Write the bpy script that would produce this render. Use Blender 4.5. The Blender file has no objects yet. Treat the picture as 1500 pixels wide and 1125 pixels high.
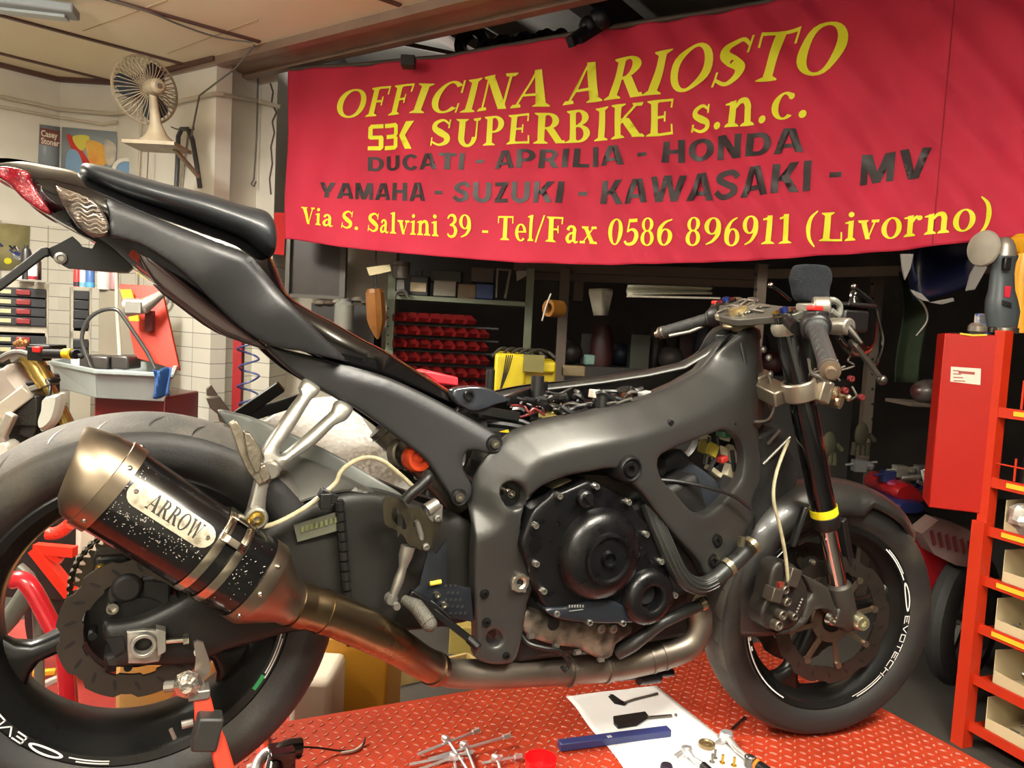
import bpy, bmesh, math, random
from mathutils import Vector as V, Matrix, noise
from mathutils.geometry import delaunay_2d_cdt
import numpy as np
random.seed(7)
SC=bpy.context.scene
COL=SC.collection
PI=math.pi
# ---------------------------------------------------------------- camera
F=1127.0
YAW=math.radians(25.5);PIT=math.radians(4.2);ROL=math.radians(3.0)
CAM=V((0.0,-1.385,1.45))
FW=V((math.sin(YAW)*math.cos(PIT),math.cos(YAW)*math.cos(PIT),-math.sin(PIT)))
_r0=V((math.cos(YAW),-math.sin(YAW),0));_u0=V((math.sin(YAW)*math.sin(PIT),math.cos(YAW)*math.sin(PIT),math.cos(PIT)))
RT=_r0*math.cos(ROL)+_u0*math.sin(ROL);UP=_u0*math.cos(ROL)-_r0*math.sin(ROL)
def ray(x,y): return FW+RT*((x-750)/F)+UP*((562.5-y)/F)
def onY(x,y,Y):
    r=ray(x,y);return CAM+r*((Y-CAM.y)/r.y)
def onZ(x,y,Z):
    r=ray(x,y);return CAM+r*((Z-CAM.z)/r.z)
def atD(x,y,D): return CAM+ray(x,y)*D
cd=bpy.data.cameras.new('camera');co=bpy.data.objects.new('camera',cd);COL.objects.link(co)
co.matrix_world=Matrix(((RT.x,UP.x,-FW.x,CAM.x),(RT.y,UP.y,-FW.y,CAM.y),(RT.z,UP.z,-FW.z,CAM.z),(0,0,0,1)))
cd.sensor_width=36;cd.lens=36*F/1500;cd.clip_start=.05;SC.camera=co
# ---------------------------------------------------------------- materials
def lin(c): return c/12.92 if c<=.04045 else ((c+.055)/1.055)**2.4
def rgb(h):
    if isinstance(h,str): h=[int(h[i:i+2],16)/255 for i in(0,2,4)]
    return (lin(h[0]),lin(h[1]),lin(h[2]),1)
MATS={}
def mat(name,col,rough=.5,metal=0,var=0,vs=20,col2=None,bump=0,bs=80,coat=0,trans=0,emit=0,thr=None,stretch=None,spec=None,rvar=0,alpha=None,ior=None):
    if name in MATS: return MATS[name]
    m=bpy.data.materials.new(name);m.use_nodes=True;nt=m.node_tree;b=nt.nodes['Principled BSDF'];L=nt.links.new
    b.inputs['Base Color'].default_value=rgb(col);b.inputs['Roughness'].default_value=rough;b.inputs['Metallic'].default_value=metal
    if spec is not None:b.inputs['Specular IOR Level'].default_value=spec
    if coat:b.inputs['Coat Weight'].default_value=coat;b.inputs['Coat Roughness'].default_value=.05
    if trans:b.inputs['Transmission Weight'].default_value=trans
    if ior:b.inputs['IOR'].default_value=ior
    if alpha is not None:b.inputs['Alpha'].default_value=alpha
    if emit:b.inputs['Emission Color'].default_value=rgb(col);b.inputs['Emission Strength'].default_value=emit
    if var or bump or col2 or rvar:
        tc=nt.nodes.new('ShaderNodeTexCoord');mp=nt.nodes.new('ShaderNodeMapping');L(tc.outputs['Object'],mp.inputs['Vector'])
        if stretch:mp.inputs['Scale'].default_value=stretch
    if var or col2 or rvar:
        n=nt.nodes.new('ShaderNodeTexNoise');n.inputs['Scale'].default_value=vs;n.inputs['Detail'].default_value=5;L(mp.outputs[0],n.inputs['Vector'])
        if var or col2:
            r=nt.nodes.new('ShaderNodeValToRGB');c=rgb(col)
            if col2: a,z=c,rgb(col2)
            else: a=tuple(x*(1-var) for x in c[:3])+(1,);z=tuple(min(1,x*(1+var)) for x in c[:3])+(1,)
            lo,hi=thr or (.3,.7)
            r.color_ramp.elements[0].position=lo;r.color_ramp.elements[1].position=hi;r.color_ramp.elements[0].color=a;r.color_ramp.elements[1].color=z
            L(n.outputs['Fac'],r.inputs['Fac']);L(r.outputs['Color'],b.inputs['Base Color'])
        if rvar:
            q=nt.nodes.new('ShaderNodeMapRange');q.inputs['To Min'].default_value=max(0,rough-rvar);q.inputs['To Max'].default_value=rough+rvar
            L(n.outputs['Fac'],q.inputs['Value']);L(q.outputs[0],b.inputs['Roughness'])
    if bump:
        n2=nt.nodes.new('ShaderNodeTexNoise');n2.inputs['Scale'].default_value=bs;n2.inputs['Detail'].default_value=3;L(mp.outputs[0],n2.inputs['Vector'])
        bp=nt.nodes.new('ShaderNodeBump');bp.inputs['Strength'].default_value=bump;bp.inputs['Distance'].default_value=.004;L(n2.outputs['Fac'],bp.inputs['Height']);L(bp.outputs[0],b.inputs['Normal'])
    MATS[name]=m;return m
# ---------------------------------------------------------------- objects
def tagp(o,label=None,cat=None,group=None,kind=None):
    if label:o['label']=label
    if cat:o['category']=cat
    if group:o['group']=group
    if kind:o['kind']=kind
    return o
WL={}
def thing(name,label,cat,loc=(0,0,0),group=None):
    o=bpy.data.objects.new(name,None);COL.objects.link(o);o.location=loc;o.empty_display_size=.05;WL[o.name]=V(loc)
    return tagp(o,label,cat,group)
def wl(o): return WL.get(o.name,V((0,0,0)))
class MB:
    def __init__(s): s.v=[];s.f=[];s.m=[];s.cur=0
    def add(s,vs,fs,mi=None):
        n=len(s.v);s.v+=[tuple(v) for v in vs];s.f+=[tuple(i+n for i in f) for f in fs];s.m+=[s.cur if mi is None else mi]*len(fs);return s
    def box(s,c,d,R=None,tp=(1,1),mi=None):
        c=V(c);vs=[]
        for z in(-.5,.5):
            for x,y in((-.5,-.5),(.5,-.5),(.5,.5),(-.5,.5)):
                k=tp if z>0 else (1,1)
                p=V((x*d[0]*k[0],y*d[1]*k[1],z*d[2]));vs.append(c+(R@p if R else p))
        return s.add(vs,[(3,2,1,0),(4,5,6,7),(0,1,5,4),(1,2,6,5),(2,3,7,6),(3,0,4,7)],mi)
    def bar(s,a,b,w,h,upv=(0,0,1),mi=None):
        a,b=V(a),V(b);z=(b-a);L=z.length;z=z.normalized();x=V(upv).cross(z)
        if x.length<1e-4:x=V((1,0,0)).cross(z)
        x.normalize();y=z.cross(x)
        return s.box((a+b)/2,(w,h,L),Matrix((x,y,z)).transposed(),mi=mi)
    def tube(s,pts,r,n=12,smooth=0,cap=True,closed=False,sx=1,mi=None):
        pts=[V(p) for p in pts]
        if smooth and len(pts)>2:
            rs=r if isinstance(r,(list,tuple)) else None
            P=catmull(pts,smooth,closed)
            if rs: r=[rs[min(int(i/smooth),len(rs)-1)]*(1-(i/smooth)%1)+rs[min(int(i/smooth)+1,len(rs)-1)]*((i/smooth)%1) for i in range(len(P))]
            pts=P
        k=len(pts);up=None;rings=[]
        for i,p in enumerate(pts):
            if closed:t=pts[(i+1)%k]-pts[i-1]
            else:t=pts[min(i+1,k-1)]-pts[max(i-1,0)]
            t.normalize()
            if up is None:
                up=V((0,0,1)) if abs(t.z)<.9 else V((1,0,0))
            x=up.cross(t)
            if x.length<1e-5:x=V((1,0.1,0)).cross(t)
            x.normalize();up=t.cross(x)
            rr=r[i] if isinstance(r,(list,tuple)) else r
            rings.append([p+x*(rr*sx*math.cos(2*PI*j/n))+up*(rr*math.sin(2*PI*j/n)) for j in range(n)])
        vs=[v for q in rings for v in q];fs=[]
        for i in range(k if closed else k-1):
            a,b=i*n,((i+1)%k)*n
            for j in range(n):fs.append((a+j,a+(j+1)%n,b+(j+1)%n,b+j))
        if cap and not closed:
            fs.append(tuple(range(n-1,-1,-1)));fs.append(tuple((k-1)*n+j for j in range(n)))
        return s.add(vs,fs,mi)
    def lathe(s,prof,c,ax,n=32,ref=None,sq=1,mi=None,arc=None):
        # prof: list of (radius, along)
        c,ax=V(c),V(ax).normalized();u=V(ref) if ref else (V((0,0,1)) if abs(ax.z)<.9 else V((1,0,0)))
        x=(u-ax*u.dot(ax)).normalized();y=ax.cross(x);vs=[];fs=[];k=len(prof)
        a0,a1=arc or (0,2*PI);m=n if not arc else n+1
        for i in range(m):
            t=a0+(a1-a0)*i/n
            d=x*math.cos(t)+y*(math.sin(t)*sq)
            for r,h in prof:vs.append(c+d*r+ax*h)
        for i in range(n):
            a=i*k;b=((i+1)%m)*k
            for j in range(k-1):fs.append((a+j,a+j+1,b+j+1,b+j))
        return s.add(vs,fs,mi)
    def cyl(s,a,b,r,n=20,r2=None,mi=None):
        a,b=V(a),V(b);L=(b-a).length;r2=r if r2 is None else r2
        return s.lathe([(0,0),(r,0),(r2,L),(0,L)],a,b-a,n,mi=mi)
    def ball(s,c,r,n=12,sc=(1,1,1),mi=None):
        vs=[];fs=[];m=n//2+1
        for i in range(m):
            p=PI*i/(m-1)
            for j in range(n):
                t=2*PI*j/n;vs.append(V(c)+V((r*math.sin(p)*math.cos(t)*sc[0],r*math.sin(p)*math.sin(t)*sc[1],r*math.cos(p)*sc[2])))
        for i in range(m-1):
            for j in range(n):fs.append((i*n+j,(i+1)*n+j,(i+1)*n+(j+1)%n,i*n+(j+1)%n))
        return s.add(vs,fs,mi)
    def quad(s,a,b,c,d,mi=None): return s.add([a,b,c,d],[(0,1,2,3)],mi)
    def poly(s,pts,ext,mi=None):
        # planar polygon extruded by vector
        n=len(pts);e=V(ext);vs=[V(p) for p in pts]+[V(p)+e for p in pts]
        return s.add(vs,[tuple(range(n-1,-1,-1)),tuple(range(n,2*n))]+[(i,(i+1)%n,n+(i+1)%n,n+i) for i in range(n)],mi)
    def loft(s,secs,cap=True,mi=None):
        n=len(secs[0]);vs=[V(p) for q in secs for p in q];fs=[]
        for i in range(len(secs)-1):
            for j in range(n):fs.append((i*n+j,i*n+(j+1)%n,(i+1)*n+(j+1)%n,(i+1)*n+j))
        if cap:fs.append(tuple(range(n-1,-1,-1)));fs.append(tuple((len(secs)-1)*n+j for j in range(n)))
        return s.add(vs,fs,mi)
    def grid(s,fn,nu,nv,mi=None):
        vs=[fn(i/nu,j/nv) for i in range(nu+1) for j in range(nv+1)]
        return s.add(vs,[(i*(nv+1)+j,(i+1)*(nv+1)+j,(i+1)*(nv+1)+j+1,i*(nv+1)+j+1) for i in range(nu) for j in range(nv)],mi)
    def clusters(s,mg=.0015):
        n=len(s.v);par=list(range(n))
        def fd(i):
            while par[i]!=i:par[i]=par[par[i]];i=par[i]
            return i
        key={};
        for i,v in enumerate(s.v):
            k=(round(v[0],5),round(v[1],5),round(v[2],5))
            if k in key:par[fd(i)]=fd(key[k])
            else:key[k]=i
        for f in s.f:
            a=fd(f[0])
            for j in f[1:]:par[fd(j)]=a
        bb={}
        for i,v in enumerate(s.v):
            r=fd(i);q=bb.get(r)
            if q is None:bb[r]=[list(v),list(v)]
            else:
                for c in range(3):
                    if v[c]<q[0][c]:q[0][c]=v[c]
                    if v[c]>q[1][c]:q[1][c]=v[c]
        rs=list(bb)
        if len(rs)<2 or len(rs)>150:return None
        g={r:r for r in rs}
        def fg(r):
            while g[r]!=r:r=g[r]
            return r
        for i,a in enumerate(rs):
            for c in rs[i+1:]:
                A,B=bb[a],bb[c]
                if all(A[0][k]-mg<=B[1][k] and B[0][k]-mg<=A[1][k] for k in range(3)):
                    x,y=fg(a),fg(c)
                    if x!=y:g[x]=y
        gs={}
        for i,f in enumerate(s.f):gs.setdefault(fg(fd(f[0])),[]).append(i)
        return list(gs.values()) if len(gs)>1 else None
    def build(s,name,mats,parent=None,sharp=35,bevel=0,label=None,fix=True,solid=0,split=None):
        if split is None: split=parent is not None and not any(k in name for k in('letter','chip','wiring','mark','slot','groove','hole','stripe','chain','label'))
        cl=s.clusters() if split else None
        if cl:
            first=None
            for fs_ in cl:
                m=MB();idx={}
                for i in fs_:
                    ff=[]
                    for j in s.f[i]:
                        if j not in idx:idx[j]=len(m.v);m.v.append(s.v[j])
                        ff.append(idx[j])
                    m.f.append(tuple(ff));m.m.append(s.m[i])
                o=m.build(name,mats,parent,sharp,bevel,label,fix,solid,split=False);first=first or o
            return first
        if not isinstance(mats,(list,tuple)):mats=[mats]
        off=wl(parent) if parent else V((0,0,0))
        me=bpy.data.meshes.new(name);me.from_pydata([tuple(V(v)-off) for v in s.v],[],s.f)
        for m in mats:me.materials.append(m)
        me.polygons.foreach_set('material_index',s.m)
        me.update()
        if fix:
            bm=bmesh.new();bm.from_mesh(me);bmesh.ops.remove_doubles(bm,verts=bm.verts,dist=1e-6)
            bmesh.ops.recalc_face_normals(bm,faces=bm.faces);bm.to_mesh(me);bm.free()
        me.polygons.foreach_set('use_smooth',[True]*len(me.polygons))
        me.set_sharp_from_angle(angle=math.radians(sharp))
        o=bpy.data.objects.new(name,me);COL.objects.link(o)
        WL[o.name]=off
        if parent:o.parent=parent;o.matrix_parent_inverse=Matrix()
        if solid:
            q=o.modifiers.new('s','SOLIDIFY');q.thickness=solid;q.offset=0
        if bevel:
            q=o.modifiers.new('b','BEVEL');q.width=bevel;q.segments=2;q.limit_method='ANGLE';q.angle_limit=math.radians(40)
        if label:o['label']=label
        return o
def catmull(P,k,closed=False):
    out=[];n=len(P)
    for i in range(n if closed else n-1):
        if closed:a,b,c,d=P[i-1],P[i],P[(i+1)%n],P[(i+2)%n]
        else:a,b,c,d=P[max(i-1,0)],P[i],P[i+1],P[min(i+2,n-1)]
        for j in range(k):
            t=j/k;out.append(.5*((2*b)+(c-a)*t+(2*a-5*b+4*c-d)*t*t+(3*b-a-3*c+d)*t**3))
    if not closed:out.append(P[-1])
    return out
def cat2(pts,k=4,closed=True,sharp=()):
    P=[V((p[0],p[1],0)) for p in pts]
    return [(q.x,q.y) for q in catmull(P,k,closed)]
def inpoly(x,y,P):
    r=False;n=len(P);j=n-1
    for i in range(n):
        xi,yi=P[i];xj,yj=P[j]
        if (yi>y)!=(yj>y) and x<(xj-xi)*(y-yi)/(yj-yi)+xi:r=not r
        j=i
    return r
def pdist(pts,poly,closed=True):
    pts=np.array(pts,float);P=np.array(poly,float);Q=np.roll(P,-1,0)
    if not closed:P=P[:-1];Q=Q[:-1]
    best=np.full(len(pts),1e9)
    for a,b in zip(P,Q):
        d=b-a;L=d@d
        if L<1e-9:continue
        t=np.clip(((pts-a)@d)/L,0,1);q=a+t[:,None]*d
        best=np.minimum(best,np.hypot(*(pts-q).T))
    return best
def circ(cx,cy,r,n=16,ry=None,rot=0):
    ry=ry or r
    return [(cx+r*math.cos(2*PI*i/n)*math.cos(rot)-ry*math.sin(2*PI*i/n)*math.sin(rot),cy+r*math.cos(2*PI*i/n)*math.sin(rot)+ry*math.sin(2*PI*i/n)*math.cos(rot)) for i in range(n)]
def tri2d(out,holes,step,rings=()):
    pts=[];edges=[]
    def addloop(L):
        n0=len(pts);pts.extend([V((p[0],p[1])) for p in L]);n=len(L)
        edges.extend([(n0+i,n0+(i+1)%n) for i in range(n)])
    addloop(out)
    for h in holes:addloop(h)
    xs=[p[0] for p in out];ys=[p[1] for p in out]
    g=[];y=min(ys)+step/2;row=0
    while y<max(ys):
        x=min(xs)+step/2+(row%2)*step/2
        while x<max(xs):
            if inpoly(x,y,out) and not any(inpoly(x,y,h) for h in holes):g.append((x,y))
            x+=step
        y+=step*.87;row+=1
    if g:
        d=pdist(g,out)
        for h in holes:d=np.minimum(d,pdist(g,h))
        mn=max(step*.45,(max(rings)*1.25+step*.25) if rings else 0)
        g=[p for p,q in zip(g,d) if q>mn]
    ex=[]
    for rg in rings:
        for L in [out]+list(holes):
            n=len(L);A=sum(L[i][0]*L[(i+1)%n][1]-L[(i+1)%n][0]*L[i][1] for i in range(n));sg=1 if A>0 else -1
            if L is not out:sg=-sg
            for i in range(n):
                tx=L[(i+1)%n][0]-L[i-1][0];ty=L[(i+1)%n][1]-L[i-1][1];q=math.hypot(tx,ty) or 1
                ex.append((L[i][0]-sg*ty/q*rg,L[i][1]+sg*tx/q*rg,rg))
    if ex:
        d=pdist([e[:2] for e in ex],out)
        for h in holes:d=np.minimum(d,pdist([e[:2] for e in ex],h))
        ex=[e[:2] for e,q in zip(ex,d) if q>e[2]*.9 and inpoly(e[0],e[1],out) and not any(inpoly(e[0],e[1],h) for h in holes)]
        g=ex+g
    pts.extend([V(p) for p in g])
    r=delaunay_2d_cdt(pts,edges,[],0,1e-6)
    vv=[(p.x,p.y) for p in r[0]];fs=[]
    for f in r[2]:
        cx=sum(vv[i][0] for i in f)/len(f);cy=sum(vv[i][1] for i in f)/len(f)
        if inpoly(cx,cy,out) and not any(inpoly(cx,cy,h) for h in holes):fs.append(tuple(f))
    return vv,fs
def resample(P,step):
    out=[];n=len(P)
    for i in range(n):
        a,b=P[i],P[(i+1)%n];L=math.hypot(b[0]-a[0],b[1]-a[1]);k=max(1,int(L/step+.5))
        for j in range(k):out.append((a[0]+(b[0]-a[0])*j/k,a[1]+(b[1]-a[1])*j/k))
    return out
def ymapper(ctrl,power=3):
    if not isinstance(ctrl,(list,tuple)):return lambda x,y:ctrl
    if len(ctrl)>=5:
        C=np.array(ctrl,float);n=len(C);X=C[:,:2]/100
        def U(r2):return np.where(r2>1e-12,.5*r2*np.log(np.maximum(r2,1e-12)),0)
        K=U(((X[:,None]-X[None])**2).sum(2))+np.eye(n)*.05;Pm=np.hstack([np.ones((n,1)),X])
        A=np.zeros((n+3,n+3));A[:n,:n]=K;A[:n,n:]=Pm;A[n:,:n]=Pm.T
        w=np.linalg.solve(A,np.concatenate([C[:,2],np.zeros(3)]));lo,hi=C[:,2].min()-.01,C[:,2].max()+.01
        def g(x,y):
            q=np.array((x,y))/100;return float(min(hi,max(lo,w[:n]@U(((X-q)**2).sum(1))+w[n]+w[n+1]*q[0]+w[n+2]*q[1])))
        return g
    def f(x,y):
        s=w=0
        for cx,cy,Y in ctrl:
            k=1/((math.hypot(x-cx,y-cy)+6)**power);s+=k*Y;w+=k
        return s/w
    return f
def relief(out,ctrl,thick,holes=(),edge=(5,.006),cham=(),step=9,smooth=3,mb=None,mirror=False,mi=None,both=True,back=True,rs=None):
    """outline seen from the side, lifted onto a curved side surface at its own lateral distance, rounded edges and real thickness"""
    mb=mb or MB();ym=ymapper(ctrl)
    if smooth:out=cat2(out,smooth);holes=[h if len(h)>=16 else cat2(h,smooth) for h in holes]
    out=resample(out,rs or step);holes=[resample(list(h),max(2.,step*.6)) for h in holes]
    ew,ed=edge
    vv,fs=tri2d(out,holes,step,(ew*.12,ew*.4,ew) if ew>=3 else ())
    d=pdist(vv,out)
    for h in holes:d=np.minimum(d,pdist(vv,h))
    ew,ed=edge;ys=[]
    add=np.zeros(len(vv))
    for pl,w,dep in cham:
        dd=pdist(vv,pl,False);t=np.clip(1-dd/w,0,1);add=np.maximum(add,(np.sqrt(t*t+.01)-.1)*dep)
    front=[];bk=[]
    for i,(x,y) in enumerate(vv):
        t=min(1,max(0,d[i]/ew)) if ew else 1
        r=ed*(1-math.sqrt(max(0,1-(1-t)**2)))
        Y=ym(x,y);p=onY(x,y,Y);p=V((p.x,Y+r+add[i],p.z));front.append(p)
        yb=Y+thick if back is True else back
        bk.append(V((p.x,max(p.y+.001,yb),p.z)))
    n=len(vv);F2=[f for f in fs]+[tuple(n+i for i in reversed(f)) for f in fs]
    ec={}
    for f in fs:
        for a,b in zip(f,f[1:]+f[:1]):
            ec[(a,b)]=1
    for (a,b) in ec:
        if (b,a) not in ec:F2.append((b,a,n+a,n+b))
    vs=front+bk
    mb.add(vs,F2,mi)
    if mirror:mb.add([V((v.x,-v.y,v.z)) for v in vs],[tuple(reversed(f)) for f in F2],mi)
    return mb
def bolt(mb,p,ax,r,h=None,sock=True,n=16,mi=None):
    h=h or r*.7
    if sock:mb.lathe([(0,h*.35),(r*.5,h*.35),(r*.55,h),(r*.85,h),(r,h*.7),(r,-.002)],p,ax,n,mi=mi)
    else:mb.lathe([(0,h),(r*.85,h),(r,h*.7),(r,-.002)],p,ax,6 if sock is None else n,mi=mi)
def copytree(o,parent=None,loc=None,rz=None,label=None,name=None):
    c=o.copy();COL.objects.link(c)
    if parent:c.parent=parent
    if loc is not None:c.location=loc
    if rz is not None:c.rotation_euler=(0,0,rz)
    if label:c['label']=label
    for ch in list(o.children):
        copytree(ch,c)
    return c
# ================================================================ motorcycle
frameM=mat('frame graphite','4a4a48',.4,.7,var=.06,vs=6,bump=.05,bs=400,rvar=.06)
matte=mat('matte black plastic','232324',.4,0,var=.08,vs=5,bump=.06,bs=500)
gloss=mat('gloss black paint','0b0b0c',.06,0,coat=1,spec=.6)
seatM=mat('seat vinyl','22262a',.4,0,coat=.2,bump=.1,bs=900)
blk=mat('black metal','131313',.38,.3,var=.2,vs=30,rvar=.1)
blks=mat('black satin engine cover','101011',.3,.25,var=.25,vs=40,bump=.08,bs=200,rvar=.12)
darkp=mat('dark plastic','0e0e0e',.45)
dustb=mat('dusty black metal','1d1c1b',.55,.3,var=.35,vs=25,rvar=.15)
alu=mat('cast aluminium','8d8a82',.42,.8,var=.12,vs=30,bump=.08,bs=250)
steel=mat('steel','b9b5aa',.25,1,var=.1,vs=20)
chrome=mat('chrome','d8d8d8',.08,1)
ti=mat('heat tinted titanium pipe','8f7b59',.3,1,col2='6d6257',vs=7,thr=(.35,.75),rvar=.12)
ti2=mat('grey steel collector','6d655c',.42,.9,col2='8b8276',vs=9,rvar=.12)
capM=mat('brushed steel end cap','8f8270',.36,1,var=.12,vs=12,stretch=(1,1,1),rvar=.08)
tyreM=mat('tyre rubber','1a1918',.6,0,col2='3f392c',vs=7,thr=(.5,.85),bump=.12,bs=300,rvar=.12)
treadM=mat('dusty tyre tread','35332f',.75,0,col2='5c564e',vs=10,thr=(.4,.75),bump=.2,bs=250)
rimM=mat('rim satin black','1b1b1a',.3,.4,var=.15,vs=9,rvar=.08)
white=mat('white lettering','dcdcd6',.5)
red=mat('red plastic','d4201c',.4)
discM=mat('brake disc steel','4d4640',.38,.85,var=.12,vs=15)
goldM=mat('gold','b8923a',.35,.8)
hoseM=mat('clear braided hose','a39a7c',.35,.1,var=.2,vs=60)
bike=thing('motorcycle','dark grey and black sport motorcycle without fairings, on the red workshop lift','motorcycle',(.75,0,.494))
def part(mb,name,m,parent=None,**k): return mb.build(name,m,parent or bike,**k)
P=onY
# ---- wheels
def torus_ring(mb,c,ax,pts,n=96,ref=(0,0,1),mi=None): mb.lathe(pts,c,ax,n,ref,mi=mi)
def arcdir(ax,t):
    ax=V(ax).normalized();x=(V((0,0,1))-ax*ax.z).normalized();y=ax.cross(x);return x*math.cos(t)+y*math.sin(t)
def wheel(c,ax,R,hw,rimR,rw,label,spokes,front):
    c=V(c);ax=V(ax).normalized()
    b=MB()
    # rim: barrel with flanges on both sides
    w=rw;r=rimR
    prof=[(r-.012,-w+.004),(r,-w),(r+.004,-w+.002),(r+.004,-w+.007),(r-.006,-w+.012),(r-.02,-w+.035),(r-.026,0),(r-.02,w-.035),(r-.006,w-.012),(r+.004,w-.007),(r+.004,w-.002),(r,w),(r-.012,w-.004),
          (r-.014,w-.014),(r-.03,w-.032),(r-.036,w-.05 if w>.06 else w-.04),(r-.038,0),(r-.036,-w+.05 if w>.06 else -w+.04),(r-.03,-w+.032),(r-.014,-w+.014),(r-.012,-w+.004)]
    b.lathe(prof,c,ax,96)
    hubr=.042 if not front else .032
    b.lathe([(.014,-.06),(hubr,-.06),(hubr+.006,-.03),(hubr+.006,.03),(hubr,.06),(.014,.06),(.014,-.06)],c,ax,32)
    for t0 in spokes:
        secs=[]
        rr0,rr1=hubr-.002,r-.032
        for k in range(9):
            f=k/8;rr=rr0+(rr1-rr0)*f;d=arcdir(ax,t0);t=ax.cross(d)
            wd=.026-.010*math.sin(min(1,f*1.4)*PI/2) + (.045*max(0,(f-.72)/.28)**2)
            th=.03-.012*f
            sec=[c+d*rr+t*(wd*math.cos(q)*1.0)+ax*(th*math.copysign(abs(math.sin(q))**.6,math.sin(q))) for q in [2*PI*j/16 for j in range(16)]]
            secs.append(sec)
        b.loft(secs)
    wh=part(b,'wheel',rimM,label=label)
    # tyre
    b=MB()
    prof=[(rimR-.004,-rw+.006),(rimR+.008,-rw-.001),(rimR+.02,-hw*.985),(rimR+.036,-hw),(rimR+.042,-hw*.995)]
    n=14
    a0=math.asin(.98)
    s0=rimR+.045
    for i in range(n+1):
        t=-1+2*i/n
        ang=t*PI*.46
        prof.append((s0+(R-s0)*max(0,math.cos(ang))**.85,hw*math.sin(ang)/math.sin(PI*.46)*.99))
    prof+=[(rimR+.042,hw*.995),(rimR+.036,hw),(rimR+.02,hw*.985),(rimR+.008,rw+.001),(rimR-.004,rw-.006)]
    b.lathe(prof,c,ax,128)
    k=len(prof)
    # assign tread band faces
    cnt=0;mm=[]
    for i in range(128):
        for j in range(k-1): mm.append(1 if 7<=j<=k-9 else 0)
    b.m=mm
    ty=b.build('tyre',[tyreM,treadM],wh,sharp=50)
    # tread grooves : slim dark sipes lying in the shoulder
    b=MB();st=28
    def surf(a,x):   # x lateral -1..1
        ang=x*PI*.46;rr=s0+(R-s0)*max(0,math.cos(ang))**.85
        return c+arcdir(ax,a)*(rr+.0006)+ax*(hw*math.sin(ang)/math.sin(PI*.46)*.99)
    for i in range(st):
        for sgn in(-1,1):
            a=2*PI*(i+(.5 if sgn>0 else 0))/st
            ln=[(.2,0),(.38,.05),(.58,.085)] if i%2 else [(.3,.03),(.5,.075),(.72,.1)]
            L=[surf(a+q,sgn*x) for x,q in catm2(ln,4)];Rr=[surf(a+q+.012*math.sin(PI*u/(len(catm2(ln,4))-1)),sgn*x) for u,(x,q) in enumerate(catm2(ln,4))]
            n=len(L);b.add(L+Rr,[(j,j+1,n+j+1,n+j) for j in range(n-1)])
    b.build('tread_groove',darkp,wh)
    return wh
def catm2(P_,k): return [(q.x,q.y) for q in catmull([V((a,b_,0)) for a,b_ in P_],k)]
def disc(c,ax,r,ri,n,parent,label=None,waves=9):
    b=MB();N=waves*16;c=V(c);ax=V(ax).normalized();h=.0025;vs=[];fs=[]
    for i in range(N):
        t=2*PI*i/N;ro=r-.006*(1 if (i%16) in(3,4,5,6) else .55 if (i%16) in(2,7) else 0)
        d=arcdir(ax,t)
        rin=ri+.004*(1 if (i%16)>9 else 0)
        vs+=[c+d*ro+ax*h,c+d*rin+ax*h,c+d*rin-ax*h,c+d*ro-ax*h]
    for i in range(N):
        a=i*4;q=((i+1)%N)*4
        for j in range(4):fs.append((a+j,a+(j+1)%4,q+(j+1)%4,q+j))
    b.add(vs,fs)
    o=b.build('brake_disc',discM,parent,label=label)
    b=MB()
    for i in range(waves*2):
        t=2*PI*i/(waves*2);d=arcdir(ax,t);u=ax.cross(d);d2=(d*.9+u*.45).normalized();u2=ax.cross(d2)
        m=c+d*((r+ri)/2)+ax*(h+.0003)
        pts=[m+d2*(.009*math.cos(q))+u2*(.0028*math.sin(q)) for q in [2*PI*j/10 for j in range(10)]]
        b.add(pts,[tuple(range(10))])
    b.build('disc_slot',darkp,parent)
    return o
RW=V((-.004,-.028,.969));RAX=V((0,-1,0))
rw=wheel(RW,RAX,.315,.098,.226,.08,'black rear wheel with a wide dusty tyre',[math.radians(a) for a in (-8,112,232)],False)
# angle is measured from up, turning about -Y axis
disc(RW+V((0,-.098,0)),RAX,.110,.074,9,rw)
b=MB();b.lathe([(.03,-.055),(.05,-.06),(.074,-.066),(.076,-.07),(.05,-.072),(.03,-.072)],RW,(0,1,0),40)
for i in range(5):
    t=2*PI*i/5+.4;d=arcdir(RAX,t);b.cyl(RW+d*.062+V((0,-.072,0)),RW+d*.062+V((0,-.105,0)),.006,10)
b.lathe([(.02,-.02),(.045,-.03),(.045,-.1),(.02,-.1)],RW,(0,1,0),30)
part(b,'disc_carrier',blk,rw)
b=MB();n=43;cs=RW+V((0,.105,0));vs=[];fs=[]
for i in range(n*4):
    t=2*PI*i/(n*4);ro=.102 if i%4<2 else .094;d=arcdir(RAX,t)
    for rr,yy in((ro,.003),(.07,.003),(.07,-.003),(ro,-.003)):vs.append(cs+d*rr+V((0,yy,0)))
for i in range(n*4):
    a=i*4;q=((i+1)%(n*4))*4
    for j in range(4):fs.append((a+j,a+(j+1)%4,q+(j+1)%4,q+j))
b.add(vs,fs);b.lathe([(.03,-.01),(.075,-.004),(.075,.004),(.03,.01),(.03,-.01)],cs,(0,1,0),30)
part(b,'sprocket',mat('worn sprocket','6b6250',.5,.8),rw)
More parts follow.
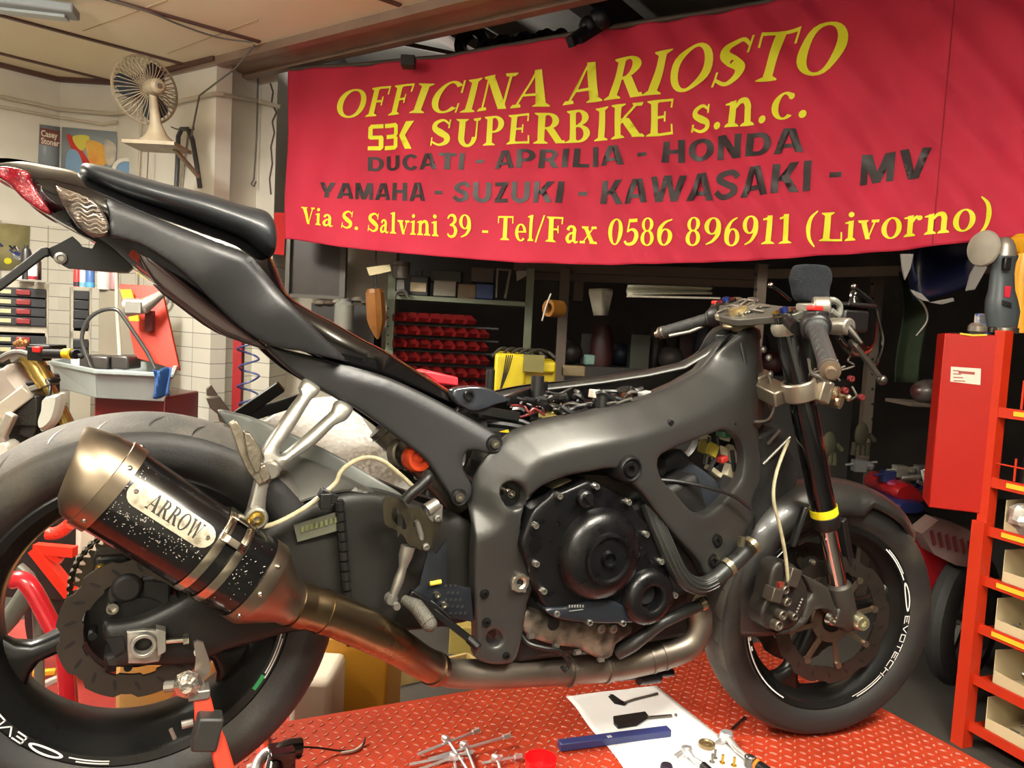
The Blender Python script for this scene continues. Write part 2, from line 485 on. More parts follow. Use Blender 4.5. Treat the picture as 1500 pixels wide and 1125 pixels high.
# rim decals
def ringtext(parent,c,ax,r,t0,items,side,name='rim_lettering'):
    b=MB();c=V(c);ax=V(ax).normalized()
    for (kind,ta,tb,ra,rb) in items:
        a0,a1=math.radians(ta),math.radians(tb);n=max(2,int(abs(tb-ta)/3))
        def pt(f,g): return c+arcdir(ax,a0+(a1-a0)*f)*(r+ra+(rb-ra)*g)+ax*side
        if kind=='s':
            b.grid(lambda f,g:pt(f,g),n,1)
        elif kind=='o':
            N=20;o=[];i_=[]
            for k in range(N):
                q=2*PI*k/N;o.append(pt(.5+.5*math.cos(q),.5+.5*math.sin(q)));i_.append(pt(.5+.40*math.cos(q),.5+.26*math.sin(q)))
            b.add(o+i_,[(k,(k+1)%N,N+(k+1)%N,N+k) for k in range(N)])
        else:
            S={'E':[((1,0),(0,0)),((0,0),(0,1)),((0,1),(1,1)),((0,.5),(.8,.5))],'V':[((0,1),(.5,0)),((.5,0),(1,1))],'T':[((0,1),(1,1)),((.5,0),(.5,1))],
               'C':[((1,0),(0,0)),((0,0),(0,1)),((0,1),(1,1))],'H':[((0,0),(0,1)),((1,0),(1,1)),((0,.5),(1,.5))],'O':[((0,0),(1,0)),((1,0),(1,1)),((1,1),(0,1)),((0,1),(0,0))]}[kind]
            for (x0,y0),(x1,y1) in S:
                p,q=pt(x0,y0),pt(x1,y1);d=(q-p).normalized();u=ax.cross(d)*.0011
                b.add([p-u-d*.001,q-u+d*.001,q+u+d*.001,p+u-d*.001],[(0,1,2,3)])
    return b.build(name,white,parent,fix=False)
ringtext(rw,RW,RAX,.226,0,[('o',153,139,-.013,0),('E',137,133,-.012,-.001),('V',132,127,-.012,-.001),('O',126,121,-.012,-.001),('s',170,155,-.009,-.007),('s',170,158,-.005,-.003),('s',240,258,-.009,-.007),('s',238,256,-.005,-.003)],.0815)
green=mat('green stripe','2f8f55',.4)
b=MB()
for a0,a1 in((72,84),(232,239)):
    b.grid(lambda f,g:RW+arcdir(RAX,math.radians(a0+(a1-a0)*f))*(.226-.012+.007*g)+RAX*.0818,5,1)
b.build('rim_stripe',green,rw,fix=False)
# front wheel, steered to the right
SA=math.radians(11.6)
FC=V((1.503,-.047,.794));FAX=V((-math.sin(SA),-math.cos(SA),0))
fw_=wheel(FC,FAX,.300,.060,.226,.05,'black front wheel with white lettering on its rim',[math.radians(a) for a in (156,36,-84)],True)
disc(FC+FAX*.062,FAX,.155,.115,9,fw_);disc(FC-FAX*.062,FAX,.155,.115,9,fw_)
b=MB()
for s in(1,-1):
    for i in range(8):
        t=2*PI*i/8+.2;d=arcdir(FAX,t);p=FC+FAX*(.060*s)
        b.bar(p+d*.045,p+d*.118,.012,.004,FAX)
        b.cyl(p+d*.114-FAX*.004,p+d*.114+FAX*.007,.008,12)
    b.lathe([(.03,-.004),(.055,-.004),(.055,.004),(.03,.004),(.03,-.004)],FC+FAX*(.058*s),FAX,32)
part(b,'disc_carrier',mat('bronze disc buttons','8d7f6d',.3,.9),fw_)
ringtext(fw_,FC,FAX,.226,0,[('o',-68,-88,-.014,0)]+[(ch,-91-i*6.2,-95.6-i*6.2,-.013,-.001) for i,ch in enumerate('EVOTECH')]+[('s',-134,-158,-.012,-.010),('s',-134,-155,-.007,-.004),('s',-40,-66,-.010,-.007),('s',-42,-62,-.005,-.003),
  ('s',40,150,-.008,-.005)]+[('s',50+7*i,53+7*i,-.013,-.009) for i in range(9)],.0515)
# ---- frame
FRctl=[(700,750,-.15),(750,655,-.165),(730,960,-.125),(760,860,-.135),(900,640,-.185),(860,640,-.185),(925,687,-.185),(1000,590,-.14),(1060,540,-.085),(1105,490,-.05),(1115,620,-.062),(1115,700,-.085),(1095,760,-.13),(1050,800,-.165),(1040,835,-.17),(980,760,-.175),(1000,700,-.165),(1060,630,-.115)]
frout=[(747,655),(772,635),(827,618),(925,598),(971,584),(1017,563),(1050,543),(1068,521),(1082,499),(1096,486),(1112,480),(1116,500),(1113,560),(1113,625),(1116,676),(1116,705),(1104,735),(1103,766),(1090,786),(1075,812),(1050,836),(1036,845),(1027,826),(1012,808),(987,781),(962,749),(945,726),(925,706),(901,687),(864,692),(833,698),(803,709),(783,724),(769,747),(764,772),(764,799),(769,821),(782,842),(783,861),(774,885),(767,930),(757,966),(740,975),(712,973),(698,962),(699,932),(696,868),(696,820),(699,770),(703,735),(717,692)]
h1=[(966,672),(987,658),(1017,646),(1048,634),(1063,631),(1082,640),(1091,660),(1092,682),(1086,705),(1070,725),(1052,744),(1033,755),(1013,748),(990,722),(970,700)]
h2=circ(755,727,17,16,20);h3=circ(725,936,11,16,12)
top=[(700,745),(706,715),(722,690),(747,655),(772,635),(827,618),(925,598),(971,584),(1017,563),(1050,543),(1066,523)]
FY=ymapper(FRctl)
b=relief(frout,FRctl,.028,[h1,h2,h3],edge=(6,.008),cham=[(top,46,.05)],step=7)
part(b,'frame_spar',frameM,label='near graphite frame spar')
frout2=[p for p in frout]
LEAN=.11
b2=MB();b2.v=[(x,-y,z+LEAN*2*abs(y)*min(1,max(0,(z-.9)/.3))) for x,y,z in b.v];b2.f=[tuple(reversed(f)) for f in b.f];b2.m=list(b.m)
part(b2,'frame_spar',frameM,label='far graphite frame spar')
# steering head and cross members joining the spars
b=MB()
hd0=P(1113,500,0);hd1=P(1112,700,0)
ax=(hd0-hd1).normalized()
HA=V((-.285,0,.958)).normalized()
hc=V((1.255,0,1.44))
b.lathe([(.02,-.19),(.036,-.19),(.036,-.165),(.031,-.15),(.031,0),(.037,.01),(.037,.03),(.02,.03)],hc,HA,28)
for s in(1,-1):
    b.loft([[hc+HA*.02+V((-.06,s*.05,0)),hc+HA*.02+V((.0,s*.03,0)),hc-HA*.18+V((.0,s*.03,0)),hc-HA*.2+V((-.05,s*.06,0))],
            [hc+HA*.02+V((-.06,s*.03,0)),hc+HA*.02+V((.0,s*.0,0)),hc-HA*.18+V((.0,s*.0,0)),hc-HA*.2+V((-.05,s*.04,0))]])
part(b,'steering_head',frameM,bevel=.004)
# top web: plate bridging the spars behind the head with the oval tank opening
b=MB()
topL=[P(x,y,ymapper(FRctl)(x,y)) for x,y in ((1096,488),(1082,500),(1068,521),(1050,543),(1017,563),(971,584),(925,599),(872,610),(827,619),(790,630),(774,636))]
wid=[.0,.25,.62,.8,.87,.9,.92,.93,.95,.985,.998]
N=len(topL)
vs=[];fs=[]
for i,(p,k) in enumerate(zip(topL,wid)):
    yi=p.y+.035 if i>1 else p.y+.03
    q=V((p.x,(p.y+.082) if k>.5 else 0 ,p.z+.003))
    vs+=[V((p.x,min(0,p.y+.054),p.z-.004)),q-V((0,0,.008))]
for i in range(N-1):fs.append((2*i,2*i+1,2*i+3,2*i+2))
b.add(vs,fs);b.add([V((v.x,-v.y,v.z+LEAN*2*abs(v.y))) for v in vs],[tuple(reversed(f)) for f in fs])
part(b,'frame_top_web',frameM,solid=.006)
b=MB()
b.tube([P(722,900,-.1),V((.59,.12,P(722,900,-.1).z))],.022,16);b.tube([V((.60,-.13,1.12)),V((.60,.13,1.12))],.025,16)
part(b,'frame_cross_tube',blk)
# bosses and bolts on the frame
b=MB();c=P(922,687,FY(922,687)-.003);b.lathe([(0,.0),(.006,.0),(.007,.008),(.013,.009),(.015,.004),(.018,.004),(.021,.008),(.025,.004),(.029,-.01),(.030,-.035)],c,(0,-1,0),32)
part(b,'engine_mount_bolt',blk)
b=MB();c=P(761,853,FY(761,853)-.002);b.lathe([(.007,.003),(.011,.006),(.0165,.006),(.018,.004),(.018,-.01)],c,(0,-1,0),6*5)
for i in range(4):
    d=arcdir((0,-1,0),i*PI/2+.5);b.box(c+d*.017+V((0,-.003,0)),(.006,.007,.006))
b.lathe([(.0,-.004),(.0075,-.002)],c,(0,-1,0),20)
part(b,'swingarm_pivot_nut',mat('worn pivot aluminium','b9b3a4',.3,.9,var=.1))
b=MB()
for x,y,r,Y in((1050,793,.010,-.165),(1045,822,.010,-.168),(710,870,.006,-.135),(713,912,.006,-.130),(742,961,.005,-.125)):
    c=P(x,y,FY(x,y)-.0015);b.lathe([(0,-.004),(r*.45,-.004),(r*.5,.004),(r*.9,.004),(r,.001),(r*1.5,.0008),(r*1.6,-.006)],c,(0,-1,0),20)
part(b,'frame_bolt',blk)
b=MB();c=P(984,619,FY(984,619)-.001);b.cyl(c+V((0,-.0015,0)),c+V((0,.01,0)),.005,14);c=P(1077,621,FY(1077,621)-.001);b.cyl(c+V((0,-.0015,0)),c+V((0,.01,0)),.003,10)
part(b,'frame_hole',darkp)
b=MB();c=P(746,722,-.12);bolt(b,c,(0,-1,0),.009,.01)
b.cyl(c,c+V((0,.1,0)),.006,12);part(b,'axle_bolt',steel)
# ---- swingarm
swc=[(160,950,-.150),(300,900,-.145),(430,800,-.13),(560,760,-.115),(690,800,-.095),(600,900,-.11)]
swo=[(152,917),(178,913),(212,905),(262,880),(320,840),(380,782),(432,748),(490,728),(520,722),(560,724),(600,735),(640,750),(690,765),(697,800),(700,900),(668,918),(600,928),(520,925),(430,930),(378,945),(330,958),(300,972),(262,979),(200,980),(158,982),(152,965),(168,955),(150,940)]
b=relief(swo,swc,.055,edge=(16,.016),step=9)
sw=part(b,'swingarm',mat('swingarm dark grey','262522',.5,.35,var=.2,vs=9,bump=.06,bs=300,rvar=.1))
b2=MB();b2.v=[(x,-y,z) for x,y,z in b.v];b2.f=[tuple(reversed(f)) for f in b.f];b2.m=list(b.m)
part(b2,'swingarm_arm',MATS['swingarm dark grey'],sw,label='far swingarm beam')
# upper brace of the swingarm (lighter hump) joining both beams
b=relief([(395,664),(440,672),(490,692),(530,712),(566,730),(540,728),(515,722),(470,730),(430,742),(396,742),(380,700)],[(440,655,-.03),(430,742,-.12),(500,715,-.11),(520,680,-.06),(600,722,-.1)],.04,edge=(14,.012),step=8)
b.tube([V((.36,-.11,1.10)),V((.37,.11,1.10))],.05,20)
part(b,'swingarm_brace',mat('swingarm brace grey','4a4944',.45,.4,var=.1,vs=8),sw)
# axle adjuster
b=relief([(186,930),(190,926),(232,925),(234,950),(233,970),(192,973),(188,968)],-.158,.012,[circ(210,945,13,16,14)],edge=(2,.002),step=6,smooth=2)
b.lathe([(.0125,-.01),(.0125,.006),(.018,.006),(.0185,-.006)],P(210,945,-.163),(0,-1,0),28)
b.poly([P(229,922,-.168),P(243,925,-.168),P(243,955,-.168),P(231,962,-.168)],(0,.03,0))
part(b,'axle_adjuster',mat('grey anodised block','a39f96',.4,.7,var=.1),sw,bevel=.001)
b=MB();b.tube([P(243,939,-.155),P(268,937,-.155)],.0045,10);b.lathe([(0,.008),(.009,.008),(.009,0),(0,0)],P(268,937,-.155),(1,0,.03),6)
part(b,'adjuster_bolt',steel,sw)
b=MB();b.poly([P(155,935,-.152),P(180,932,-.152),P(184,952,-.152),P(168,962,-.152)],(0,.004,0));part(b,'axle_slot',darkp,sw)
b=MB()
for q in range(14):
    a=P(497+q*1.2,738+q*14.5-3,-.135);c=P(498+q*1.2,738+q*14.5+9,-.135);b.cyl(a,c,.0085,10)
b.tube([P(497,732,-.132),P(513,945,-.125)],.0065,8)
part(b,'brake_hose',darkp,sw)
b=relief([(430,769),(498,749),(500,776),(436,794)],-.136,.002,edge=(1,.0003),step=10,smooth=1)
part(b,'sticker',mat('faded sticker','4c4b43',.5,col2='50523f',vs=60),sw)
b=MB()
for i in range(8):
    x=441+i*7;y=778-i*2
    b.poly([P(x,y-6,-.1385),P(x+4,y-7,-.1385),P(x+4,y+1,-.1385),P(x,y+2,-.1385)],(0,.0005,0))
part(b,'sticker_lettering',mat('faint green letters','5c6138',.5),sw)
# rear caliper
b=MB();c=P(187,852,-.10);b.cyl(c,c+V((0,-.035,0)),.022,24);c2=P(205,872,-.1);b.box(c2,(.09,.05,.06))
b.box(P(165,830,-.09),(.05,.05,.05))
cal=part(b,'rear_caliper',dustb,bevel=.006)
b=MB();c=P(165,889,-.13);b.lathe([(0,.002),(.005,.002),(.006,.01),(.0085,.01),(.0095,-.03)],c,(0,-1,0),16);part(b,'caliper_bolt',steel,cal)
b=MB();b.cyl(P(146,830,-.11),P(146,815,-.11),.004,10);b.ball(P(148,833,-.115),.008);part(b,'bleed_nipple',goldM,cal)
# chain (far side) with hugging run
b=MB();N=40;cs=RW+V((0,.105,0))
pth=[cs+arcdir(RAX,a)*.107 for a in [math.radians(q) for q in range(-10,200,7)]]
pth=[V((.62,.105,1.06))+(pth[0]-V((.62,.105,1.06)))*(i/38) for i in range(38)]+pth+[pth[-1]+(V((.62,.105,.98))-pth[-1])*(i/38) for i in range(1,39)]
for a,c in zip(pth,pth[1:]):
    m=(a+c)/2
    for yy in(-.008,.008):b.bar(a+V((0,yy,0)),c+V((0,yy,0)),.002,.014,(0,1,0))
    b.cyl(a+V((0,-.01,0)),a+V((0,.01,0)),.005,8)
part(b,'chain',mat('dirty chain','3c3420',.55,.7))
# ---- exhaust
M0=P(150,706,-.2);M1=P(382,855,-.2);MA=(M1-M0).normalized();MU=V((0,-1,0));MU=(V((0,0,1))-MA*MA.z).normalized();MV=V((0,-1,0));MV=(MV-MA*MV.dot(MA)).normalized();MU=MA.cross(MV)
if MU.z<0:MU=-MU
def mp(h,a,r): return M0+MA*h+(MV*math.cos(a)+MU*math.sin(a))*r
def mring(h,r,n=48,tilt=0,sh=0,squ=1): return [mp(h+tilt*math.sin(2*PI*i/n),2*PI*i/n,r*squ)+MU*sh for i in range(n)]
b=MB();b.loft([mring(h,r) for h,r in((0,.0625),(.004,.064),(.262,.064),(.268,.0625))])
muf=part(b,'muffler',None or mat('black muffler sleeve','100f0f',.25,.3,coat=.3,rvar=.08,vs=40),label='black cylindrical muffler')
b=MB();b.loft([mring(.020,.0645),mring(.020,.0675),mring(-.001,.0675),mring(-.002,.0645),mring(-.005,.0640),mring(-.02,.0625,tilt=-.004),mring(-.044,.050,tilt=-.015,sh=.001),mring(-.048,.046,tilt=-.016,sh=.001),mring(-.045,.042,tilt=-.016,sh=.001),mring(0,.03)],cap=False)
part(b,'muffler_end_cap',capM,muf)
b=MB();b.loft([mring(.248,.0645),mring(.248,.0665),mring(.268,.0665),mring(.272,.065),mring(.300,.047,sh=-.002),mring(.322,.036),mring(.335,.034)],cap=False)
part(b,'muffler_inlet_cone',capM,muf)
b=MB()
for h in(.010,.258):
    for a in(40,-40,0 if h>.1 else 100,140,-100,180):
        p=mp(h,math.radians(a),.0665);d=(p-(M0+MA*h)).normalized();b.lathe([(0,.001),(.0015,.001),(.002,.003),(.0035,.002),(.004,-.001)],p,d,12)
part(b,'rivet',steel,muf)
b=MB()
for h in(.168,.199):
    b.lathe([(.0645,-.006),(.0668,-.006),(.0672,0),(.0668,.006),(.0645,.006)],M0+MA*h,MA,48)
def cylpatch(b,h0,h1,a0,a1,r,n=8,t=.0015):
    g0=lambda f,g:mp(h0+(h1-h0)*f,math.radians(a0+(a1-a0)*g),r+t)
    b.grid(g0,3,n)
cylpatch(b,.163,.170,30,80,.067);cylpatch(b,.197,.204,30,80,.067);cylpatch(b,.163,.204,64,96,.067);cylpatch(b,.163,.204,28,38,.067)
part(b,'muffler_clamp',mat('polished clamp','b5ad9a',.22,1,var=.1,vs=60),muf,solid=.0012)
# badge plate
b=MB();pl=[]
hc_,ac=.092,22
Lh,Wr=.067,.0175
for k in range(2):
    for i in range(9):
        q=-PI/2+PI*i/8+(PI if k else 0)
        pl.append((( .0495 if not k else -.0495)+Wr*math.cos(q),Wr*math.sin(q)))
vv,fs=tri2d(resample(pl,.004),[],.005)
f3=lambda u,v,o:mp(hc_+u,math.radians(ac)+v/.064,.064+o)
b.add([f3(u,v,.0012) for u,v in vv]+[f3(u,v,-.0005) for u,v in vv],fs+[tuple(len(vv)+i for i in reversed(f)) for f in fs])
nn=len(resample(pl,.004));b.add([f3(u,v,.0012) for u,v in resample(pl,.004)]+[f3(u,v,-.0005) for u,v in resample(pl,.004)],[(i,(i+1)%nn,nn+(i+1)%nn,nn+i) for i in range(nn)])
badge=part(b,'badge_plate',mat('scuffed badge','c9c0a8',.4,.5,col2='8e8470',vs=90,thr=(.45,.7)),muf)
b=MB()
for u in(-.057,.057):
    p=f3(u,0,.0013);b.lathe([(0,.001),(.002,.0012),(.0035,0)],p,(p-(M0+MA*(hc_+u))).normalized(),12)
part(b,'rivet',steel,muf)
# scuffs: flecks of bare metal
b=MB();rr=random.Random(3)
for i in range(230):
    q=rr.random()
    if q<.6: h=rr.gauss(.03+.12*rr.random(),.02);a=rr.gauss(-8,9)+ (h*40)
    elif q<.8: h=rr.uniform(.01,.05);a=rr.uniform(-20,60)
    else: h=rr.uniform(.205,.245);a=rr.gauss(5,22)
    if not(.004<h<.245) or .16<h<.208:continue
    L=rr.uniform(.0004,.0012)*(2.4 if rr.random()<.15 else 1);W=rr.uniform(.0004,.0009);th=rr.uniform(0,PI);pts=[]
    for k in range(5):
        t=2*PI*k/5;u=L*math.cos(t);v=W*math.sin(t);pts.append(mp(h+u*math.cos(th)-v*math.sin(th),math.radians(a)+(u*math.sin(th)+v*math.cos(th))/.064,.0643))
    b.add(pts,[(0,1,2,3,4)])
part(b,'paint_chips',mat('bare scratched metal','cfc8ba',.4,.6),muf)
# mid pipe
pp=[(M0+MA*.325),P(446,888,-.193),P(475,896,-.188),P(515,912,-.178),P(560,934,-.165),P(592,953,-.15),P(615,968,-.135),P(640,981,-.11)]
b=MB();b.tube(pp,[.034,.034,.0345,.034,.033,.030,.029,.0285],32,smooth=4)
b.tube([pp[0]+(pp[1]-pp[0])*.2,pp[1]],[.0365,.0365],32);
b.tube([pp[2]-(pp[2]-pp[1])*.1,pp[2]+(pp[3]-pp[2])*.06],.0358,32)
mid=part(b,'mid_pipe',ti)
b=MB();b.tube([pp[-1]+(pp[-2]-pp[-1])*.25,pp[-1]],.031,32);part(b,'pipe_collar',ti,mid)
pc=[P(632,978,-.115),P(660,986,-.10),P(720,987,-.085),P(800,984,-.075),P(860,980,-.07),P(900,975,-.07),P(945,966,-.075),P(990,953,-.085),P(1012,940,-.09),P(1022,915,-.09),P(1018,885,-.08),P(1000,850,-.05)]
b=MB();b.tube(pc,[.024,.026,.028,.028,.029,.031,.032,.031,.031,.031,.031,.031],28,smooth=4)
for a,c in((3,.5),(4,.6),(6,.1),(6,.5)):
    m=pc[a]+(pc[a+1]-pc[a])*c;m2=m+(pc[a+1]-pc[a]).normalized()*.006;b.tube([m,m2],.0335,28)
b.tube([P(1030,905,.02),P(1018,930,.0),P(985,945,-.02),P(930,955,-.03)],.03,20,smooth=4)
col_=part(b,'collector_pipe',ti2)
b=MB();b.tube([P(905,992,-.07),P(985,985,-.07)],.008,10);b.cyl(P(935,994,-.075),P(965,990,-.075),.014,12)
part(b,'exhaust_spring',blk)
# ---- tail
tlc=[(0,232,-.02),(60,234,-.03),(118,243,-.05),(128,262,-.07),(200,288,-.085),(300,320,-.09),(372,352,-.09),(405,380,-.085),(490,466,-.075),(570,514,-.075),(690,590,-.085),(0,256,-.04),(75,318,-.06),(140,352,-.075),(258,435,-.075),(338,489,-.075),(60,270,-.065),(110,300,-.095),(200,340,-.11),(300,400,-.105),(400,450,-.098),(500,510,-.088)]
tlo=[(-30,236),(0,230),(30,231),(60,236),(105,245),(130,258),(165,272),(220,292),(300,318),(350,338),(385,360),(404,380),(424,428),(455,452),(490,470),(535,496),(570,514),(620,545),(660,570),(694,592),(670,602),(620,578),(560,552),(500,535),(440,512),(398,506),(338,489),(301,466),(258,435),(212,403),(165,368),(138,352),(110,337),(75,318),(35,290),(5,262),(-30,240)]
b=relief(tlo,tlc,.05,edge=(22,.03),step=8,mirror=True,back=-.012)
part(b,'tail_cowl',gloss)
spc=[(154,290,-.105),(240,322,-.112),(359,371,-.118),(404,416,-.115),(509,527,-.105),(258,435,-.105),(358,483,-.105),(180,345,-.11),(300,400,-.128),(404,455,-.126),(450,500,-.116)]
spo=[(152,291),(158,290),(168,293),(205,308),(240,322),(284,339),(330,358),(362,371),(378,384),(404,416),(424,440),(450,468),(480,498),(509,527),(480,524),(440,514),(398,507),(358,484),(330,459),(287,416),(249,384),(206,358),(172,348),(158,344),(160,325),(158,308)]
b=relief(spo,spc,.02,edge=(3,.004),cham=[([(168,293),(240,322),(362,371),(404,416),(509,527)],13,.010)],step=7,smooth=2,mirror=True)
part(b,'tail_side_panel',matte)
# gloss strip below the side panel, its reddish reflection put into the colour
b=relief([(200,362),(250,398),(292,432),(340,470),(395,512),(330,492),(270,450),(225,412)],-.10,.01,edge=(8,.006),step=8,mirror=True)
part(b,'undertail_panel',mat('gloss undertail','2a1d1c',.18,.0,coat=.6))
# tail light, indicator
b=relief([(-20,243),(0,243),(12,243),(34,248),(43,254),(44,262),(54,280),(68,300),(75,312),(68,313),(50,303),(30,288),(8,266),(-20,250)],[(0,250,-.062),(40,252,-.075),(70,308,-.078)],.02,edge=(4,.006),step=6,mirror=True)
part(b,'tail_light',mat('red lens','7d0e1e',.12,0,coat=.6,bump=.5,bs=220,var=.25,vs=80))
b=relief([(81,272),(90,274),(110,281),(133,290),(147,303),(157,322),(159,336),(150,346),(136,346),(119,336),(105,320),(94,303),(87,290)],[(85,275,-.108),(150,340,-.119),(120,300,-.122)],.02,edge=(5,.006),step=5,mirror=True)
ind=part(b,'indicator_lens',mat('smoked lens','6d6055',.1,.4,coat=.7,bump=.8,bs=45,col2='2c2622',vs=12,stretch=(1,1,6)))
b=MB()
for i in range(8):
    y=286+i*7.2
    x0=92+i*4.6+4;x1=min(157,128+i*4.5);Y=-.1275
    pts=[P(x0+(x1-x0)*k/7,y+2.6*math.sin(k*1.3+i)-(3 if k>5 else 0)*0+ (k-3)*.8,Y+.001*abs(k-3)) for k in range(8)]
    b.tube(pts,.0011,6)
b.v+=[];part(b,'reflector_rib',mat('pale reflector','b9ab98',.15,.6),ind)
# seat
sec=[]
tp=[(115,243),(122,237),(128,235),(160,241),(200,253),(240,265),(280,273),(316,282),(345,293),(370,299),(390,302),(400,310),(408,335)]
bt=[(116,250),(124,257),(132,262),(165,281),(200,291),(240,303),(284,317),(316,330),(345,340),(369,352),(388,371),(400,378),(408,374)]
for i,((x0,y0),(x1,y1)) in enumerate(zip(tp,bt)):
    f=i/(len(tp)-1);w=.05+.075*min(1,f*2.2);w*=1 if i<11 else .96 if i==11 else .85
    if i==0:w=.03
    A=P(x0,y0,-w*.72);B=P(x1,y1,-w)
    zt,zb=A.z,B.z;xt,xb=A.x,B.x;q=[]
    n=28
    for k in range(n):
        t=2*PI*k/n;cx=math.copysign(abs(math.cos(t))**.55,math.cos(t));sz=math.copysign(abs(math.sin(t))**.6,math.sin(t))
        zz=(zt+zb)/2+(zt-zb)/2*sz;xx=(xt+xb)/2+(xt-xb)/2*sz
        q.append(V((xx,-w*cx*(1-.16*max(0,sz)),zz-.006*max(0,sz)*(abs(cx)**2)*0)))
    sec.append(q)
b=MB();b.loft(sec);o=part(b,'seat',seatM,sharp=60)
q=o.modifiers.new('s','SUBSURF');q.levels=1;q.render_levels=2
# ---- subframe
sfc=[(400,512,-.085),(520,540,-.095),(611,573,-.10),(680,608,-.11),(733,650,-.125),(690,731,-.12),(605,659,-.10),(467,568,-.085)]
sfo=[(392,505),(440,519),(480,528),(520,538),(570,553),(611,571),(645,588),(680,607),(710,624),(735,640),(741,652),(735,664),(720,665),(702,661),(687,660),(680,670),(680,688),(687,702),(693,715),(690,731),(680,741),(668,737),(648,709),(627,677),(605,658),(560,624),(520,597),(490,582),(467,569),(440,553),(425,542),(400,520)]
b=relief(sfo,sfc,.03,edge=(5,.006),cham=[([(500,535),(570,553),(611,571),(680,607),(735,640)],20,.012)],step=7,smooth=2)
part(b,'subframe',matte)
b2=MB();b2.v=[(x,-y,z) for x,y,z in b.v];b2.f=[tuple(reversed(f)) for f in b.f];b2.m=list(b.m);part(b2,'subframe',blk,label='far subframe rail')
b=MB()
for x,y in((725,650),(673,728)):
    c=P(x,y,-.125);b.lathe([(0,-.003),(.004,-.003),(.0045,.004),(.0085,.004),(.0095,.001),(.0095,-.01)],c,(0,-1,0),20)
part(b,'subframe_bolt',steel)
b=MB()
for x,y in((725,650),(673,728)):
    c=P(x,y,-.123);b.lathe([(.009,.0005),(.015,.002),(.0165,-.003)],c,(0,-1,0),20)
part(b,'bolt_recess',darkp)
# cowl end bracket with bolt at the front of the tail
b=relief([(662,572),(680,567),(700,566),(720,570),(735,578),(748,587),(728,593),(700,603),(682,598),(668,588)],-.105,.02,edge=(4,.005),step=6,smooth=2)
part(b,'seat_cowl_end',mat('glossy dark end panel','33363d',.12,.3,coat=.6))
b=MB();c=P(687,579,-.108);b.lathe([(0,-.002),(.005,-.002),(.006,.004),(.009,.004),(.0105,0),(.0105,-.006)],c,(0,-1,0),20);part(b,'panel_bolt',blk)
# licence plate bracket
b=MB();pts=[(66,366),(84,358),(106,346),(112,351),(119,361),(135,364),(142,352),(165,362),(190,372),(214,400),(197,390),(187,398),(150,396),(95,391),(75,377)]
b.poly([P(x,y,-.03) for x,y in pts],(0,.06,0))
br=part(b,'plate_bracket',mat('black bracket','171819',.5,.2))
b=MB();b.loft([[P(x,y,Y) for Y in(-.04,-.005) for (x,y) in (q if Y<-.01 else q[::-1])] for q in ([(-40,430),(-40,452)],[(5,406),(5,424)],[(60,363),(66,377)],[(72,362),(74,376)])])
part(b,'plate_arm',MATS['black bracket'],br,bevel=.003)
b=MB();c=P(89,378,-.031);b.lathe([(0,.001),(.004,.001),(.005,.004),(.0085,.003),(.0095,0)],c,(0,-1,0),20);part(b,'bracket_bolt',alu,br)
# ---- footpeg hangers
def strut(b,p0,p1,w0,w1,Y0,Y1,th=.014):
    n=7;S=[]
    for k in range(n):
        f=k/(n-1);x=p0[0]+(p1[0]-p0[0])*f;y=p0[1]+(p1[1]-p0[1])*f;w=w0+(w1-w0)*f-3*math.sin(PI*f)
        dx,dy=p1[0]-p0[0],p1[1]-p0[1];L=math.hypot(dx,dy);nx,ny=-dy/L,dx/L;Y=Y0+(Y1-Y0)*f
        S.append([P(x+nx*w/2,y+ny*w/2,Y),P(x+nx*w*.35,y+ny*w*.35,Y-th*.45),P(x-nx*w*.35,y-ny*w*.35,Y-th*.45),P(x-nx*w/2,y-ny*w/2,Y),P(x-nx*w*.5,y-ny*w*.5,Y+th),P(x+nx*w*.5,y+ny*w*.5,Y+th)])
    b.loft(S)
hg=mat('hanger aluminium','8f8c83',.38,.75,var=.06,vs=30,bump=.05,bs=400)
ho=[(447,556),(456,558),(465,564),(471,570),(466,580),(457,587),(440,615),(424,640),(415,652),(410,662),(413,667),(420,663),(450,638),(475,615),(488,603),(491,593),(498,588),(508,590),(519,599),(514,610),(506,618),(492,624),(476,640),(460,655),(440,668),(423,680),(412,692),(400,703),(393,718),(390,745),(391,760),(386,772),(372,775),(361,766),(362,752),(368,730),(374,705),(380,690),(385,672),(384,664),(392,648),(412,618),(430,592),(441,578),(439,570)]
b=relief(ho,[(450,566,-.105),(508,598,-.105),(405,680,-.165),(375,765,-.185),(430,620,-.135),(460,640,-.135)],.016,edge=(7,.009),step=5,smooth=2)
b.lathe([(0,.006),(.012,.006),(.015,.002),(.015,-.012)],P(396,689,-.172),(-.2,-1,-.1),24)
b.lathe([(.0,.004),(.014,.004),(.017,.001),(.017,-.016)],P(376,760,-.193),(0,-1,0),24)
hn=part(b,'footpeg_hanger',hg)
b=MB();c=P(376,760,-.197);b.lathe([(0,-.001),(.004,-.001),(.005,.005),(.008,.004),(.009,0),(.012,0)],c,(0,-1,0),6*3);part(b,'hanger_bolt',mat('brass nut','a68b45',.3,.9),hn)
b=MB()
b.poly([P(x,y,-.185) for x,y in((336,622),(345,616),(350,620),(368,660),(386,706),(380,712),(362,690),(352,668))],(0,.02,0))
b.poly([P(x,y,-.19) for x,y in((358,634),(367,635),(384,661),(382,690),(374,694),(362,668))],(0,.03,0))
b.poly([P(x,y,-.18) for x,y in((370,690),(388,680),(398,700),(384,710))],(0,.035,0))
part(b,'footpeg',mat('scuffed footpeg alloy','8a8171',.4,.8,var=.25,vs=60,bump=.3,bs=150),hn,bevel=.002)
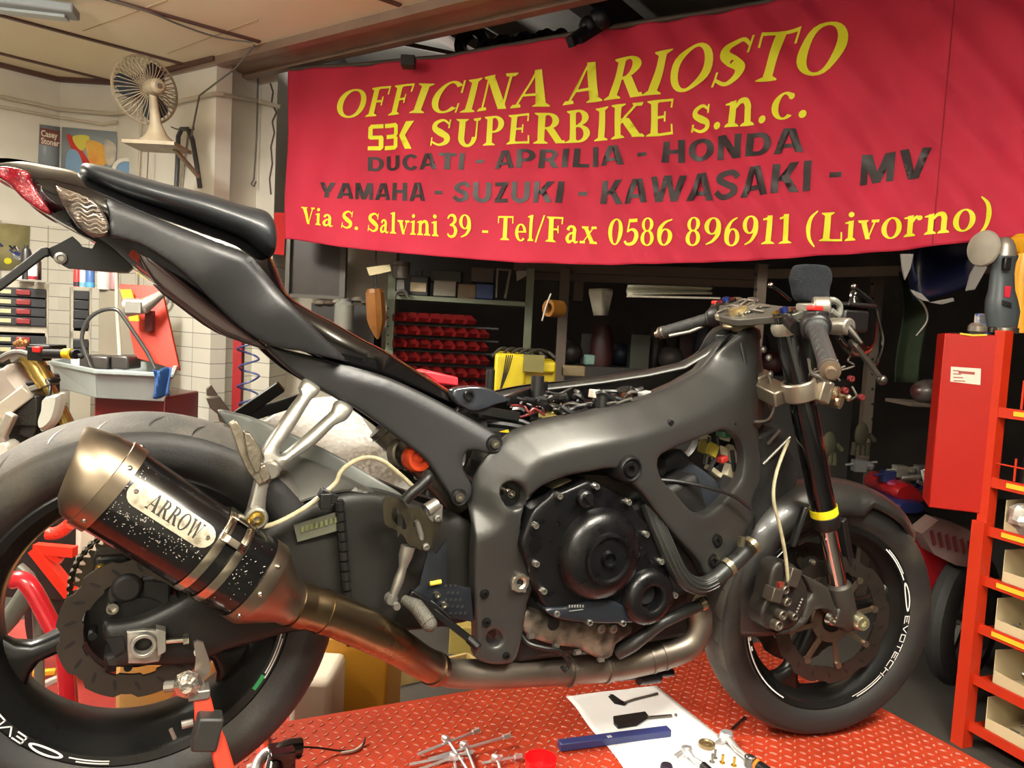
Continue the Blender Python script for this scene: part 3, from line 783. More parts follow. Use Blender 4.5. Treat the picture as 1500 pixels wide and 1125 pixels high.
# far hanger and footpeg (left side of the bike)
b=MB()
for (a,c) in (((346,611),(412,566)),((350,614),(440,585))):
    b.bar(P(*a,.15),P(*c,.11),.022,.014,(0,1,0))
fh=part(b,'footpeg_hanger',blk,label='far black footpeg hanger',bevel=.002)
b=MB();b.poly([P(x,y,.18) for x,y in((302,583),(322,581),(338,603),(330,612),(318,606),(308,598))],(0,.02,0))
b.poly([P(x,y,.2) for x,y in((303,580),(303,570),(309,563),(320,580))],(0,.02,0))
b.poly([P(x,y,.19) for x,y in((318,602),(330,612),(334,622),(322,618))],(0,.02,0))
part(b,'footpeg',mat('dark worn peg','6c5f55',.5,.6),fh,bevel=.002)
# rear hugger
hgM=mat('hugger grey plastic','5b5d58',.45,0,var=.06,vs=7)
b=relief([(320,602),(345,606),(372,613),(410,629),(428,637),(460,651),(512,678),(555,704),(592,728),(560,730),(520,712),(480,696),(440,680),(400,670),(362,650),(335,625)],[(320,602,.02),(606,735,-.06),(440,650,-.02)],.02,edge=(5,.004),step=8)
part(b,'rear_hugger',hgM)
# ---- shock, brake reservoir
b=MB();c=P(610,660,-.03);b.tube([c+V((-.06,.02,.05)),c+V((.02,.0,-.02)),c+V((.10,0,-.10))],.036,24)
for i in range(5):
    p=c+V((-.05,.02,.045))+V((.02,-.003,-.018))*i;b.lathe([(.036,-.003),(.041,0),(.036,.003)],p,(.8,-.1,-.75),24)
shk=part(b,'shock_absorber',mat('shock body','5a5348',.35,.7))
b=MB();c=P(613,672,-.08);b.lathe([(0,.008),(.006,.008),(.008,.005),(.014,.005),(.016,.008),(.022,.008),(.025,.003),(.025,-.02)],c,(.1,-1,.15),28)
part(b,'reservoir_cap',mat('orange anodised cap','b23c1c',.35,.4,var=.3,vs=60),shk)
b=MB();b.lathe([(.026,-.03),(.029,-.026),(.029,-.008),(.026,-.004)],P(598,664,-.07),(.3,-1,.15),28);part(b,'reservoir_ring',MATS['shock body'],shk)
# rearset: heel guard, master cylinder
cf=mat('woven carbon plate','332d1f',.35,.2,col2='211d15',vs=180,coat=.3,stretch=(1,1,.1))
b=relief([(560,732),(568,728),(588,731),(600,745),(612,750),(628,760),(640,765),(640,760)][0:0]+[(561,732),(572,728),(590,733),(598,745),(612,743),(624,752),(634,765),(642,757),(648,765),(640,780),(634,796),(630,806),(622,808),(610,803),(598,797),(592,786),(578,775),(564,768)],-.160,.003,[[(575,745),(585,748),(596,770),(592,776),(575,762)],circ(614,776,6,16,17,-.35)],edge=(1,.0005),step=5,smooth=2)
part(b,'heel_guard',cf)
b=MB();b.lathe([(0,.0),(.006,.0),(.009,-.003),(.009,-.009)],P(613,779,-.15),(0,-1,0),6);b.tube([P(612,762,-.152),P(618,790,-.152)],.007,12)
b.tube([P(640,738,-.14),P(624,748,-.145)],.012,14);b.box(P(634,752,-.142),(.03,.015,.03))
for x,y in((641,759),(624,801)):
    c=P(x,y,-.162);b.lathe([(0,0),(.003,0),(.0035,.004),(.006,.003),(.0065,-.004)],c,(0,-1,0),16)
b.tube([P(598,800,-.15),P(594,815,-.15),P(590,832,-.15),P(584,850,-.15),P(575,875,-.15)],[.013,.012,.007,.009,.007],16,smooth=2)
b.lathe([(0,.004),(.009,.004),(.011,0),(.011,-.01)],P(574,878,-.152),(0,-1,0),20);b.lathe([(0,.008),(.006,.008),(.007,0)],P(580,887,-.16),(0,-1,0),14)
part(b,'rear_master_cylinder',alu)
b=MB();b.tube([P(593,733,-.165),P(604,722,-.168),P(616,712,-.168),P(627,700,-.165),P(625,696,-.15)],.0095,14,smooth=4);part(b,'reservoir_hose',darkp)
b=MB();b.tube([P(372,773,-.19),P(400,768,-.175),P(440,748,-.16),P(472,725,-.155),P(492,707,-.155),P(500,690,-.155),P(520,675,-.155),P(540,670,-.155),P(560,675,-.155),P(580,690,-.155),P(600,708,-.155),P(612,722,-.155)],.0038,10,smooth=4)
bh=part(b,'brake_line',hoseM);b=MB();b.box(P(480,726,-.158),(.03,.015,.016),Matrix.Rotation(.5,3,'Y'));b.box(P(476,733,-.158),(.018,.02,.026));part(b,'line_clip',darkp,bh,bevel=.002)
b=relief([(628,805),(640,812),(655,790),(655,860),(668,858),(690,862),(694,912),(660,905),(640,900),(612,880),(600,872),(615,858)],-.142,.006,edge=(2,.002),step=7,smooth=1)
rs=part(b,'rearset_plate',mat('dark blue black plate','1d2026',.4,.3))
b=MB()
for i in range(5):
    for j in range(3+i//2):
        b.cyl(P(653+j*7+(i%2)*3,858+i*10,-.1425),P(653+j*7+(i%2)*3,858+i*10,-.138),.0028,10)
part(b,'plate_hole',mat('plate hole black','050505',.9),rs)
b=MB()
for x,y in((640,871),(650,886)):
    bolt(b,P(x,y,-.144),(0,-1,0),.0065,.005)
part(b,'plate_bolt',steel,rs)
b=MB();b.tube([P(630,855,-.146),P(646,852,-.146)],.004,8);part(b,'plate_label',mat('yellow label','d8c03a',.5),rs)
b=MB();b.tube([P(592,878,-.15),P(610,888,-.175),P(628,912,-.20)],[.008,.013,.0135],18);b.ball(P(629,914,-.20),.0135,14)
part(b,'footpeg',mat('knurled grey peg','5c5a52',.5,.5,bump=.6,bs=500))
b=MB();b.bar(P(622,884,-.148),P(690,938,-.165),.012,.012);b.bar(P(630,880,-.148),P(660,905,-.16),.004,.006);b.tube([P(686,935,-.165),P(702,950,-.185)],.008,12);b.bar(P(600,868,-.15),P(640,892,-.15),.014,.012)
part(b,'brake_pedal',blk,bevel=.002)
# ---- engine
b=relief([(745,700),(800,700),(860,690),(905,690),(960,740),(1000,800),(1035,850),(1030,880),(1005,905),(960,915),(900,930),(830,925),(775,900),(745,870),(740,780)],-.10,.2,edge=(20,.02),step=12)
eng=part(b,'engine_block',mat('engine casting grey','45413b',.5,.6,var=.25,vs=20,bump=.2,bs=90))
b=MB();b.box((.98,0,1.02),(.22,.26,.24),Matrix.Rotation(-.35,3,'Y'));b.box((.86,0,.9),(.42,.2,.2));part(b,'cylinder_block',dustb,eng,bevel=.015)
b=relief([(764,800),(772,770),(784,746),(806,727),(812,718),(822,721),(848,710),(864,704),(880,712),(900,718),(924,735),(935,752),(952,772),(957,790),(972,815),(984,848),(990,872),(985,890),(965,905),(940,906),(925,897),(890,905),(850,910),(818,905),(800,890),(788,868),(776,830)],-.165,.06,edge=(6,.008),step=8)
part(b,'clutch_cover',blks,eng)
b=MB();c=P(877,811,-.165);s=.0835
b.lathe([(s+.006,.0),(s+.002,.012),(s-.004,.022),(s-.016,.028),(.058,.032),(.050,.033),(.048,.040),(.043,.041),(.040,.035),(.017,.035),(.0145,.043),(.012,.043),(.010,.035),(0,.034)],c,(0,-1,0),64)
part(b,'clutch_dome',blks,eng)
b=MB();c=P(946,872,-.165)
b.lathe([(.058,-.004),(.056,.012),(.050,.021),(.040,.025),(.029,.025),(.0245,.021),(.024,.010),(.021,-.004),(0,-.004)],c,(0,-1,0),48)
b.loft([[P(905,822,-.17),P(925,880,-.17),P(925,880,-.13),P(905,822,-.13)],[P(940,800,-.17),P(975,850,-.17),P(975,850,-.13),P(940,800,-.13)]])
part(b,'starter_cover',blks,eng,bevel=.003)
b=MB();c=P(947,871,-.170);b.lathe([(0,0),(.0195,0)],c,(0,-1,0),24);part(b,'cover_opening',mat('opening black','030303',.8),eng)
b=relief([(800,893),(830,890),(860,882),(890,878),(925,893),(945,903),(935,912),(880,914),(820,908)],-.172,.04,edge=(4,.006),step=7);part(b,'lower_cover',mat('blueish black cover','20242a',.35,.2),eng)
b=MB()
for i in range(6): b.box(P(834+i*4,888,-.1735),(.003,.001,.005))
b.box(P(844,894,-.1735),(.03,.001,.0018));part(b,'cover_marking',mat('cover marking','74776f',.5),eng)
b=MB()
for x,y in((783,769),(818,726),(872,712),(919,735),(945,782),(967,822),(987,871),(784,825),(795,865),(814,898),(862,911),(911,912),(961,905)):
    c=P(x,y,-.168);b.lathe([(0,-.001),(.003,-.001),(.0035,.008),(.0055,.008),(.0062,.006),(.0062,-.01)],c,(0,-1,0),14)
part(b,'cover_bolt',mat('bolt steel light','cbc7bd',.25,.9),eng)
b=MB()
c=P(856,730,-.17);b.lathe([(0,.012),(.011,.012),(.016,.008),(.0165,-.01)],c,(0,-1,0),24);b.box(c+V((0,-.014,0)),(.028,.006,.007),Matrix.Rotation(.75,3,'Y'))
part(b,'oil_cap',blk,eng,bevel=.001)
b=relief([(772,752),(783,735),(800,720),(825,708),(850,702),(856,708),(830,716),(806,727),(792,745),(786,760),(776,772),(768,768)],-.135,.03,edge=(4,.004),step=6);part(b,'gasket_flange',mat('pale cast flange','a59e86',.45,.6,var=.2,vs=60),eng)
b=relief([(768,895),(790,898),(820,908),(870,912),(925,914),(928,930),(905,945),(900,962),(880,968),(850,952),(820,948),(790,940),(768,925)],-.13,.12,edge=(8,.01),step=8,smooth=2);part(b,'oil_pan',mat('stained alloy','8a8072',.42,.6,col2='3f3932',vs=22,rvar=.1,thr=(.42,.62),bump=.5,bs=70),eng)
b=MB()
for x,y in((880,921),(898,921)):
    b.lathe([(0,.002),(.003,.002),(.004,.004),(.009,.003),(.0095,-.004)],P(x,y,-.135),(0,-1,0),18)
for x,y in((777,932),(814,945),(846,955),(880,966)): b.box(P(x,y,-.128),(.012,.01,.007))
part(b,'oil_pan_bolt',alu,eng)
b=MB();b.lathe([(0,.0),(.013,.0)],P(811,914,-.1335),(0,-1,0),20);part(b,'oil_pan_recess',MATS['opening black'],eng)
b=MB();b.tube([P(764,930,-.12),P(775,943,-.14),P(800,950,-.15),P(815,952,-.15),P(828,962,-.15),P(833,975,-.15),P(828,983,-.15),P(823,977,-.15)],.004,8,smooth=4);part(b,'drain_hose',darkp,eng)
# radiator hoses
b=MB();hp=[P(948,735,-.14),P(958,762,-.15),P(968,785,-.16),P(980,812,-.17),P(992,836,-.175),P(1008,853,-.178),P(1027,858,-.178),P(1045,850,-.18),P(1062,836,-.18),P(1080,820,-.175),P(1100,800,-.165)]
b.tube(hp,[.018]*7+[.017]*4,24,smooth=5)
Hs=catmull(hp[:8],5)
for k in(-2,-1,0,1,2):
    pts=[]
    for i,p in enumerate(Hs):
        t=(Hs[min(i+1,len(Hs)-1)]-Hs[max(i-1,0)]).normalized();u=t.cross(V((0,-1,0))).normalized();a=k*.42
        pts.append(p+u*(.0182*math.sin(a))+V((0,-1,0))*(.0182*math.cos(a)))
    b.tube(pts,.0016,6)
part(b,'radiator_hose',mat('rubber hose','222321',.42,bump=.1,bs=200))
b=MB();
for (x,y,x2,y2) in((1064,833,1070,828),(1099,801,1104,796)):
    b.tube([P(x,y,-.18),P(x2,y2,-.18)],.0195,24)
b.box(P(1086,793,-.19),(.01,.01,.02));part(b,'hose_clamp',mat('clamp steel','bdb393',.25,.9))
b=MB();b.tube([P(905,955,-.10),P(925,945,-.12),P(945,930,-.13),P(970,912,-.14),P(1000,898,-.14),P(1035,882,-.14)],[.016,.015,.014,.0125,.0125,.0125],18,smooth=3);part(b,'oil_cooler_hose',MATS['rubber hose'])
b=MB();b.tube([P(1024,887,-.14),P(1031,884,-.14)],.0145,20);part(b,'hose_clamp',MATS['clamp steel'])
# radiator / cover panel behind the forks
b=MB();b.poly([P(x,y,-.05) for x,y in((1105,640),(1140,625),(1175,690),(1150,760),(1120,800),(1085,830),(1060,845),(1075,780))],(0,.1,0));part(b,'radiator',mat('dark radiator','2b2b2a',.5,.4,bump=.5,bs=700),bevel=.01)
# frame window contents
b=relief([(960,690),(985,665),(1003,660),(1020,680),(1035,690),(1060,715),(1050,740),(1020,750),(990,720),(965,705)],-.06,.06,edge=(8,.012),step=8,smooth=2);part(b,'airbox_duct',mat('dark duct','2c3036',.3))
b=MB();rr=random.Random(5)
for i,(x,y,w,h,m) in enumerate(((1035,655,24,16,0),(1055,665,20,26,0),(1070,690,22,20,0),(1045,690,30,8,0),(1060,640,18,10,0),(1030,640,22,12,0),(1072,665,12,30,0))):
    b.box(P(x,y,-.02),(w/700,.02,h/700),Matrix.Rotation(rr.uniform(-.6,.6),3,'Y'))
part(b,'throttle_linkage',mat('pale cream plastic','c6bda0',.5,var=.15,vs=40),bevel=.002)
b=MB();b.box(P(1038,657,-.04),(.035,.03,.03),Matrix.Rotation(.4,3,'Y'));part(b,'connector',mat('olive connector','8b7d27',.5),bevel=.003)
b=MB();b.box(P(1056,672,-.04),(.02,.03,.014),Matrix.Rotation(-.3,3,'Y'));part(b,'connector',mat('red connector','a52a22',.5),bevel=.003)
b=MB();b.box(P(1062,636,-.04),(.03,.03,.014));part(b,'connector',mat('green connector','3c6b4c',.5),bevel=.003)
b=MB()
for a in(((1050,640),(1052,665)),((1072,660),(1076,690)),((1048,672),(1038,690)),((1040,640),(1033,680))):
    b.tube([P(*a[0],-.05),P(*a[1],-.05)],.005,8)
b.tube([P(960,702,-.1),P(1000,706,-.13),P(1040,715,-.15),P(1075,727,-.155),P(1093,740,-.15)],.004,8,smooth=4)
b.tube([P(1093,740,-.15),P(1106,755,-.15),P(1103,775,-.14)],.003,8,smooth=4)
part(b,'throttle_cable',mat('cable black','1f1f1f',.3))
b=MB();c=P(996,722,-.07);b.lathe([(.004,.002),(.010,.002),(.010,-.003)],c,(0,-1,0),20);b.box(P(1008,733,-.07),(.014,.01,.01));part(b,'washer',mat('cream washer','b7b29c',.5))
# ---- wiring and hoses inside the frame
wm=[mat('wire black','171717',.4),mat('wire red','6e2626',.4),mat('wire orange','8f4a22',.4),mat('wire grey','55534d',.4)]
rr=random.Random(11)
for j,m in enumerate(wm):
    b=MB()
    for i in range((44,7,3,18)[j]):
        x=rr.uniform(745,935);y=598+ (x-745)*-.05+rr.uniform(-18,16);Y=rr.uniform(-.12,.06);pts=[]
        a=rr.uniform(-.9,.5)
        for k in range(5):
            pts.append(P(x+math.cos(a)*k*11+rr.uniform(-6,6),y-math.sin(a)*k*5+rr.uniform(-5,5),Y+rr.uniform(-.015,.015)))
        b.tube(pts,rr.choice((.0018,.0025,.004)) if j!=0 else rr.choice((.003,.004,.006)),6,smooth=4)
    part(b,'wiring',m)
for (x,y,w,h,c,nm) in((800,607,20,12,'b9a860','connector'),(812,612,12,10,'b9a860','connector'),(804,583,14,8,'a5a6a6','connector'),(944,577,18,9,'8d8d8c','connector'),(873,577,20,14,'b9ada0','relay'),(902,592,20,16,'9b9c94','relay')):
    b=MB();b.box(P(x,y,-.07),(w/820,.02,h/820),Matrix.Rotation(rr.uniform(-.3,.3),3,'Y'));part(b,nm,mat('conn '+c,c,.45),bevel=.002)
b=MB();
for (x,y,Y) in((787,567,-.06),(882,594,-.10)):
    c=P(x,y,Y);b.cyl(c-V((0,0,.03)),c+V((0,0,.022)),.014,20,.0125)
b.cyl(P(718,556,.03)-V((0,0,.04)),P(718,556,.03)+V((0,0,.02)),.009,16)
part(b,'tank_mount',darkp)
b=MB();b.box((.80,0,1.19),(.36,.22,.05),Matrix.Rotation(.1,3,'Y'));b.box((.98,0,1.26),(.16,.16,.06),Matrix.Rotation(-.2,3,'Y'));b.box((.66,0,1.15),(.12,.14,.10));part(b,'airbox',mat('airbox plastic','111110',.55),bevel=.02)
b=MB();b.lathe([(.02,0),(.05,.002),(.055,.012),(.055,-.01)],P(930,590,-.03)-V((0,0,.01)),(0,0,1),28);part(b,'intake_trumpet',mat('pale intake','a89d83',.4,.5))
b=MB();b.bar(P(745,587,-.1),P(800,565,.0),.008,.018);b.bar(P(690,598,-.09),P(760,610,-.1),.01,.016);b.tube([P(700,608,-.09),P(735,612,-.09),P(765,618,-.1),P(790,630,-.11)],.006,8,smooth=3);b.tube([P(715,620,-.07),P(740,622,-.09),P(770,628,-.1)],.008,8,smooth=3)
part(b,'harness_bracket',blk)
b=MB();b.poly([P(x,y,.03) for x,y in((620,545),(630,543),(672,553),(672,566),(640,562))],(0,.06,0));part(b,'seat_lock_block',mat('bright red cover','e0303a',.45),bevel=.004)
# ---- forks
F0=P(1153,478,-.14);FA=(P(1240,905,-.145)-F0).normalized();FA.y=0;FA.normalize()
FL=(P(1240,905,-.145)-F0).length
def fork(off,name,lab,dy):
    o0=F0+off
    b=MB();b.lathe([(0,-.035),(.0245,-.035),(.0265,-.03),(.0265,.175),(.0285,.19),(.0285,.445),(.030,.447),(.030,.452),(.0265,.455),(0,.455)],o0,FA,36)
    fk=part(b,name,mat('black fork tube','0f0e0f',.12,.3,coat=.7),label=lab)
    b=MB();b.lathe([(0,.44),(.0205,.44),(.0205,FL-.05)],o0,FA,32);part(b,'fork_stanchion',mat('fork chrome','cfc6c0',.05,1),fk)
    b=MB();b.lathe([(.0300,.428),(.0308,.428),(.0308,.447),(.030,.447)],o0,FA,36);part(b,'fork_band',mat('yellow band','e6d21e',.5),fk)
    b=MB();b.lathe([(.0285,.447),(.0315,.449),(.0325,.462),(.031,.470),(.028,.480),(.0215,.482)],o0,FA,36);part(b,'fork_seal',darkp,fk)
    b=MB();b.lathe([(.0205,FL-.092),(.0265,FL-.092),(.029,FL-.085),(.029,FL-.02),(.026,FL+.01),(.018,FL+.03),(0,FL+.032)],o0,FA,32)
    e=o0+FA*(FL-.0)
    b.box(e+V((-.01,0,.0)),(.075,.034,.045),Matrix.Rotation(.3,3,'Y'))
    bt_=part(b,'fork_bottom',mat('fork casting','3b3833',.5,.5,bump=.1,bs=300),fk,bevel=.006)
    return fk,e
fkR,eR=fork(V((0,0,0)),'fork_leg','near black fork leg with a yellow band',0)
fkL,eL=fork(V((.055,.25,.028)),'fork_leg','far black fork leg',0)
b=MB();c=eR+V((.018,-.03,-.004));b.lathe([(0,.004),(.006,.004),(.0075,.011),(.0155,.011),(.019,.006),(.021,-.02)],c,FAX,28)
part(b,'front_axle',mat('axle plated','c9c4a4',.22,.9))
# caliper
b=relief([(1140,825),(1158,824),(1172,835),(1180,852),(1186,868),(1182,892),(1172,912),(1158,922),(1140,925),(1122,920),(1116,900),(1124,880),(1128,860),(1132,840)],-.160,.045,edge=(6,.01),step=7,smooth=2)
cp=part(b,'front_caliper',mat('caliper grey','35322e',.45,.6,var=.15,vs=30))
b=MB()
for x,y,r in((1150,880,.010),(1143,900,.012),(1137,915,.012),(1147,863,.010),(1148,882,.008),(1160,902,.009)):
    b.lathe([(0,.002),(.004,.002),(r*.6,.012),(r,.010),(r,-.01)],P(x,y,-.168),(0,-1,0),20)
b.box(P(1132,870,-.168),(.03,.03,.03),Matrix.Rotation(.3,3,'Y'));b.box(P(1160,845,-.165),(.03,.02,.04),Matrix.Rotation(.3,3,'Y'))
part(b,'caliper_piston_cover',mat('caliper detail','5d564c',.4,.7),cp,bevel=.003)
b=MB()
for i in range(6): b.box(P(1175-i*1.9,878+i*4.5,-.1665),(.004,.002,.0035),Matrix.Rotation(-.9,3,'Y'))
part(b,'caliper_lettering',mat('worn print','8b877e',.5),cp)
b=MB();b.box(P(1143,857,-.165),(.014,.01,.012));part(b,'brake_fitting',mat('red fitting','8f3a2c',.4,.5),cp)
b=relief([(1180,845),(1195,850),(1215,862),(1222,880),(1232,896),(1262,897),(1264,905),(1258,918),(1243,923),(1225,905),(1212,894),(1195,895),(1185,912),(1165,928),(1140,930),(1160,915),(1178,905),(1185,880),(1192,870)],-.155,.035,edge=(5,.007),step=7,smooth=2)
part(b,'caliper_bracket',MATS['fork casting'],fkR)
b=MB();b.lathe([(0,.004),(.006,.004),(.008,.014),(.012,.012),(.014,0)],P(1214,906,-.16),(0,-1,0),20);bolt(b,P(1189,823,-.15),(0,-1,0),.007,.008)
part(b,'bracket_bolt',steel,fkR)
# triple clamps
lc=F0+FA*.145;b=MB()
b.lathe([(.0285,-.022),(.036,-.022),(.037,-.018),(.037,.018),(.036,.022),(.0285,.022),(.0285,-.022)],lc,FA,36)
l2=lc+V((.055,.25,.028));b.lathe([(.0285,-.022),(.037,-.022),(.037,.022),(.0285,.022),(.0285,-.022)],l2,FA,32)
lc=F0+FA*.165;mid_=(F0+F0+V((.055,.25,.028)))/2+FA*.155+V((-.05,0,.0))
b.bar(lc+V((-.03,.02,0)),mid_,.05,.036,FA);b.bar(l2+V((-.03,-.02,0)),mid_,.05,.036,FA);b.lathe([(0,-.02),(.04,-.02),(.04,.02),(0,.02)],mid_,FA,24)
e=F0+FA*.147+V((.03,-.03,0));R3=Matrix.Rotation(.28,3,'Y')
b.box(e,(.026,.03,.044),R3);b.box(e+V((.022,.006,-.002)),(.016,.024,.05),R3)
part(b,'lower_triple_clamp',mat('champagne aluminium','9d9382',.38,.75,var=.08),bevel=.004)
b=MB();
U=[(1046,441),(1050,434),(1062,429),(1090,427),(1118,430),(1145,435),(1162,440),(1170,447),(1169,456),(1160,462),(1145,466),(1110,466),(1080,464),(1066,457),(1052,449)]
# plate perpendicular to the steering axis: build from corners on that plane
pc0=F0-FA*.045
def onPl(x,y,c=pc0,n=FA):
    r=ray(x,y);t=(c-CAM).dot(n)/r.dot(n);return CAM+r*t
TP=V((.055,.25,.028))
PX=(V((1,0,0))-FA*FA.x).normalized();PY=(V((0,1,0)))
mid0=F0+TP*.5-FA*.014
def tpp(u,v,h=0):return mid0+PX*u+(TP.normalized()*.976+V((0,0,0)))*v-FA*h
out=[(.03,-.165),(.045,-.13),(.035,-.09),(.03,0),(.035,.09),(.045,.13),(.03,.165),(-.005,.16),(-.03,.12),(-.075,.05),(-.08,0),(-.075,-.05),(-.03,-.12),(-.005,-.16)]
out=cat2(out,3)
b.poly([tpp(u,v,0) for u,v in out],-FA*.016)
part(b,'top_triple_clamp',mat('dark anodised plate','55534c',.45,.5,bump=.06,bs=400),bevel=.002)
b=MB();b.lathe([(.0,.0),(.012,.0),(.014,-.008),(.022,-.009),(.03,-.0)],F0-FA*.031,-FA,24)
b.lathe([(.0,.0),(.012,.0),(.014,-.008),(.022,-.009),(.03,-.0)],F0+TP-FA*.031,-FA,24)
b.lathe([(0,.012),(.02,.012),(.022,0)],mid0+PX*-.045-FA*.016,-FA,24)
part(b,'clamp_cap',mat('gold beige cap','a89668',.35,.7))
b=MB()
for p in(F0,F0+TP): b.lathe([(0,.009),(.006,.009),(.009,.007),(.010,0),(.013,-.003)],p-FA*.034,-FA,16)
part(b,'fork_adjuster',mat('blue anodised','1b2a66',.3,.6))
b=MB();rr=random.Random(2)
for i in range(12):
    p=tpp(rr.uniform(-.05,.02),rr.uniform(-.06,.06),.018);a=rr.uniform(0,PI);d=PX*math.cos(a)+PY*math.sin(a);b.tube([p-d*.03,p+d*.01-FA*.006,p+d*.03],.0035,8)
b.box(tpp(-.03,.02,.02),(.03,.03,.012));part(b,'key_wiring',mat('dark steel bits','6b655c',.35,.6),bevel=.001)
b=MB();b.lathe([(.026,-.004),(.031,-.004),(.034,.004),(.034,.014),(.031,.022),(.026,.022)],F0-FA*.008,FA,32)
b.lathe([(.026,-.004),(.034,.004),(.034,.014),(.026,.022)],F0+TP-FA*.008,FA,32);part(b,'clip_on_clamp',mat('pale clamp alloy','9f998b',.4,.6,var=.08))
b=MB();b.lathe([(.0,-.02),(.026,-.02),(.026,-.012),(.042,-.01),(.045,-.004),(.042,.002),(.03,.004),(.03,.012),(.0,.012)],hc+HA*.055,HA,32);part(b,'steering_nut',mat('dull gold nut','9b8f70',.35,.8))
# handlebars
rub=mat('grip rubber','2b2c2c',.55,bump=.4,bs=350)
def grip(a,c,lab,redp,hs=1):
    a,c=V(a),V(c);d=(c-a).normalized();L=(c-a).length
    b=MB();b.tube([a-d*.10,c],.011,16)
    bar=part(b,'handlebar',blk,label=lab)
    b=MB();b.lathe([(.012,0),(.022,.0),(.022,.006),(.0165,.010),(.0165,L-.012),(.018,L-.008),(.018,L)],a,d,24)
    for i in range(7):
        b.lathe([(.0165,-.002),(.0175,0),(.0165,.002)],a+d*(.02+i*(L-.035)/6.5)+V((0,0,0)),(d+V((.35,0,.35))).normalized(),24)
    part(b,'grip',rub,bar)
    b=MB();b.lathe([(0,.016),(.009,.016),(.010,.004),(.0175,.003),(.018,-.012),(.0165,-.012)],c,d,24);part(b,'bar_end',mat('worn bar end','7d6c5a',.4,.6),bar)
    b=MB();m=a-d*.022;b.lathe([(.012,-.024),(.024,-.022),(.029,-.012),(.030,.010),(.026,.022),(.012,.024)],m,d,28);b.box(m+V((.0,0,.012)),(.036,.036,.034))
    hs_=part(b,'switch_housing',darkp,bar,bevel=.004)
    b=MB();b.box(m+V(redp),(.028,.020,.010));part(b,'kill_switch',red,hs_,bevel=.003)
    return bar
ga=P(1196,482,-.27);gc=P(1216,543,-.44)
gr_=grip(ga,gc,'near clip-on handlebar',(-.005,.0,.034))
la=P(1042,466,.23);lc2=P(968,488,.36)
gl_=grip(la,lc2,'far clip-on handlebar',(.0,.01,.034))
b=MB();b.tube([F0-FA*.02+V((0,.0,0)),ga+V((0,.05,0.0))],.014,14);b.tube([F0+TP-FA*.02,la+V((0,-.05,0))],.014,14);part(b,'clip_on_tube',blk)
# front master cylinder, levers
b=MB();mc=P(1228,478,-.22);b.tube([mc+V((.0,-.03,0)),mc+V((0,.02,0))],.018,20);b.tube([P(1190,450,-.18),P(1215,450,-.2)],.022,16);b.box(P(1190,455,-.17),(.05,.05,.03))
mcy=part(b,'front_master_cylinder',mat('pale alloy master','7f796f',.4,.6),bevel=.004)
b=MB();b.tube([P(1218,455,-.2),P(1228,462,-.2),P(1230,448,-.2),P(1222,440,-.2),P(1212,440,-.19)],.0065,10,smooth=4);part(b,'fluid_hose',mat('grey hose','6a6b63',.4),mcy)
b=MB();b.tube([P(1246,500,-.25),P(1262,518,-.3),P(1290,555,-.38)],.006,10,smooth=3);b.tube([P(1240,480,-.24),P(1262,503,-.27)],[.012,.004],12)
b.ball(P(1292,557,-.38),.010);part(b,'brake_lever',mat('dark lever','4b4742',.25,.8),mcy)
b=MB();b.tube([P(980,492,.30),P(1010,486,.27),P(1030,478,.25)],.005,10);part(b,'clutch_lever',alu,gl_)
# headlight / ecu loose block below bars : clutch bits
b=MB();b.tube([P(1205,582,-.1),P(1232,588,-.14)],.018,16);b.lathe([(.006,0),(.017,0),(.017,.008),(.006,.008)],P(1222,577,-.17),(.5,-1,-.1),18);b.tube([P(1225,578,-.17),P(1243,582,-.2)],.004,8);b.ball(P(1243,583,-.2),.008);b.lathe([(.004,0),(.011,0),(.011,.006)],P(1225,588,-.17),(.5,-1,-.1),16)
part(b,'ignition_fitting',mat('nickel fitting','b5a68b',.25,.9))
b=MB();rr=random.Random(8)
for i in range(16):
    x=rr.uniform(1170,1250);y=rr.uniform(520,575);Y=rr.uniform(-.12,-.02);pts=[P(x+rr.uniform(-12,12),y+k*7,Y+rr.uniform(-.01,.01)) for k in range(4)];b.tube(pts,.0025,6,smooth=3)
b.tube([P(1183,528,-.12),P(1186,545,-.15),P(1200,552,-.17),P(1210,560,-.17)],.006,10,smooth=4)
part(b,'front_wiring',mat('front wiring grey','5b554c',.4))
b=MB()
for (x,y,Y) in((1118,512,-.07),(1126,524,-.07),(1128,548,-.07)): b.ball(P(x,y,Y),.008)
b.tube([P(1126,550,-.075),P(1132,575,-.08),P(1133,600,-.08),P(1124,615,-.08),P(1105,618,-.08)],.003,8,smooth=4)
part(b,'cable_guide',alu)
# mirror-like air duct and curved brackets ahead of the bars
b=relief([(1255,428),(1262,424),(1280,436),(1290,460),(1288,500),(1275,520),(1255,522),(1240,505),(1225,480),(1238,458),(1252,445)],[(1255,428,-.02),(1288,500,.02),(1240,505,-.06)],.02,edge=(10,.015),step=7,smooth=2)
dct=part(b,'fairing_bracket',mat('gloss dark stay','131211',.1,.2,coat=.8))
b=MB();b.tube([P(1251,420,-.03),P(1262,430,-.03),P(1280,445,-.03),P(1287,470,-.03),P(1293,500,-.03),P(1285,530,-.03),P(1278,538,-.03)],.0045,8,smooth=4);b.ball(P(1251,420,-.03),.008);b.tube([P(1129,419,.05),P(1140,425,.05),P(1158,440,.05)],.004,8,smooth=3);b.ball(P(1129,418,.05),.008);part(b,'stay_rod',mat('polished rod','8a8784',.15,1),dct)
b=MB();b.box(P(1230,470,-.05),(.08,.10,.05));b.box(P(1240,447,.0),(.10,.1,.01));part(b,'instrument_bracket',darkp,bevel=.005)
b=MB()
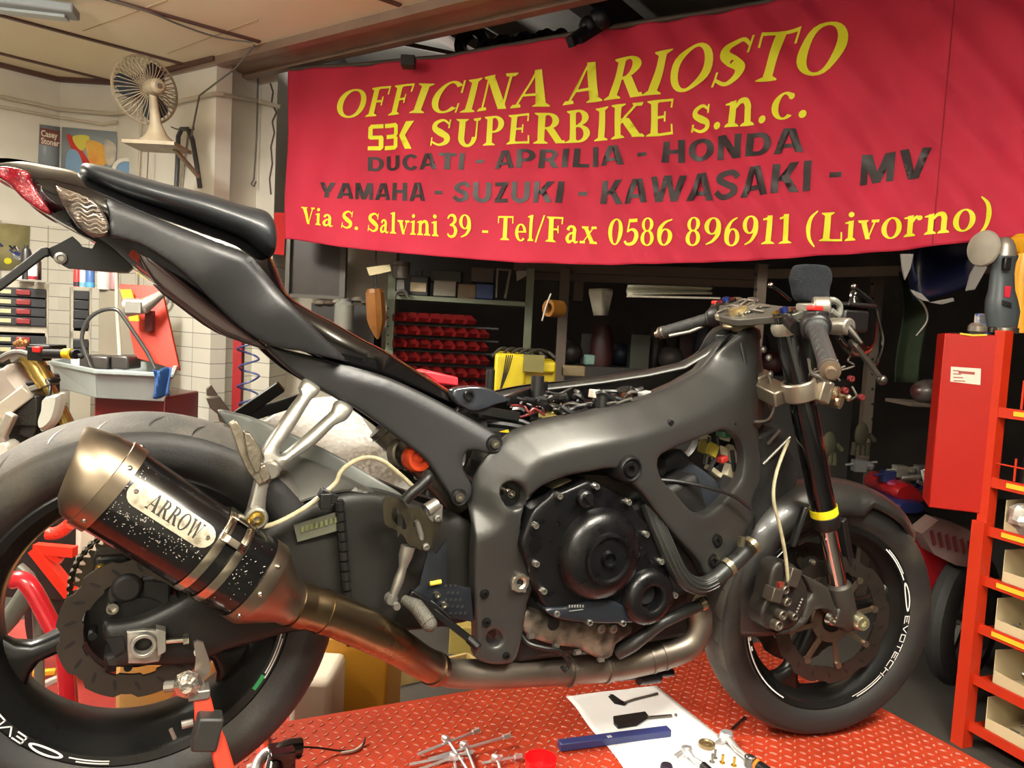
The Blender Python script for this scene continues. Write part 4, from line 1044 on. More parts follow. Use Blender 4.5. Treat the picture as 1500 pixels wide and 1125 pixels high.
for x,y in((1238,572),(1262,582),(1247,555)): b.lathe([(0,.004),(.005,.006),(.008,.005),(.009,-.006)],P(x,y,.02),(-.3,-1,0),16)
part(b,'horn_fitting',mat('dull red fitting','5d1417',.4))
# front fender: real shell around the tyre
b=MB();FR=V((math.cos(SA),-math.sin(SA),0))
def fen(f,g,rad=.322):
    t=math.radians(-52+150*f);d=arcdir(FAX,t);w=.075*(1-.5*max(0,(.12-f)/.12));a=(g-.5)*2
    rr_=rad-.075*abs(a)**2.6*(1 if f>.25 else .6)
    if f>.62 and g>.5: rr_-=.10*(f-.62)/.38*((g-.5)*2)
    return FC+d*(rr_+.01*math.sin(f*PI))+FAX*(w*math.copysign(min(1,abs(a)*1.15),a))
b.grid(fen,40,16)
part(b,'front_fender',mat('dull dark fender','22211f',.35,.1,coat=.2,var=.15,vs=6),solid=.003)
b=MB()
t=math.radians(20);b.bar(P(1180,742,-.14),P(1160,800,-.13),.02,.012);b.bar(P(1232,760,-.12),P(1250,860,-.1),.02,.02);part(b,'fender_stay',darkp,bevel=.003)
b=MB();b.tube([P(1155,645,-.1),P(1138,690,-.13),P(1133,730,-.15),P(1142,770,-.16),P(1150,810,-.165),P(1155,858,-.17)],.004,10,smooth=5);part(b,'brake_line',hoseM)
b=MB();b.tube([P(1118,680,-.05),P(1158,640,-.08)],.004,8);b.tube([P(1125,650,-.05),P(1142,630,-.08)],.004,8);part(b,'radiator_stay',alu)
# ================================================================ room
f0=V((math.sin(YAW),math.cos(YAW),0));r0=V(_r0)
def W(r,d,z): return V((CAM.x,CAM.y,0))+r0*r+f0*d+V((0,0,z))
def vat(x,d,z,y=500):
    """point seen in column x at ground distance d and height z"""
    r=(x-750)/F*d
    for _ in range(6):
        p=W(r,d,z);v=p-CAM;dd=v.dot(FW);px=750+F*v.dot(RT)/dd;r+=(x-px)/F*dd
    return W(r,d,z)
CZ=3.1
wallM=bpy.data.materials.new('plaster and tile wall');wallM.use_nodes=True
nt=wallM.node_tree;L=nt.links.new;bs=nt.nodes['Principled BSDF'];bs.inputs['Roughness'].default_value=.6
uv=nt.nodes.new('ShaderNodeUVMap');br_=nt.nodes.new('ShaderNodeTexBrick');L(uv.outputs[0],br_.inputs['Vector'])
br_.offset=0;br_.inputs['Scale'].default_value=1;br_.inputs['Brick Width'].default_value=.3;br_.inputs['Row Height'].default_value=.1;br_.inputs['Mortar Size'].default_value=.003;br_.inputs['Mortar Smooth'].default_value=.2
br_.inputs['Color1'].default_value=rgb('e0dccf');br_.inputs['Color2'].default_value=rgb('d6d2c4');br_.inputs['Mortar'].default_value=rgb('8d897e')
nz=nt.nodes.new('ShaderNodeTexNoise');nz.inputs['Scale'].default_value=2.2;nz.inputs['Detail'].default_value=6;L(uv.outputs[0],nz.inputs['Vector'])
cr=nt.nodes.new('ShaderNodeValToRGB');cr.color_ramp.elements[0].color=rgb('d6d2c4');cr.color_ramp.elements[1].color=rgb('e6e2d6');cr.color_ramp.elements[0].position=.3;cr.color_ramp.elements[1].position=.6;L(nz.outputs['Fac'],cr.inputs['Fac'])
sp=nt.nodes.new('ShaderNodeSeparateXYZ');L(uv.outputs[0],sp.inputs[0]);gt=nt.nodes.new('ShaderNodeMath');gt.operation='LESS_THAN';gt.inputs[1].default_value=2.02;L(sp.outputs['Y'],gt.inputs[0])
mx=nt.nodes.new('ShaderNodeMix');mx.data_type='RGBA';L(gt.outputs[0],mx.inputs[0]);L(cr.outputs[0],mx.inputs[6]);L(br_.outputs['Color'],mx.inputs[7]);L(mx.outputs[2],bs.inputs['Base Color'])
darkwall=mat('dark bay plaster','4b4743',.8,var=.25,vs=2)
def struct(o): o['kind']='structure';return o
def wall(name,a,b_,z0,z1,m,th=.12,out=1):
    a=V(a);b_=V(b_);d=(b_-a);Lw=d.length;n=V((-d.y,d.x,0)).normalized()*th*out
    mb=MB();A=[V((a.x,a.y,z0)),V((b_.x,b_.y,z0)),V((b_.x,b_.y,z1)),V((a.x,a.y,z1))]
    mb.add(A+[p+n for p in A],[(0,1,2,3),(7,6,5,4),(0,4,5,1),(1,5,6,2),(2,6,7,3),(3,7,4,0)])
    o=mb.build(name,m,fix=False);me=o.data;uvl=me.uv_layers.new(name='UVMap')
    for lp in me.loops:
        co_=me.vertices[lp.vertex_index].co;uvl.data[lp.index].uv=((V((co_.x,co_.y,0))-V((a.x,a.y,0))).dot(d.normalized())+a.x*.37,co_.z)
    return struct(o)
A_=onZ(88,115,CZ);B_=onZ(172,120,CZ);C_=onZ(318,85,CZ);E_=vat(380,5.6,CZ);G_=vat(407,5.5,CZ)
dirA=(onZ(0,93,CZ)-A_).normalized();A0=A_+dirA*5
wall('wall_left',A0,A_,0,CZ,wallM);wall('wall_left_chamfer',A_,B_,0,CZ,wallM);wall('wall_fan_side',B_,C_,0,CZ,wallM)
# pier: a solid pillar
H_=C_+(E_-C_)*1.0+f0*.55;
b=MB();pts=[C_,E_,G_,G_+f0*.5,C_-r0*.05+f0*1.1]
b.poly([V((p.x,p.y,0)) for p in pts],(0,0,3.9))
pm=mat('pier plaster','cfc3b4',.7,var=.06,vs=3);o=b.build('wall_pier',wallM);me=o.data;uvl=me.uv_layers.new(name='UVMap')
for lp in me.loops:
    c=me.vertices[lp.vertex_index].co;uvl.data[lp.index].uv=(c.x*.9-c.y*.45,c.z)
struct(o)
# deep bay behind the banner
backD=7.6;BL=vat(300,backD,CZ);BR=W(7.5,backD,CZ)
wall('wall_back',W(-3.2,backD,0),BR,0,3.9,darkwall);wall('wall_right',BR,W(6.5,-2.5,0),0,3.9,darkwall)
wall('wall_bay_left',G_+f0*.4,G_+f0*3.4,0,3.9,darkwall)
wall('wall_camera_side',W(6.5,-2.5,0),W(-5.5,-2.5,0),0,CZ,wallM);wall('wall_far_left',W(-5.5,-2.5,0),A0,0,CZ,wallM)
def floorpoly(name,pts,z,th,m):
    b=MB();b.poly([V((p.x,p.y,z)) for p in pts],(0,0,th));return struct(b.build(name,m))
FP=[W(-5.6,-2.6,0),W(7.6,-2.6,0),W(7.7,backD+.1,0),W(-3.3,backD+.1,0),A0+f0*.1]
floorpoly('floor',FP,-.1,.1,mat('stained concrete','37342f',.7,var=.3,vs=2,bump=.2,bs=30))
# lowered ceiling of cream panels on the camera side of the beam
b1=onZ(381,60,CZ);b2=onZ(640,0,CZ);bd=(b2-B_).normalized();bn=V((-bd.y,bd.x,0))
if bn.dot(f0)<0:bn=-bn
bw0=B_-bd*.3;bw1=b1+bd*7
CP=[A0-f0*.2,A_+f0*.2,bw0+bn*.05,bw1+bn*.05,W(6.6,-2.6,0),W(-5.6,-2.6,0)]
cm=mat('cream ceiling panel','f0e4c8',.6,col2='e8d9b8',vs=1.4)
floorpoly('ceiling',CP,CZ,.08,cm)
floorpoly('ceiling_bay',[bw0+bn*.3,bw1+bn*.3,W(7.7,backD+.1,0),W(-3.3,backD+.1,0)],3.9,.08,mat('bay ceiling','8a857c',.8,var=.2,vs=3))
brown=mat('brown ceiling trim','5b3d33',.5)
def strip(a,c,w=.03,h=.012,nm='trim_1'):
    b=MB();b.bar(V((a.x,a.y,CZ-h/2)),V((c.x,c.y,CZ-h/2)),w,h);return struct(b.build(nm,brown))
k=1
for (p,q) in(((0,21),(269,93)),((169,0),(381,60)),((0,77),(172,120))):
    a=onZ(*p,CZ);c=onZ(*q,CZ);a=a+(a-c).normalized()*4;strip(a,c,nm='trim_%d'%k);k+=1
d3=(onZ(381,60,CZ)-onZ(169,0,CZ)).normalized()
for i in(1,2,3):
    c=b1+bd*1.15*i;strip(c,c-d3*6,nm='trim_%d'%k);k+=1
for (p,q) in((A0,A_),(A_,B_),(B_,C_)):
    strip(p-f0*.03,q-f0*.03,.04,.03,nm='trim_%d'%k);k+=1
sm=mat('panel seam','b59f78',.7)
for p,q in(((122,45),(245,0)),((245,78),(378,28))):
    a=onZ(*p,CZ);c=onZ(*q,CZ);b=MB();b.bar(V((a.x,a.y,CZ-.001)),V((c.x,c.y,CZ-.001)),.006,.004);struct(b.build('trim_%d'%k,sm));k+=1
# beam
b=MB();
for (o_,w,z0,z1) in((.03,.06,CZ-.05,CZ+.02),(.17,.22,CZ-.015,CZ+.1),(.31,.06,CZ-.04,CZ+.8)):
    a=bw0+bn*o_;c=bw1+bn*o_;b.bar(V((a.x,a.y,(z0+z1)/2)),V((c.x,c.y,(z0+z1)/2)),w,z1-z0)
struct(b.build('ceiling_beam',mat('varnished brown beam','86705f',.35,var=.15,vs=5,coat=.2)))
for i,s_ in enumerate((1.3,2.5,3.7,4.9)):
    b=MB();a=b1+bd*(s_-1.2)+bn*.35;c=a+bn*3;b.bar(V((a.x,a.y,3.72)),V((c.x,c.y,3.72)),.16,.2);struct(b.build('trim_%d'%(k+i),mat('old timber','5d5047',.7)))
k+=4
def wallpt(x,y,p,q,off=.02):
    """point on the vertical plane through p,q (in front of it by off)"""
    n=V((-(q-p).y,(q-p).x,0)).normalized()
    if n.dot(f0)>0:n=-n
    r=ray(x,y);c=p+n*off;t=(c-CAM).dot(n)/r.dot(n);return CAM+r*t
# pipes and cables on the wall
pg=mat('painted conduit','c4bba9',.5)
def walltube(name,lab,segs,r,m,cat='pipe',off=.03):
    b=MB();b.tube([wallpt(x,y,*pl,off) for x,y,pl in segs],r,10);o=b.build(name,m);tagp(o,lab,cat);return o
W1=(A0,A_);W2=(A_,B_);W3=(B_,C_);W4=(C_,E_);W5=(E_,G_)
walltube('wall_conduit','upper thin painted conduit running round the left walls below the ceiling',[(0,141,W1),(86,160,W2),(165,167,W2),(245,153,W3),(312,137,W3),(325,138,W4),(378,148,W4),(412,157,W5)],.014,pg)
walltube('wall_conduit','lower thin conduit on the left wall above the posters',[(-20,152,W1),(86,172,W2),(150,182,W2),(172,178,W3)],.010,pg)
walltube('drop_conduit','thin vertical conduit going down behind the wall fan',[(207,165,W3),(203,250,W3),(200,420,W3)],.009,pg)
walltube('electric_cable','slack cable running from the beam corner to the conduit joint by the fan',[(373,66,W3),(345,100,W3),(292,140,W3),(287,165,W3),(280,200,W3)],.006,mat('cable grey','6a655c',.6),'cable',.08)
walltube('electric_cable','cable with a loop at its end hanging on the pier',[(378,95,W4),(376,200,W4),(372,262,W4),(368,270,W4),(372,273,W4),(375,266,W4)],.006,MATS['cable grey'],'cable',.03)
walltube('ceiling_cable','thin dark cable stapled along the ceiling toward the pier',[(200,5,W3),(260,35,W3)],.004,MATS['cable grey'],'cable',.02) if 0 else None
b=MB();b.tube([onZ(x,y,CZ-.02) for x,y in((160,0),(225,20),(260,35),(320,55),(370,62))],.006,8,smooth=4);o=b.build('ceiling_cable',MATS['cable grey']);tagp(o,'thin dark cable sagging along the cream ceiling toward the pier','cable')
# crack in pier
b=MB();cp_=[(396,122),(400,135),(398,150),(405,165),(399,178),(402,195),(397,215),(399,240),(395,262),(397,285)]
for a,c in zip(cp_,cp_[1:]): b.bar(wallpt(*a,*W5,.003),wallpt(*c,*W5,.003),.012,.004,-f0)
o=b.build('trim_40',mat('crack','5a5148',.9));struct(o)
# ---------------------------------------------------------------- banner
PB0=vat(425,5.05,2.5)
hb=(W(-1.4625,5.07,0),W(-1.4625+.885*4.6,5.07-.465*4.6,0))
bdir=(hb[1]-hb[0]).normalized();bnor=V((-bdir.y,bdir.x,0))
if bnor.dot(f0)>0:bnor=-bnor
def bray(x,y):
    r=ray(x,y);t=(hb[0]-CAM).dot(bnor)/r.dot(bnor);p=CAM+r*t;return ((p-hb[0]).dot(bdir),p.z)
def bfold(u,z):
    w=.010*math.sin(u*9+z*2.3)+.006*math.sin(u*23-z*5+1)+.012*math.sin(u*3.1+z*7)*.5
    w+=.017*math.sin((u+z*.8)*27)*max(0,min(1,(u-1.4)/1.2))*.7
    w+=.007*noise.noise(V((u*2.5,z*2.5,0)))*2+.006*math.sin(u*11+z*30*.2)
    w+=.045*noise.noise(V((u*1.1,z*.9,4)))
    return w
def bpt(u,z,o=0):
    p=hb[0]+bdir*u;return V((p.x,p.y,z))+bnor*(bfold(u,z)+o)
topc=[bray(x,y) for x,y in((423,104),(520,97),(620,88),(760,66),(880,46),(1000,28),(1140,0))]
botc=[bray(x,y) for x,y in((425,350),(500,362),(600,372),(760,385),(870,388),(1000,386),(1150,379),(1300,368),(1500,347))]
def interp(C,u):
    if u<=C[0][0]:return C[0][1]
    for (a,p),(c,q) in zip(C,C[1:]):
        if u<=c:return p+(q-p)*(u-a)/(c-a)
    (a,p),(c,q)=C[-2:];return p+(q-p)*(u-a)/(c-a)*.6 if 0 else q+(q-p)/(c-a)*(u-c)*.3
U0,U1=topc[0][0],4.75
b=MB()
def bg(f,g):
    u=U0+(U1-U0)*f;z0=interp(botc,u);z1=interp(topc,u);return bpt(u,z0+(z1-z0)*g)
b.grid(bg,330,90)
banM=mat('red cotton banner','c32341',.75,col2='b41d3a',vs=3,bump=.3,bs=500)
banner=thing('shop_banner','large red cloth banner lettered OFFICINA ARIOSTO in yellow and black','banner',tuple(hb[0]))
b.build('cloth',banM,banner,sharp=180,solid=.0015)
b=MB();us=bray(1380,200)[0];b.grid(lambda f,g:bpt(us+(f-.5)*.006-.0*g,interp(botc,us)+(interp(topc,us)-interp(botc,us))*g,.0025),1,60);b.build('seam',mat('banner seam','8e1228',.8),banner)
# ---------------------------------------------------------------- lettering
# own serif alphabet: every glyph is a list of closed outlines in cap-height units; returns (advance, polys)
S,Hh=.2,.075
def bar_(x0,y0,x1,y1,w,w1=None):
    w1=w if w1 is None else w1
    return [(x0-w/2,y0),(x0+w/2,y0),(x1+w1/2,y1),(x1-w1/2,y1)]
def rec(x0,y0,x1,y1): return [(x0,y0),(x1,y0),(x1,y1),(x0,y1)]
def serif(x,y,w=.42,up=False):
    h=.05;s=1 if not up else -1
    return [(x-w/2,y),(x+w/2,y),(x+w/2,y+s*h*.6),(x+S*.55,y+s*h*1.9),(x-S*.55,y+s*h*1.9),(x-w/2,y+s*h*.6)]
def stem(x,y0=0,y1=1,w=.42): return [rec(x-S/2,y0,x+S/2,y1),serif(x,y0,w),serif(x,y1,w,True)]
def ring(cx,cy,rx,ry,a0=0,a1=360,wx=S,wy=Hh,n=28):
    o=[];i_=[]
    for k in range(n+1):
        a=math.radians(a0+(a1-a0)*k/n);c,s=math.cos(a),math.sin(a)
        o.append((cx+rx*c,cy+ry*s));i_.append((cx+(rx-wx)*c,cy+(ry-wy)*s))
    full=abs(a1-a0)>=360
    if full: return [('hole',o[:-1],i_[:-1])]
    return [o+i_[::-1]]
def stroke(pts,ws):
    L=[];R=[]
    P_=catmull([V((x,y,0)) for x,y in pts],5);n=len(P_)
    for i,p in enumerate(P_):
        t=(P_[min(i+1,n-1)]-P_[max(i-1,0)]).normalized();f=i/(n-1)*(len(ws)-1);k=int(min(f,len(ws)-2));w=ws[k]+(ws[k+1]-ws[k])*(f-k)
        L.append((p.x-t.y*w/2,p.y+t.x*w/2));R.append((p.x+t.y*w/2,p.y-t.x*w/2))
    return L+R[::-1]
def tri_(a,b_,c): return [a,b_,c]
X=.68 # x-height
def lower_s(cx,h,w,sw): 
    return [stroke([(cx+w*.38,h*.80),(cx+w*.1,h*.955),(cx-w*.25,h*.85),(cx-w*.28,h*.66),(cx,h*.5),(cx+w*.3,h*.34),(cx+w*.28,h*.14),(cx-.02,h*.045),(cx-w*.38,h*.17)],[.06,.08,sw*.8,sw,sw*1.2,sw,sw*.8,.08,.06]),
            bar_(cx+w*.36,h*.66,cx+w*.40,h*.98,.05),bar_(cx-w*.40,h*.02,cx-w*.38,h*.33,.05)]
G={}
G['O']=(1.0,ring(.5,.5,.46,.52,wx=.2,wy=.07))
G['C']=(.92,ring(.5,.5,.46,.52,42,318,wx=.2,wy=.07)+[bar_(.86,.62,.86,1.0,.06),bar_(.86,0,.86,.3,.05)])
G['F']=(.8,stem(.26)+[rec(.2,.925,.74,1),rec(.3,.47,.56,.545),bar_(.71,.72,.72,1,.05),bar_(.55,.36,.55,.66,.05)])
G['E']=(.86,stem(.26)+[rec(.2,.925,.76,1),rec(.2,0,.78,.075),rec(.3,.47,.58,.545),bar_(.73,.74,.74,1,.05),bar_(.79,0,.77,.28,.05),bar_(.57,.37,.57,.65,.05)])
G['I']=(.5,stem(.25))
G['N']=(1.05,[rec(.15,0,.22,1),serif(.185,0,.32),serif(.2,1,.36,True),bar_(.82,0,.22,1,.24),rec(.79,0,.86,1),serif(.83,1,.32,True)])
G['A']=(1.0,[bar_(.12,0,.46,1,.075),bar_(.82,0,.48,1,.25,.2),rec(.24,.3,.68,.37),serif(.13,0,.3),serif(.82,0,.42)])
G['R']=(.95,stem(.26)+ring(.42,.735,.34,.265,-90,90,wx=.2,wy=.07)+[rec(.3,.93,.44,1),rec(.3,.47,.44,.54),bar_(.84,0,.5,.5,.24),serif(.86,0,.3)])
G['P']=(.82,stem(.26)+ring(.42,.715,.34,.285,-90,90,wx=.2,wy=.07)+[rec(.3,.93,.44,1),rec(.3,.43,.44,.5)])
G['B']=(.88,stem(.26)+ring(.42,.75,.32,.25,-90,90,wx=.19,wy=.07)+ring(.42,.27,.38,.27,-90,90,wx=.2,wy=.07)+[rec(.3,.93,.44,1),rec(.3,.47,.44,.54),rec(.3,0,.44,.07)])
G['S']=(.78,lower_s(.38,1,.74,.2))
G['T']=(.86,stem(.43)[0:2]+[rec(.05,.925,.81,1),bar_(.07,.70,.06,1,.05),bar_(.79,.70,.80,1,.05)])
G['U']=(1.02,[rec(.16,.3,.36,1),serif(.26,1,.4,True),rec(.76,.3,.83,1),serif(.8,1,.3,True)]+ring(.495,.34,.335,.36,180,360,wx=.2,wy=.11)[0:1])
G['K']=(1.0,stem(.26)+[bar_(.34,.40,.78,1,.09),bar_(.84,0,.46,.56,.25),serif(.8,1,.3,True),serif(.86,0,.34)])
G['V']=(.98,[bar_(.5,0,.2,1,.2,.24),bar_(.5,0,.8,1,.06,.075),serif(.2,1,.42,True),serif(.8,1,.28,True)])
G['L']=(.8,stem(.26)+[rec(.2,0,.74,.075),bar_(.74,0,.72,.32,.05)])
G['-']=(.42,[rec(.06,.28,.36,.38)])
G['.']=(.32,[circ(.16,.085,.095,14)])
G['/']=(.45,[bar_(.06,-.05,.4,1.05,.08)])
G['(']=(.42,[stroke([(.36,1.08),(.17,.85),(.11,.5),(.17,.1),(.36,-.2)],[.04,.11,.15,.11,.04])])
G[')']=(.42,[stroke([(.06,1.08),(.25,.85),(.31,.5),(.25,.1),(.06,-.2)],[.04,.11,.15,.11,.04])])
def ls(x,y0=0,y1=X): return [rec(x-.08,y0,x+.08,y1),serif(x,y0,.34),[(x-.19,y1-.05),(x+.08,y1+.02),(x+.08,y1-.12),(x-.19,y1-.09)]]
G['s']=(.56,lower_s(.27,X+.02,.56,.15))
G['n']=(.78,ls(.2)+[serif(.58,0,.34),rec(.5,0,.66,.46),stroke([(.26,.50),(.38,.64),(.52,.63),(.58,.5),(.58,.4)],[.06,.12,.15,.16,.16])])
G['r']=(.58,ls(.2)+[stroke([(.26,.46),(.33,.60),(.42,.64)],[.06,.1,.1]),circ(.46,.59,.085,12)])
G['c']=(.6,ring(.33,.34,.29,.36,50,315,wx=.16,wy=.06)+[circ(.5,.56,.075,12)])
G['e']=(.62,ring(.32,.34,.29,.36,0,315,wx=.16,wy=.06)+[rec(.15,.34,.58,.40)])
G['o']=(.68,ring(.34,.34,.31,.36,wx=.16,wy=.055))
G['i']=(.4,ls(.2)+[circ(.19,.9,.095,14)])
G['l']=(.4,[rec(.12,0,.28,1.05),serif(.2,0,.34),[(.02,1.0),(.28,1.07),(.28,.93),(.02,.96)]])
G['v']=(.68,[bar_(.34,0,.15,X,.14,.17),bar_(.34,0,.53,X,.05,.06),serif(.15,X,.32,True),serif(.53,X,.24,True)])
G['x']=(.7,[bar_(.54,0,.16,X,.17),bar_(.13,0,.52,X,.06),serif(.16,X,.28,True),serif(.53,X,.22,True),serif(.13,0,.22),serif(.56,0,.3)])
G['a']=(.64,[rec(.34,.08,.49,.5),stroke([(.14,.50),(.2,.63),(.34,.64),(.415,.52),(.415,.4)],[.13,.1,.1,.14,.15]),stroke([(.42,.42),(.22,.35),(.12,.18),(.2,.04),(.42,.14)],[.05,.09,.15,.12,.05]),stroke([(.42,.12),(.48,.03),(.6,.06)],[.14,.09,.05])])
G['0']=(.68,ring(.34,.5,.3,.51,wx=.17,wy=.055))
G['1']=(.56,[rec(.2,0,.38,1),serif(.29,0,.44),[(.06,.9),(.38,1.0),(.38,.86),(.06,.84)]])
G['3']=(.66,[stroke([(.08,.82),(.2,.96),(.42,.95),(.5,.76),(.38,.6),(.2,.54)],[.08,.1,.14,.18,.12,.05]),stroke([(.2,.54),(.42,.5),(.54,.3),(.44,.07),(.2,.03),(.07,.16)],[.05,.12,.19,.14,.1,.09])])
G['5']=(.66,[rec(.16,.87,.55,1),bar_(.14,.5,.18,1,.07),stroke([(.13,.5),(.3,.6),(.48,.52),(.54,.32),(.44,.08),(.2,.03),(.07,.15)],[.06,.09,.15,.19,.15,.1,.09])])
G['6']=(.68,ring(.35,.3,.28,.32,wx=.16,wy=.055)+[stroke([(.54,.97),(.3,.85),(.15,.6),(.14,.32)],[.04,.1,.15,.16])])
G['9']=(.68,ring(.33,.7,.28,.32,wx=.16,wy=.055)+[stroke([(.14,.03),(.38,.15),(.53,.4),(.54,.68)],[.04,.1,.15,.16])])
G['8']=(.68,ring(.34,.755,.25,.26,wx=.14,wy=.05)+ring(.34,.27,.29,.29,wx=.16,wy=.055))
G[' ']=(.36,[])
def layout(txt,gly=G,track=.02):
    x=0;out=[]
    for ch in txt:
        a,ps=gly[ch];
        for p in ps:
            if p and p[0]=='hole':out.append(([(q[0]+x,q[1]) for q in p[1]],[[(q[0]+x,q[1]) for q in p[2]]]))
            else:out.append(([(q[0]+x,q[1]) for q in p],[]))
        x+=a+track
    return out,x-track
def put(mb,txt,fn,lay=None,step=.14,slant=0,lift0=0):
    polys,w=(lay or layout)(txt) if not isinstance(lay,tuple) else lay
    k=0
    for o,hs in polys:
        o2=resample(o,step);hs2=[resample(h,step) for h in hs]
        try: vv,fs=tri2d(o2,hs2,step)
        except Exception: continue
        k+=1
        mb.add([fn((x+slant*y)/w,y,lift0+.00012*(k%7)) for x,y in vv],fs)
# sans letters from the built-in font
def sans(txt,bold=.03):
    cu=bpy.data.curves.new('t','FONT');cu.body=txt;cu.offset=bold;cu.size=1;cu.resolution_u=3
    o=bpy.data.objects.new('t',cu);COL.objects.link(o);dg=bpy.context.evaluated_depsgraph_get();me=bpy.data.meshes.new_from_object(o.evaluated_get(dg))
    bm=bmesh.new();bm.from_mesh(me);bmesh.ops.triangulate(bm,faces=bm.faces)
    for _ in range(2):
        es=[e for e in bm.edges if e.calc_length()>.22]
        if es:bmesh.ops.subdivide_edges(bm,edges=es,cuts=1);bmesh.ops.triangulate(bm,faces=bm.faces)
    vs=[(v.co.x,v.co.y) for v in bm.verts];fs=[tuple(v.index for v in f.verts) for f in bm.faces];bm.free()
    bpy.data.objects.remove(o);bpy.data.curves.remove(cu);bpy.data.meshes.remove(me)
    x0=min(v[0] for v in vs);x1=max(v[0] for v in vs);y1=max(v[1] for v in vs);y0=min(v[1] for v in vs)
    return [((x-x0)/(x1-x0),y/.70) for x,y in vs],fs
def sans_put(mb,txt,fn,bold=.03):
    vv,fs=sans(txt,bold);mb.add([fn(x,y,0) for x,y in vv],fs)
# heavy sans capitals, drawn the same way
w_=.24;h_=.19;G2={' ':(.34,[]),'-':(.5,[rec(.06,.36,.42,.54)])}
G2['I']=(.38,[rec(.06,0,.06+w_,1)])
G2['L']=(.72,[rec(.06,0,.06+w_,1),rec(.06,0,.68,h_)])
G2['T']=(.78,[rec(.27,0,.27+w_,1),rec(.02,1-h_,.76,1)])
G2['H']=(.92,[rec(.06,0,.30,1),rec(.62,0,.86,1),rec(.2,.42,.7,.6)])
G2['N']=(.94,[rec(.06,0,.28,1),rec(.66,0,.88,1),bar_(.74,0,.20,1,.28)])
G2['M']=(1.1,[rec(.06,0,.27,1),rec(.83,0,1.04,1),bar_(.55,0,.22,1,.24,.28),bar_(.55,0,.88,1,.24,.28)])
G2['A']=(.96,[bar_(.13,0,.42,1,.25,.24),bar_(.83,0,.54,1,.25,.24),rec(.24,.2,.72,.36)])
G2['V']=(.92,[bar_(.42,0,.14,1,.22,.26),bar_(.50,0,.78,1,.22,.26)])
G2['Y']=(.9,[rec(.33,0,.57,.48),bar_(.40,.38,.15,1,.24,.28),bar_(.50,.38,.75,1,.24,.28)])
G2['K']=(.95,[rec(.06,0,.30,1),bar_(.36,.40,.76,1,.27,.30),bar_(.80,0,.46,.60,.29,.25)])
G2['Z']=(.8,[rec(.06,0,.74,h_),rec(.06,1-h_,.74,1),bar_(.2,.1,.6,.9,.28)])
G2['W']=(1.35,[bar_(.35,0,.14,1,.22,.25),bar_(.41,0,.64,1,.2,.2),bar_(.92,0,.69,1,.2,.2),bar_(.98,0,1.19,1,.22,.25)])
G2['O']=(.98,ring(.49,.5,.45,.52,wx=.25,wy=.19))
G2['C']=(.92,ring(.49,.5,.45,.52,38,322,wx=.25,wy=.19))
G2['D']=(.94,[rec(.06,0,.30,1),rec(.2,0,.48,h_),rec(.2,1-h_,.48,1)]+ring(.46,.5,.42,.5,-90,90,wx=.24,wy=.19))
G2['U']=(.94,[rec(.06,.36,.30,1),rec(.62,.36,.86,1)]+ring(.46,.38,.40,.40,180,360,wx=.24,wy=.2))
G2['P']=(.84,[rec(.06,0,.30,1),rec(.2,1-.17,.46,1),rec(.2,.33,.46,.50)]+ring(.44,.665,.36,.335,-90,90,wx=.23,wy=.17))
G2['R']=(.92,[rec(.06,0,.30,1),rec(.2,1-.17,.48,1),rec(.2,.38,.48,.54),bar_(.76,0,.5,.5,.28,.26)]+ring(.46,.69,.36,.31,-90,90,wx=.23,wy=.16))
G2['S']=(.86,[stroke([(.78,.74),(.62,.92),(.40,.92),(.2,.82),(.19,.66),(.42,.52),(.64,.40),(.67,.22),(.48,.09),(.25,.09),(.06,.27)],[.2,.19,.19,.22,.24,.22,.24,.22,.19,.19,.2])])
yel=mat('yellow banner paint','e8ea2c',.6);blt=mat('black flock lettering','2f2527',.5,col2='1f181a',vs=14,rvar=.1)
def line_fn(bl,tl,off=.004):
    """bl: baseline pixel samples, tl: cap-line pixel samples; both at the same fractions"""
    B=[bray(*p) for p in bl];T=[bray(*p) for p in tl]
    ub=B[0][0];ue=B[-1][0]
    def fn(x,y,l=0):
        u=ub+(ue-ub)*x
        zb=interp(B,u);zt=interp(T,u)
        return bpt(u,zb+(zt-zb)*y,off+l)
    return fn
b=MB()
put(b,'OFFICINA ARIOSTO',line_fn([(490,173),(640,166),(780,157),(900,146),(1060,128),(1230,106)],[(494,133),(640,122),(780,104),(900,88),(1060,60),(1256,25)]),slant=.25)
put(b,'SUPERBIKE s.n.c.',line_fn([(632,216),(760,212),(880,205),(980,197),(1080,187),(1186,172)],[(632,176),(760,168),(880,157),(980,145),(1080,131),(1186,113)]))
put(b,'Via S. Salvini 39 - Tel/Fax 0586 896911 (Livorno)',line_fn([(441,327),(560,341),(700,350),(820,356),(960,360),(1100,359),(1250,352),(1350,345),(1452,336)],[(441,303),(560,312),(700,316),(820,319),(960,320),(1100,317),(1250,310),(1350,301),(1452,291)]))
b.build('yellow_lettering',yel,banner,fix=False,sharp=180)
